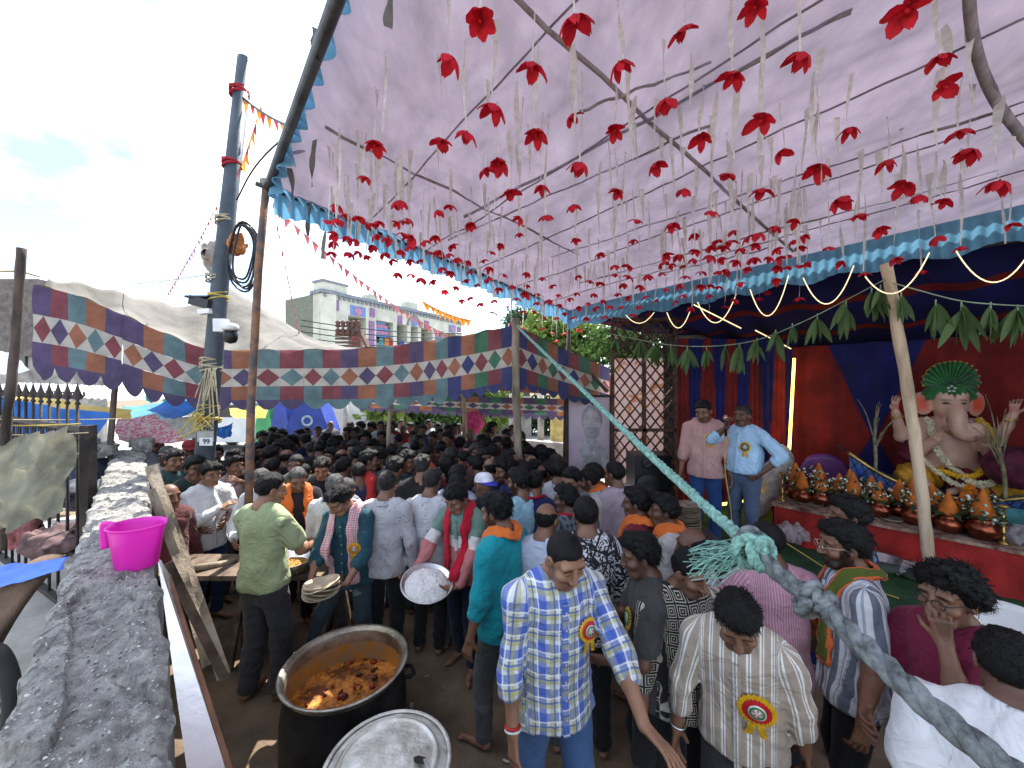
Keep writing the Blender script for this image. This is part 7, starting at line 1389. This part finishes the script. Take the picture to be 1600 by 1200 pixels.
jeans = fabric('jeans_blue', (.055, .115, .25), 'blotch', (.075, .15, .31), size=.3); jeansd = fabric('jeans_navy', (.018, .025, .055)); blk = cloth((.014, .014, .016)); gry = cloth((.07, .072, .078)); chk = cloth((.10, .10, .09))
# --- foreground
o, r = H_(892, 845, 16, 'person in blue and olive plaid shirt with rosette, hand held out', fb('plaid_madras', (.66, .69, .70), 'plaid', (.03, .10, .48), (.36, .36, .05), .105), jeans, 1, 0, 1.80, 0, head=(.42, .15), lean=.06, hair='buzz', moustache=.75, beard=.25, sleeve='rolled', al=((.22, -.42, 1.02), (.8, .5, -.4)), ar=((-.25, -.16, .80), (-.5, .9, -.1)), palm=((-.2, -.5, -1), (.8, .3, 0)), fwd=((.35, -.85, -.2), None), curl=(.22, .38), stance=(.10, -.12, .12, .16), hem=.78, build=1.06)
rosette(o, r, .12, 1.24, 'yellow', 'red', .058); bangle(o, r, -1, ros['red'], .9); bangle(o, r, -1, ros['white'], .95)
o, r = H_(1152, 950, -34, 'person in beige white striped shirt with large rosette, looking down', fb('beige_stripe', (.40, .33, .26), 'pinstripe', (.78, .78, .74), size=.052), cloth((.03, .03, .035)), 2, 0, 1.66, 0, head=(.34, .10), lean=.30, hair='side', beard=.45, moustache=.5, sleeve='half', al=((.27, .02, .78), (.4, 1, 0)), ar=((-.27, -.16, .84), (-.5, .8, 0)), build=1.0)
rosette(o, r, .075, 1.17, 'yellow', 'red', .075); bangle(o, r, -1, steelp, .9)
o, r = H_(992, 838, -100, 'person in dark grey t-shirt with green rosette seen from the side', cloth((.055, .052, .052)), blk, 3, 0, 1.64, 0, head=(.22, .05), hair='medium', sleeve='short', collar=False, al=((.12, -.28, 1.02), (.6, .6, -.5)), ar='bend', beard=.3); rosette(o, r, .08, 1.25, 'yellow', 'green', .055)
o, r = H_(1088, 868, 16, 'person in black shirt printed with white square spirals', fb('square_print', (.022, .021, .022), 'squares', (.50, .46, .38), size=.066), blk, 2, 0, 1.62, 0, head=(.34, .18), hair='short', moustache=.9, beard=.35, sleeve='half', build=1.08, belly=.5); rosette(o, r, .10, 1.22, 'yellow', 'green', .055)
o, r = H_(1192, 816, 172, 'person in pink striped shirt standing behind the rope knot', fb('pink_stripe', (.42, .20, .27), 'vstripe', (.55, .34, .40), size=.014), cloth((.02, .02, .025)), 3, 0, 1.68, 1, head=(.2, .3), hair='short', sleeve='rolled', al='hip', ar='hip', d=2.3, build=1.05)
o, r = H_(1312, 818, -118, 'person in white grey striped shirt with glasses and tricolour scarf', fb('white_grey_stripe', (.66, .68, .70), 'vstripe', (.16, .18, .23), (.36, .38, .44), size=.075), blk, 2, 0, 1.74, 0, head=(.12, .15), hair='medium', beard=1.0, sleeve='short', al='down', ar=((-.20, -.2, .9), (-.5, .8, 0)), build=1.08); scarf(o, r, fb('tri_scarf', (.10, .13, .02), 'hblock', (.10, .13, .02), (.10, .13, .02)), .07, 1.0, 1.0); scarf(o, r, fb('scarf_edge', (.75, .16, .05)), .085, .98, .98, thick=.25); glasses(o, r, mat('wire_gold', (.6, .55, .45), .3, metal=.9))
o, r = H_(1322, 790, -125, 'person in black and blue shirt just behind the striped shirt man', fb('black_blue', (.012, .014, .03), 'blotch', (.10, .16, .35), size=.12), blk, 2, 0, 1.72, 1, d=2.62, head=(.05, .2), hair='medium', sleeve='short')
o, r = H_(1478, 893, -78, 'person in maroon t-shirt with glasses resting chin on hand', cloth((.20, .02, .055)), jeansd, 2, 0, 1.68, 0, head=(.12, -.05), hair='curly', beard=.35, sleeve='short', collar=False, al=((.04, -.14, 1.42), (.5, -.4, -.8)), ar='bend', fwd=((-.1, -.1, 1), None), palm=((-.5, .8, 0), None), curl=(.8, .4)); glasses(o, r, mat('wire_dark', (.05, .05, .05), .4, metal=.5))
o, r = H_(1572, 985, 138, 'person in plain white t-shirt at the bottom right corner', cloth((.72, .73, .75)), jeansd, 3, 0, 1.66, 0, head=(-.05, .1), lean=.28, hair='short', sleeve='short', collar=False, build=1.22, belly=.4)
# --- serving team
o, r = H_(770, 773, -124, 'person in turquoise shirt with orange scarf seen from behind', cloth((.012, .30, .35)), fb('jeans_grey', (.07, .072, .075), 'blotch', (.11, .11, .11), size=.3), 2, 0, 1.73, 0, head=(.22, .1), hair='medium', beard=.85, sleeve='rolled', al=((.28, -.06, .82), (.4, 1, 0)), ar=((-.25, -.1, .84), (-.4, 1, 0)), stance=(.10, -.10, .12, .12), build=1.05); scarf(o, r, fb('scarf_orange', (.72, .17, .03)), .10, .98, 1.15, back=.03)
o, r = H_(706, 764, -22, 'boy in green and white jersey with red scarf carrying the rice tray', fb('jersey', (.17, .28, .22), 'hblock', (.72, .72, .70), (.55, .20, .20)), jeansd, 1, 0, 1.66, 0, head=(.46, -.15), lean=.08, hair='medium', sleeve='long', al=((.12, -.40, .84), (.7, .4, -.6)), ar=((-.30, -.40, .90), (-.7, .3, -.6)), palm=((0, -.3, 1), (0, -.3, 1)), fwd=((-.5, -.8, .1), (-.3, -.9, .1)), curl=(.25, .25), stance=(.10, -.04, .1, .1)); scarf(o, r, fb('scarf_red', (.55, .015, .04)), .085, .86, .86); BOY = (o, r)
o, r = H_(520, 768, -8, 'person in dark teal shirt with red checked scarf holding leaf plates', cloth((.022, .075, .10)), fb('jeans_faded', (.045, .07, .09), 'blotch', (.17, .22, .24), size=.25), 1, 0, 1.66, 0, head=(.50, -.35), lean=.12, hair='medium', moustache=.6, sleeve='rolled', al=((.16, -.34, .98), (.8, .3, -.5)), ar=((-.16, -.40, .88), (-.8, .3, -.5)), palm=((-.6, 0, .8), (.6, 0, .8)), fwd=((-.6, -.7, 0), (.5, -.8, 0)), curl=(.45, .45), stance=(.14, .05, .36, -.12), hem=.76); scarf(o, r, fb('gingham_red', (.78, .74, .74), 'check', (.60, .02, .06), size=.018), .095, .84, .84, xl=.10); rosette(o, r, .165, 1.2, 'yellow', 'orange', .052); GING = (o, r)
o, r = H_(430, 735, 165, 'person in pale green t-shirt with dark track trousers seen from behind', cloth((.34, .40, .22)), fb('track', (.045, .045, .05)), 1, 0, 1.78, 0, d=3.12, head=(.22, -.5), hair='short', sleeve='short', collar=False, al='bend', ar='bend', stance=(.11, .02, .12, -.05), cut='wide', build=1.04, hem=.86)
# --- on the stage
o, r = H_(1097, 622, -32, 'person in pink shirt with rosette standing on stage looking down', cloth((.50, .29, .27)), fb('jeans_deep', (.02, .06, .18)), 2, 0, 1.76, 0, z0=SZ, d=4.6, head=(.38, -.25), hair='short', moustache=.8, beard=.3, sleeve='rolled', ar='down', al='down'); rosette(o, r, .06, 1.27, 'yellow', 'black', .06)
o, r = H_(1160, 640, -62, 'person in sky blue shirt speaking into a microphone on stage', fb('sky_check', (.42, .62, .80), 'grid', (.30, .50, .74), size=.022), cloth((.085, .12, .19)), 3, 3, 1.70, 0, z0=SZ, d=4.45, head=(.05, -.05), hair='thin', moustache=1.0, sleeve='rolled', ar=((-.04, -.26, 1.46), (-.8, -.2, -.7)), al=((.235, -.05, .98), (1, .5, .15)), fwd=((-.4, -.5, -.6), (.1, -.2, 1)), curl=(.4, .9), belly=.6, untuck=False, build=1.04); rosette(o, r, .09, 1.24, 'yellow', 'black', .06); MIC = (o, r)
MB().tube([Vector(r['T'](x, 0.008 - .105 * math.cos(a) * 0 + 0, .955)) for x, a in ((0, 0), (0.001, 0))], .001, 4) if False else None
b_ = MB(); b_.tube([Vector((math.cos(a) * .150 * 1.04, math.sin(a) * .112 * 1.04, .955)) for a in [2 * math.pi * k / 30 for k in range(30)]], .02, 6, closed=True, flat=.4); b_.build('belt', mat('belt_brown', (.10, .035, .02), .5), o)
# microphone in his hand
Wm = r['arms'][-1][2]; wmw = Matrix.Rotation(o.rotation_euler[2], 4, 'Z') @ Vector(Wm) + Vector(o.location); mic = empty('microphone', wmw + Vector((-.03, -.02, .03))); tag(mic, 'gold headed microphone held to the speaking man', 'microphone'); mz = wmw + Vector((-.035, -.03, .02)); child(MB().tube([mz + Vector((.0, 0, -.12)), mz + Vector((0, 0, .05))], [.012, .018], 10).build('grip', black), mic); child(MB().lathe([(.018, 0), (.03, .02), (.032, .04), (.022, .065), (.002, .075)], 14, mz + Vector((0, 0, .05))).build('grille', mat('mic_gold', (.6, .32, .2), .35, metal=.9)), mic)
wire('yellowish microphone cable hanging to the stage floor', spline([mz + Vector((0, 0, -.12)), mz + Vector((-.02, -.02, -.5)), mz + Vector((.06, 0, -1.0)), mz + Vector((.1, .1, -1.35))], 6), .007, yel)
# --- plates in the hands of the scarf man
o, r = GING; ms_ = Matrix.Rotation(o.rotation_euler[2], 4, 'Z'); lh, rh = [ms_ @ Vector(r['arms'][k][2]) + Vector(o.location) for k in (1, -1)]; pcn = (lh + rh) / 2 + Vector((0, -.12, .0)); pl_ = empty('leaf_plates', pcn); tag(pl_, 'handful of brown leaf plates held by the scarf man', 'plates'); pm2 = MB().lathe([(.02, 0), (.115, .003), (.135, .018), (.129, .021), (.108, .008), (.02, .006)], 26).mesh('plate', mat('leaf_plate_pale', (.56, .46, .32), .85, .2, 10, .3)); sl = math.atan2(lh.z - rh.z, lh.x - rh.x)
for k in range(6): put('plate', pm2, pl_, (.004 * k, -.006 * k, k * .011), (.22 + random.uniform(-.03, .03), -sl + random.uniform(-.02, .02), k))
o, r = BOY; ms_ = Matrix.Rotation(o.rotation_euler[2], 4, 'Z'); lh, rh = [ms_ @ Vector(r['arms'][k][2]) + Vector(o.location) for k in (1, -1)]; bpy.data.objects['rice_tray'].location = (lh + rh) / 2 + Vector((-.06, -.10, -.01))
# --- middle ground
white_dot = fb('white_dot', (.50, .50, .52), 'dots', (.22, .22, .26), size=.032); floral = fb('white_floral', (.60, .61, .64), 'dots', (.09, .085, .06), size=.034); wcheck = fb('white_check', (.55, .56, .60), 'grid', (.22, .23, .27), size=.05); dcheck = fb('dark_check', (.03, .045, .06), 'check', (.20, .25, .28), size=.05); wprint = fb('bw_print', (.66, .66, .68), 'print', (.025, .025, .03), size=.085); wgrid = fb('white_pencil_check', (.62, .63, .65), 'grid', (.30, .30, .34), size=.02)
MID = [
 (607, 737, 176, 'person in dotted white shirt seen from behind, centre of the queue', white_dot, blk, 2, 3, 1.70, dict(hair='short', head=(.2, 0))),
 (676, 734, 168, 'person in white floral shirt seen from behind', floral, blk, 2, 3, 1.69, dict(hair='short', head=(.25, .1), build=1.06)),
 (526, 742, 172, 'person in plain white shirt bending behind the scarf man', cloth((.58, .59, .62)), gry, 2, 2, 1.62, dict(hair='short', head=(.3, .1))),
 (808, 734, -140, 'person in light blue t-shirt turning left in the queue', cloth((.32, .55, .66)), jeansd, 2, 0, 1.70, dict(hair='medium', beard=.9, sleeve='short', collar=False, head=(.12, .35), al='bend', ar='up')),
 (754, 741, -142, 'person wearing white cap with blue visor backwards', cloth((.02, .02, .03)), blk, 2, 0, 1.64, dict(hair='buzz', cap_=True, head=(.1, .1))),
 (856, 786, 158, 'balding older person in pale blue shirt seen from behind', cloth((.50, .56, .68)), gry, 2, 0, 1.66, dict(hair='thin', bald=True, head=(.15, -.2), sleeve='half')),
 (914, 777, 178, 'person in black and white doodle print shirt from behind', wprint, blk, 2, 0, 1.72, dict(hair='short', head=(.12, .05), sleeve='half', build=1.08)),
 (958, 722, -152, 'person in lavender shirt standing below the lattice', cloth((.45, .38, .44)), fb('jeans_mid', (.05, .10, .2)), 2, 0, 1.72, dict(hair='short', head=(.05, .35), beard=.2)),
 (992, 764, -135, 'person in maroon shirt with orange scarf left of his twin', cloth((.16, .02, .03)), blk, 3, 0, 1.66, dict(hair='medium', head=(.05, .3), scarf='scarf_orange2')),
 (1036, 771, -112, 'person in white t-shirt with orange scarf near the plate stack', cloth((.50, .48, .47)), blk, 3, 0, 1.64, dict(hair='medium', head=(.02, .15), scarf='scarf_orange2', sleeve='short', d=2.95)),
 (1077, 834, -95, 'balding person in white pencil check shirt beside the rope knot', wgrid, blk, 3, 0, 1.58, dict(hair='thin', bald=True, head=(.12, 0), d=2.45)),
 (882, 760, -138, 'person with red collar and checked shirt among the queue', dcheck, blk, 3, 0, 1.62, dict(hair='medium', head=(.1, .3))),
 (837, 735, 165, 'person in navy t-shirt with red collar seen from behind', cloth((.02, .025, .10)), blk, 2, 0, 1.68, dict(hair='thin', head=(.1, -.1), sleeve='short')),
 (785, 719, -75, 'curly haired person in navy leaning left in the queue', cloth((.018, .03, .12)), blk, 2, 0, 1.70, dict(hair='curly', head=(.25, .1), beard=.8)),
 (876, 718, 160, 'person in white patterned shirt in front of the poster', floral, gry, 2, 0, 1.72, dict(hair='short', head=(.08, -.25))),
 (916, 733, -95, 'person in cream shirt facing left below the poster', cloth((.52, .50, .46)), gry, 2, 0, 1.66, dict(hair='short', head=(.1, 0), beard=.6)),
 (925, 724, -105, 'person with orange scarf behind the cream shirted man', cloth((.30, .42, .48)), gry, 2, 0, 1.70, dict(hair='short', scarf='scarf_orange2')),
 (715, 741, 172, 'person in off white shirt from behind, right of the floral shirt', cloth((.54, .55, .52)), gry, 2, 0, 1.64, dict(hair='short')),
 (717, 727, 150, 'person in pale blue shirt deeper in the queue', cloth((.45, .52, .62)), gry, 3, 0, 1.70, dict(hair='short')),
 (640, 706, 62, 'person in dark tartan shirt facing right in the queue', dcheck, blk, 2, 0, 1.72, dict(hair='medium', head=(.2, 0))),
 (594, 706, 55, 'long haired bearded person in white checked shirt bending right', wcheck, blk, 2, 0, 1.72, dict(hair='curly', head=(.35, .1), lean=.15, beard=.8)),
 (547, 752, 60, 'grey haired person stooping behind the white shirts', cloth((.36, .37, .39)), gry, 2, 2, 1.58, dict(hair='thin', head=(.4, 0), lean=.15)),
 (466, 735, 38, 'grey haired person with bright orange scarf looking down', cloth((.03, .025, .03)), blk, 2, 2, 1.66, dict(hair='short', head=(.45, 0), beard=.5, scarf='scarf_orange', al='bend', ar='bend')),
 (502, 719, 12, 'teenager in black t-shirt with messy hair looking down', cloth((.014, .014, .016)), blk, 1, 1, 1.68, dict(hair='medium', head=(.45, .1), sleeve='short', collar=False)),
 (405, 736, 8, 'person in white shirt looking down behind the green t-shirt man', cloth((.58, .59, .60)), gry, 2, 2, 1.62, dict(hair='short', head=(.3, 0), al='bend', ar='bend')),
 (331, 724, 68, 'young person with fringe in white shirt leaning on the rusty pole', cloth((.66, .67, .68)), fb('jeans_dark2', (.02, .04, .10)), 1, 0, 1.68, dict(hair='side', head=(.22, 0), al='bend', ar='chest', lod=0)),
 (306, 715, 62, 'person in dark green polo shirt beside the wall', cloth((.022, .035, .030)), blk, 2, 0, 1.72, dict(hair='medium', head=(.12, 0), sleeve='short', al='bend', ar='bend')),
 (273, 704, 68, 'person with greying hair close to the wall', cloth((.05, .10, .10)), blk, 1, 3, 1.72, dict(hair='medium', head=(.15, 0), sleeve='short')),
 (266, 757, 70, 'bald person with moustache squeezed against the wall', cloth((.10, .03, .03)), blk, 2, 2, 1.58, dict(hair='buzz', cap_=True, moustache=.9, head=(.1, 0))),
 (260, 677, 22, 'grey haired person with sunglasses in white and pink shirt', cloth((.52, .48, .50)), gry, 2, 2, 1.70, dict(hair='short', head=(.1, 0), d=4.9)),
 (297, 658, 40, 'person in red cap and olive t-shirt beside the street pole', cloth((.10, .09, .065)), gry, 3, 0, 1.72, dict(hair='buzz', cap_=True, sleeve='short', collar=False, d=5.2)),
 (246, 660, 60, 'dark haired person in pale blue shirt behind the wall end', cloth((.42, .48, .55)), gry, 2, 0, 1.70, dict(hair='medium', d=5.9)),
 (366, 664, 15, 'person in black reaching to the rusty pole with tape', cloth((.012, .012, .014)), blk, 3, 0, 1.70, dict(hair='medium', head=(-.15, 0), al='up', ar='up', sleeve='short', d=4.6)),
 (366, 714, 75, 'dark haired person with raised hand right of the rusty pole', cloth((.40, .30, .32)), gry, 2, 0, 1.64, dict(hair='medium', al='up')),
 (337, 682, 40, 'person in black directly behind the street pole', cloth((.02, .02, .022)), gry, 3, 0, 1.66, dict(hair='medium', d=5.2)),
]
for (px, ty, yaw, lb, sh_m, tr_m, sk, hr, h, kw) in MID:
    kw = dict(kw); sc_ = kw.pop('scarf', None); o, r = H_(px, ty, yaw, lb, sh_m, tr_m, sk, hr, h, kw.pop('lod', 1), kw.pop('d', None), **kw)
    if sc_: scarf(o, r, fb('scarf_orange', (.72, .17, .03)), .11, 1.0, 1.0, back=.02)
    if 'white cap' in lb: capp(o, r, mat('cap_white', (.72, .72, .76), .8), mat('cap_blue', (.03, .04, .42), .7), True)
    if 'red cap' in lb: capp(o, r, mat('cap_red', (.25, .015, .02), .8), MATS['cap_red'], False)
    if 'sunglasses' in lb: glasses(o, r, black)
    if 'red collar' in lb: scarf(o, r, fb('collar_red', (.42, .01, .03)), .03, 1.27, 1.27, .05)
# --- the far crowd: shared figures, own clothes
VAR = []
for i, kw in enumerate([dict(hair='short', head=(.05, 0)), dict(hair='medium', head=(.2, .2), al='bend'), dict(hair='medium', head=(.1, -.3), sleeve='short'), dict(hair='side', head=(.25, .1), ar='bend'), dict(hair='curly', head=(.1, .2)), dict(hair='thin', bald=True, head=(.15, 0)), dict(hair='short', head=(.3, -.2), beard=.8), dict(hair='long', head=(.05, .15), skirt=True, sleeve='short'), dict(hair='short', head=(0, .3), moustache=.9, sleeve='short')]):
    VAR.append((figure(h=1.68, lod=2, seed=i + 3, collar=False, **kw), {}))
CN = {'black': (.014, .014, .016), 'navy': (.02, .028, .07), 'maroon': (.13, .02, .03), 'brown': (.10, .06, .04), 'olive': (.07, .075, .045), 'grey': (.16, .16, .17), 'white': (.60, .60, .60), 'red': (.42, .03, .03), 'pink': (.62, .05, .22), 'purple': (.09, .03, .09), 'teal': (.03, .14, .14), 'rust': (.30, .07, .025), 'cream': (.50, .47, .42), 'blue': (.07, .14, .32)}
FAR = [(410, 676, 'black'), (425, 668, 'navy'), (407, 694, 'brown'), (427, 698, 'black'), (428, 716, 'grey'), (455, 682, 'black'), (475, 680, 'navy'), (462, 712, 'olive'), (477, 726, 'brown'), (517, 701, 'black'), (497, 666, 'white'), (517, 658, 'grey'), (511, 680, 'black'), (527, 684, 'olive'), (542, 668, 'black'), (555, 668, 'navy'), (552, 690, 'black'), (570, 676, 'grey'), (562, 660, 'pink'), (581, 690, 'navy'), (595, 658, 'white'), (613, 660, 'red'), (597, 674, 'black'), (580, 704, 'red'), (622, 678, 'grey'), (597, 674, 'brown'), (645, 674, 'white'), (649, 688, 'rust'), (675, 676, 'grey'), (684, 662, 'navy'), (699, 676, 'purple'), (671, 696, 'rust'), (680, 702, 'olive'), (697, 714, 'maroon'), (732, 692, 'black'), (745, 694, 'maroon'), (735, 670, 'pink'), (763, 670, 'navy'), (762, 684, 'cream'), (778, 684, 'maroon'), (790, 672, 'pink'), (792, 685, 'maroon'), (771, 696, 'navy'), (757, 702, 'purple'), (747, 698, 'maroon'), (806, 692, 'maroon'), (821, 692, 'maroon'), (806, 710, 'black'), (829, 712, 'brown'), (868, 710, 'olive'), (724, 708, 'black'), (717, 662, 'white'), (710, 662, 'white'), (700, 665, 'pink'), (670, 656, 'white'), (652, 659, 'white'), (640, 661, 'cream'), (630, 664, 'red'), (627, 656, 'white'), (845, 696, 'purple'), (836, 720, 'maroon'), (848, 726, 'grey'), (440, 672, 'black'), (486, 692, 'navy'), (440, 690, 'black'), (500, 690, 'black'), (536, 702, 'black'), (564, 698, 'black'), (612, 694, 'navy'), (630, 700, 'black'), (660, 712, 'black'), (655, 680, 'white'), (720, 684, 'navy'), (752, 680, 'pink'), (812, 676, 'maroon'), (826, 702, 'navy'), (856, 704, 'maroon'), (390, 690, 'black'), (395, 708, 'navy'), (450, 702, 'black'), (540, 716, 'black'), (560, 724, 'navy'), (620, 716, 'black'), (690, 690, 'black'), (706, 700, 'navy'), (740, 714, 'black'), (765, 716, 'navy'), (795, 704, 'purple'), (815, 722, 'black'), (858, 722, 'brown'), (890, 734, 'grey'), (545, 660, 'cream'), (580, 662, 'blue'), (606, 662, 'white'), (688, 670, 'white'), (430, 680, 'grey'), (770, 662, 'cream'), (800, 664, 'white'), (660, 664, 'blue'), (480, 668, 'white'), (468, 672, 'black')]
rr = random.Random(21); used = []
for i, (px, ty, cn_) in enumerate(FAR):
    v = 7 if (cn_ in ('pink', 'purple', 'maroon') and i % 2) else (i * 5 + px) % 7 if cn_ not in ('white',) else (8 if i % 2 else 0)
    res, share = VAR[v]; s = rr.uniform(.93, 1.02); t = res['top'] * s; d = (CH - t[2]) * F / (ty - 600); back = ty > 676 and rr.random() < .72
    yaw = rr.uniform(120, 240) if back else rr.uniform(-50, 50); bright = ty < 676
    key = ('sunlit' if d > 6.9 else 'shaded'); hw = {0: 'short hair', 1: 'tousled hair', 2: 'tousled hair', 3: 'side parted hair', 4: 'curly hair', 5: 'balding head', 6: 'short hair and beard', 7: 'long tied hair', 8: 'short hair'}[v]
    lb = '%s clothed person, %s, %s' % (cn_, hw, 'in sunlit crowd' if key == 'sunlit' else 'in shaded crowd')
    lb += ', ' + ('near the rusty pole' if px < 450 else 'before the blue kiosk' if px < 540 else 'by the thin grey pole' if px < 640 else 'near the pale bamboo pole' if px < 745 else 'by the front tent pole' if px < 815 else 'left of the poster')
    o = place('person', res, px, ty, D_(yaw), dict(skin=skin(2 + (i % 2)), hair=hairmat(0 if i % 7 else 3), shirt=cloth(CN[cn_]), trousers=cloth([(.02, .02, .025), (.05, .06, .09), (.08, .07, .06)][i % 3])), lb, 'far crowd', 0, None, share=share)
    X = (px - 800) / F * d; c, s_ = math.cos(D_(yaw)), math.sin(D_(yaw)); o.scale = (s, s, s); o.location = (X - (c * t[0] - s_ * t[1]), d - (s_ * t[0] + c * t[1]), 0)

# --- litter trodden into the ground
lit = [mat('litter_leaf', (.30, .24, .13), .9), mat('litter_paper', (.55, .53, .48), .9), mat('litter_dark', (.06, .05, .04), .9)]
rr = random.Random(8)
for i in range(34):
    x, y = rr.uniform(-2.2, .4), rr.uniform(1.9, 3.4); n = rr.choice((4, 5, 6)); r0 = rr.uniform(.015, .05); el = rr.uniform(.2, .9); m = MB()
    m.add([(r0 * math.cos(6.283 * k / n + .3) * rr.uniform(.7, 1.2), r0 * el * math.sin(6.283 * k / n + .3) * rr.uniform(.7, 1.2), .018 + rr.uniform(0, .012)) for k in range(n)] + [(0, 0, .03)], [(k, (k + 1) % n, n) for k in range(n)]); o = m.build('litter_scrap', lit[i % 3], None, (x, y, 0)); o.rotation_euler[2] = rr.uniform(0, 6); tag(o, 'small trampled scrap of leaf or paper on the dirt', 'litter', 'litter on the ground')
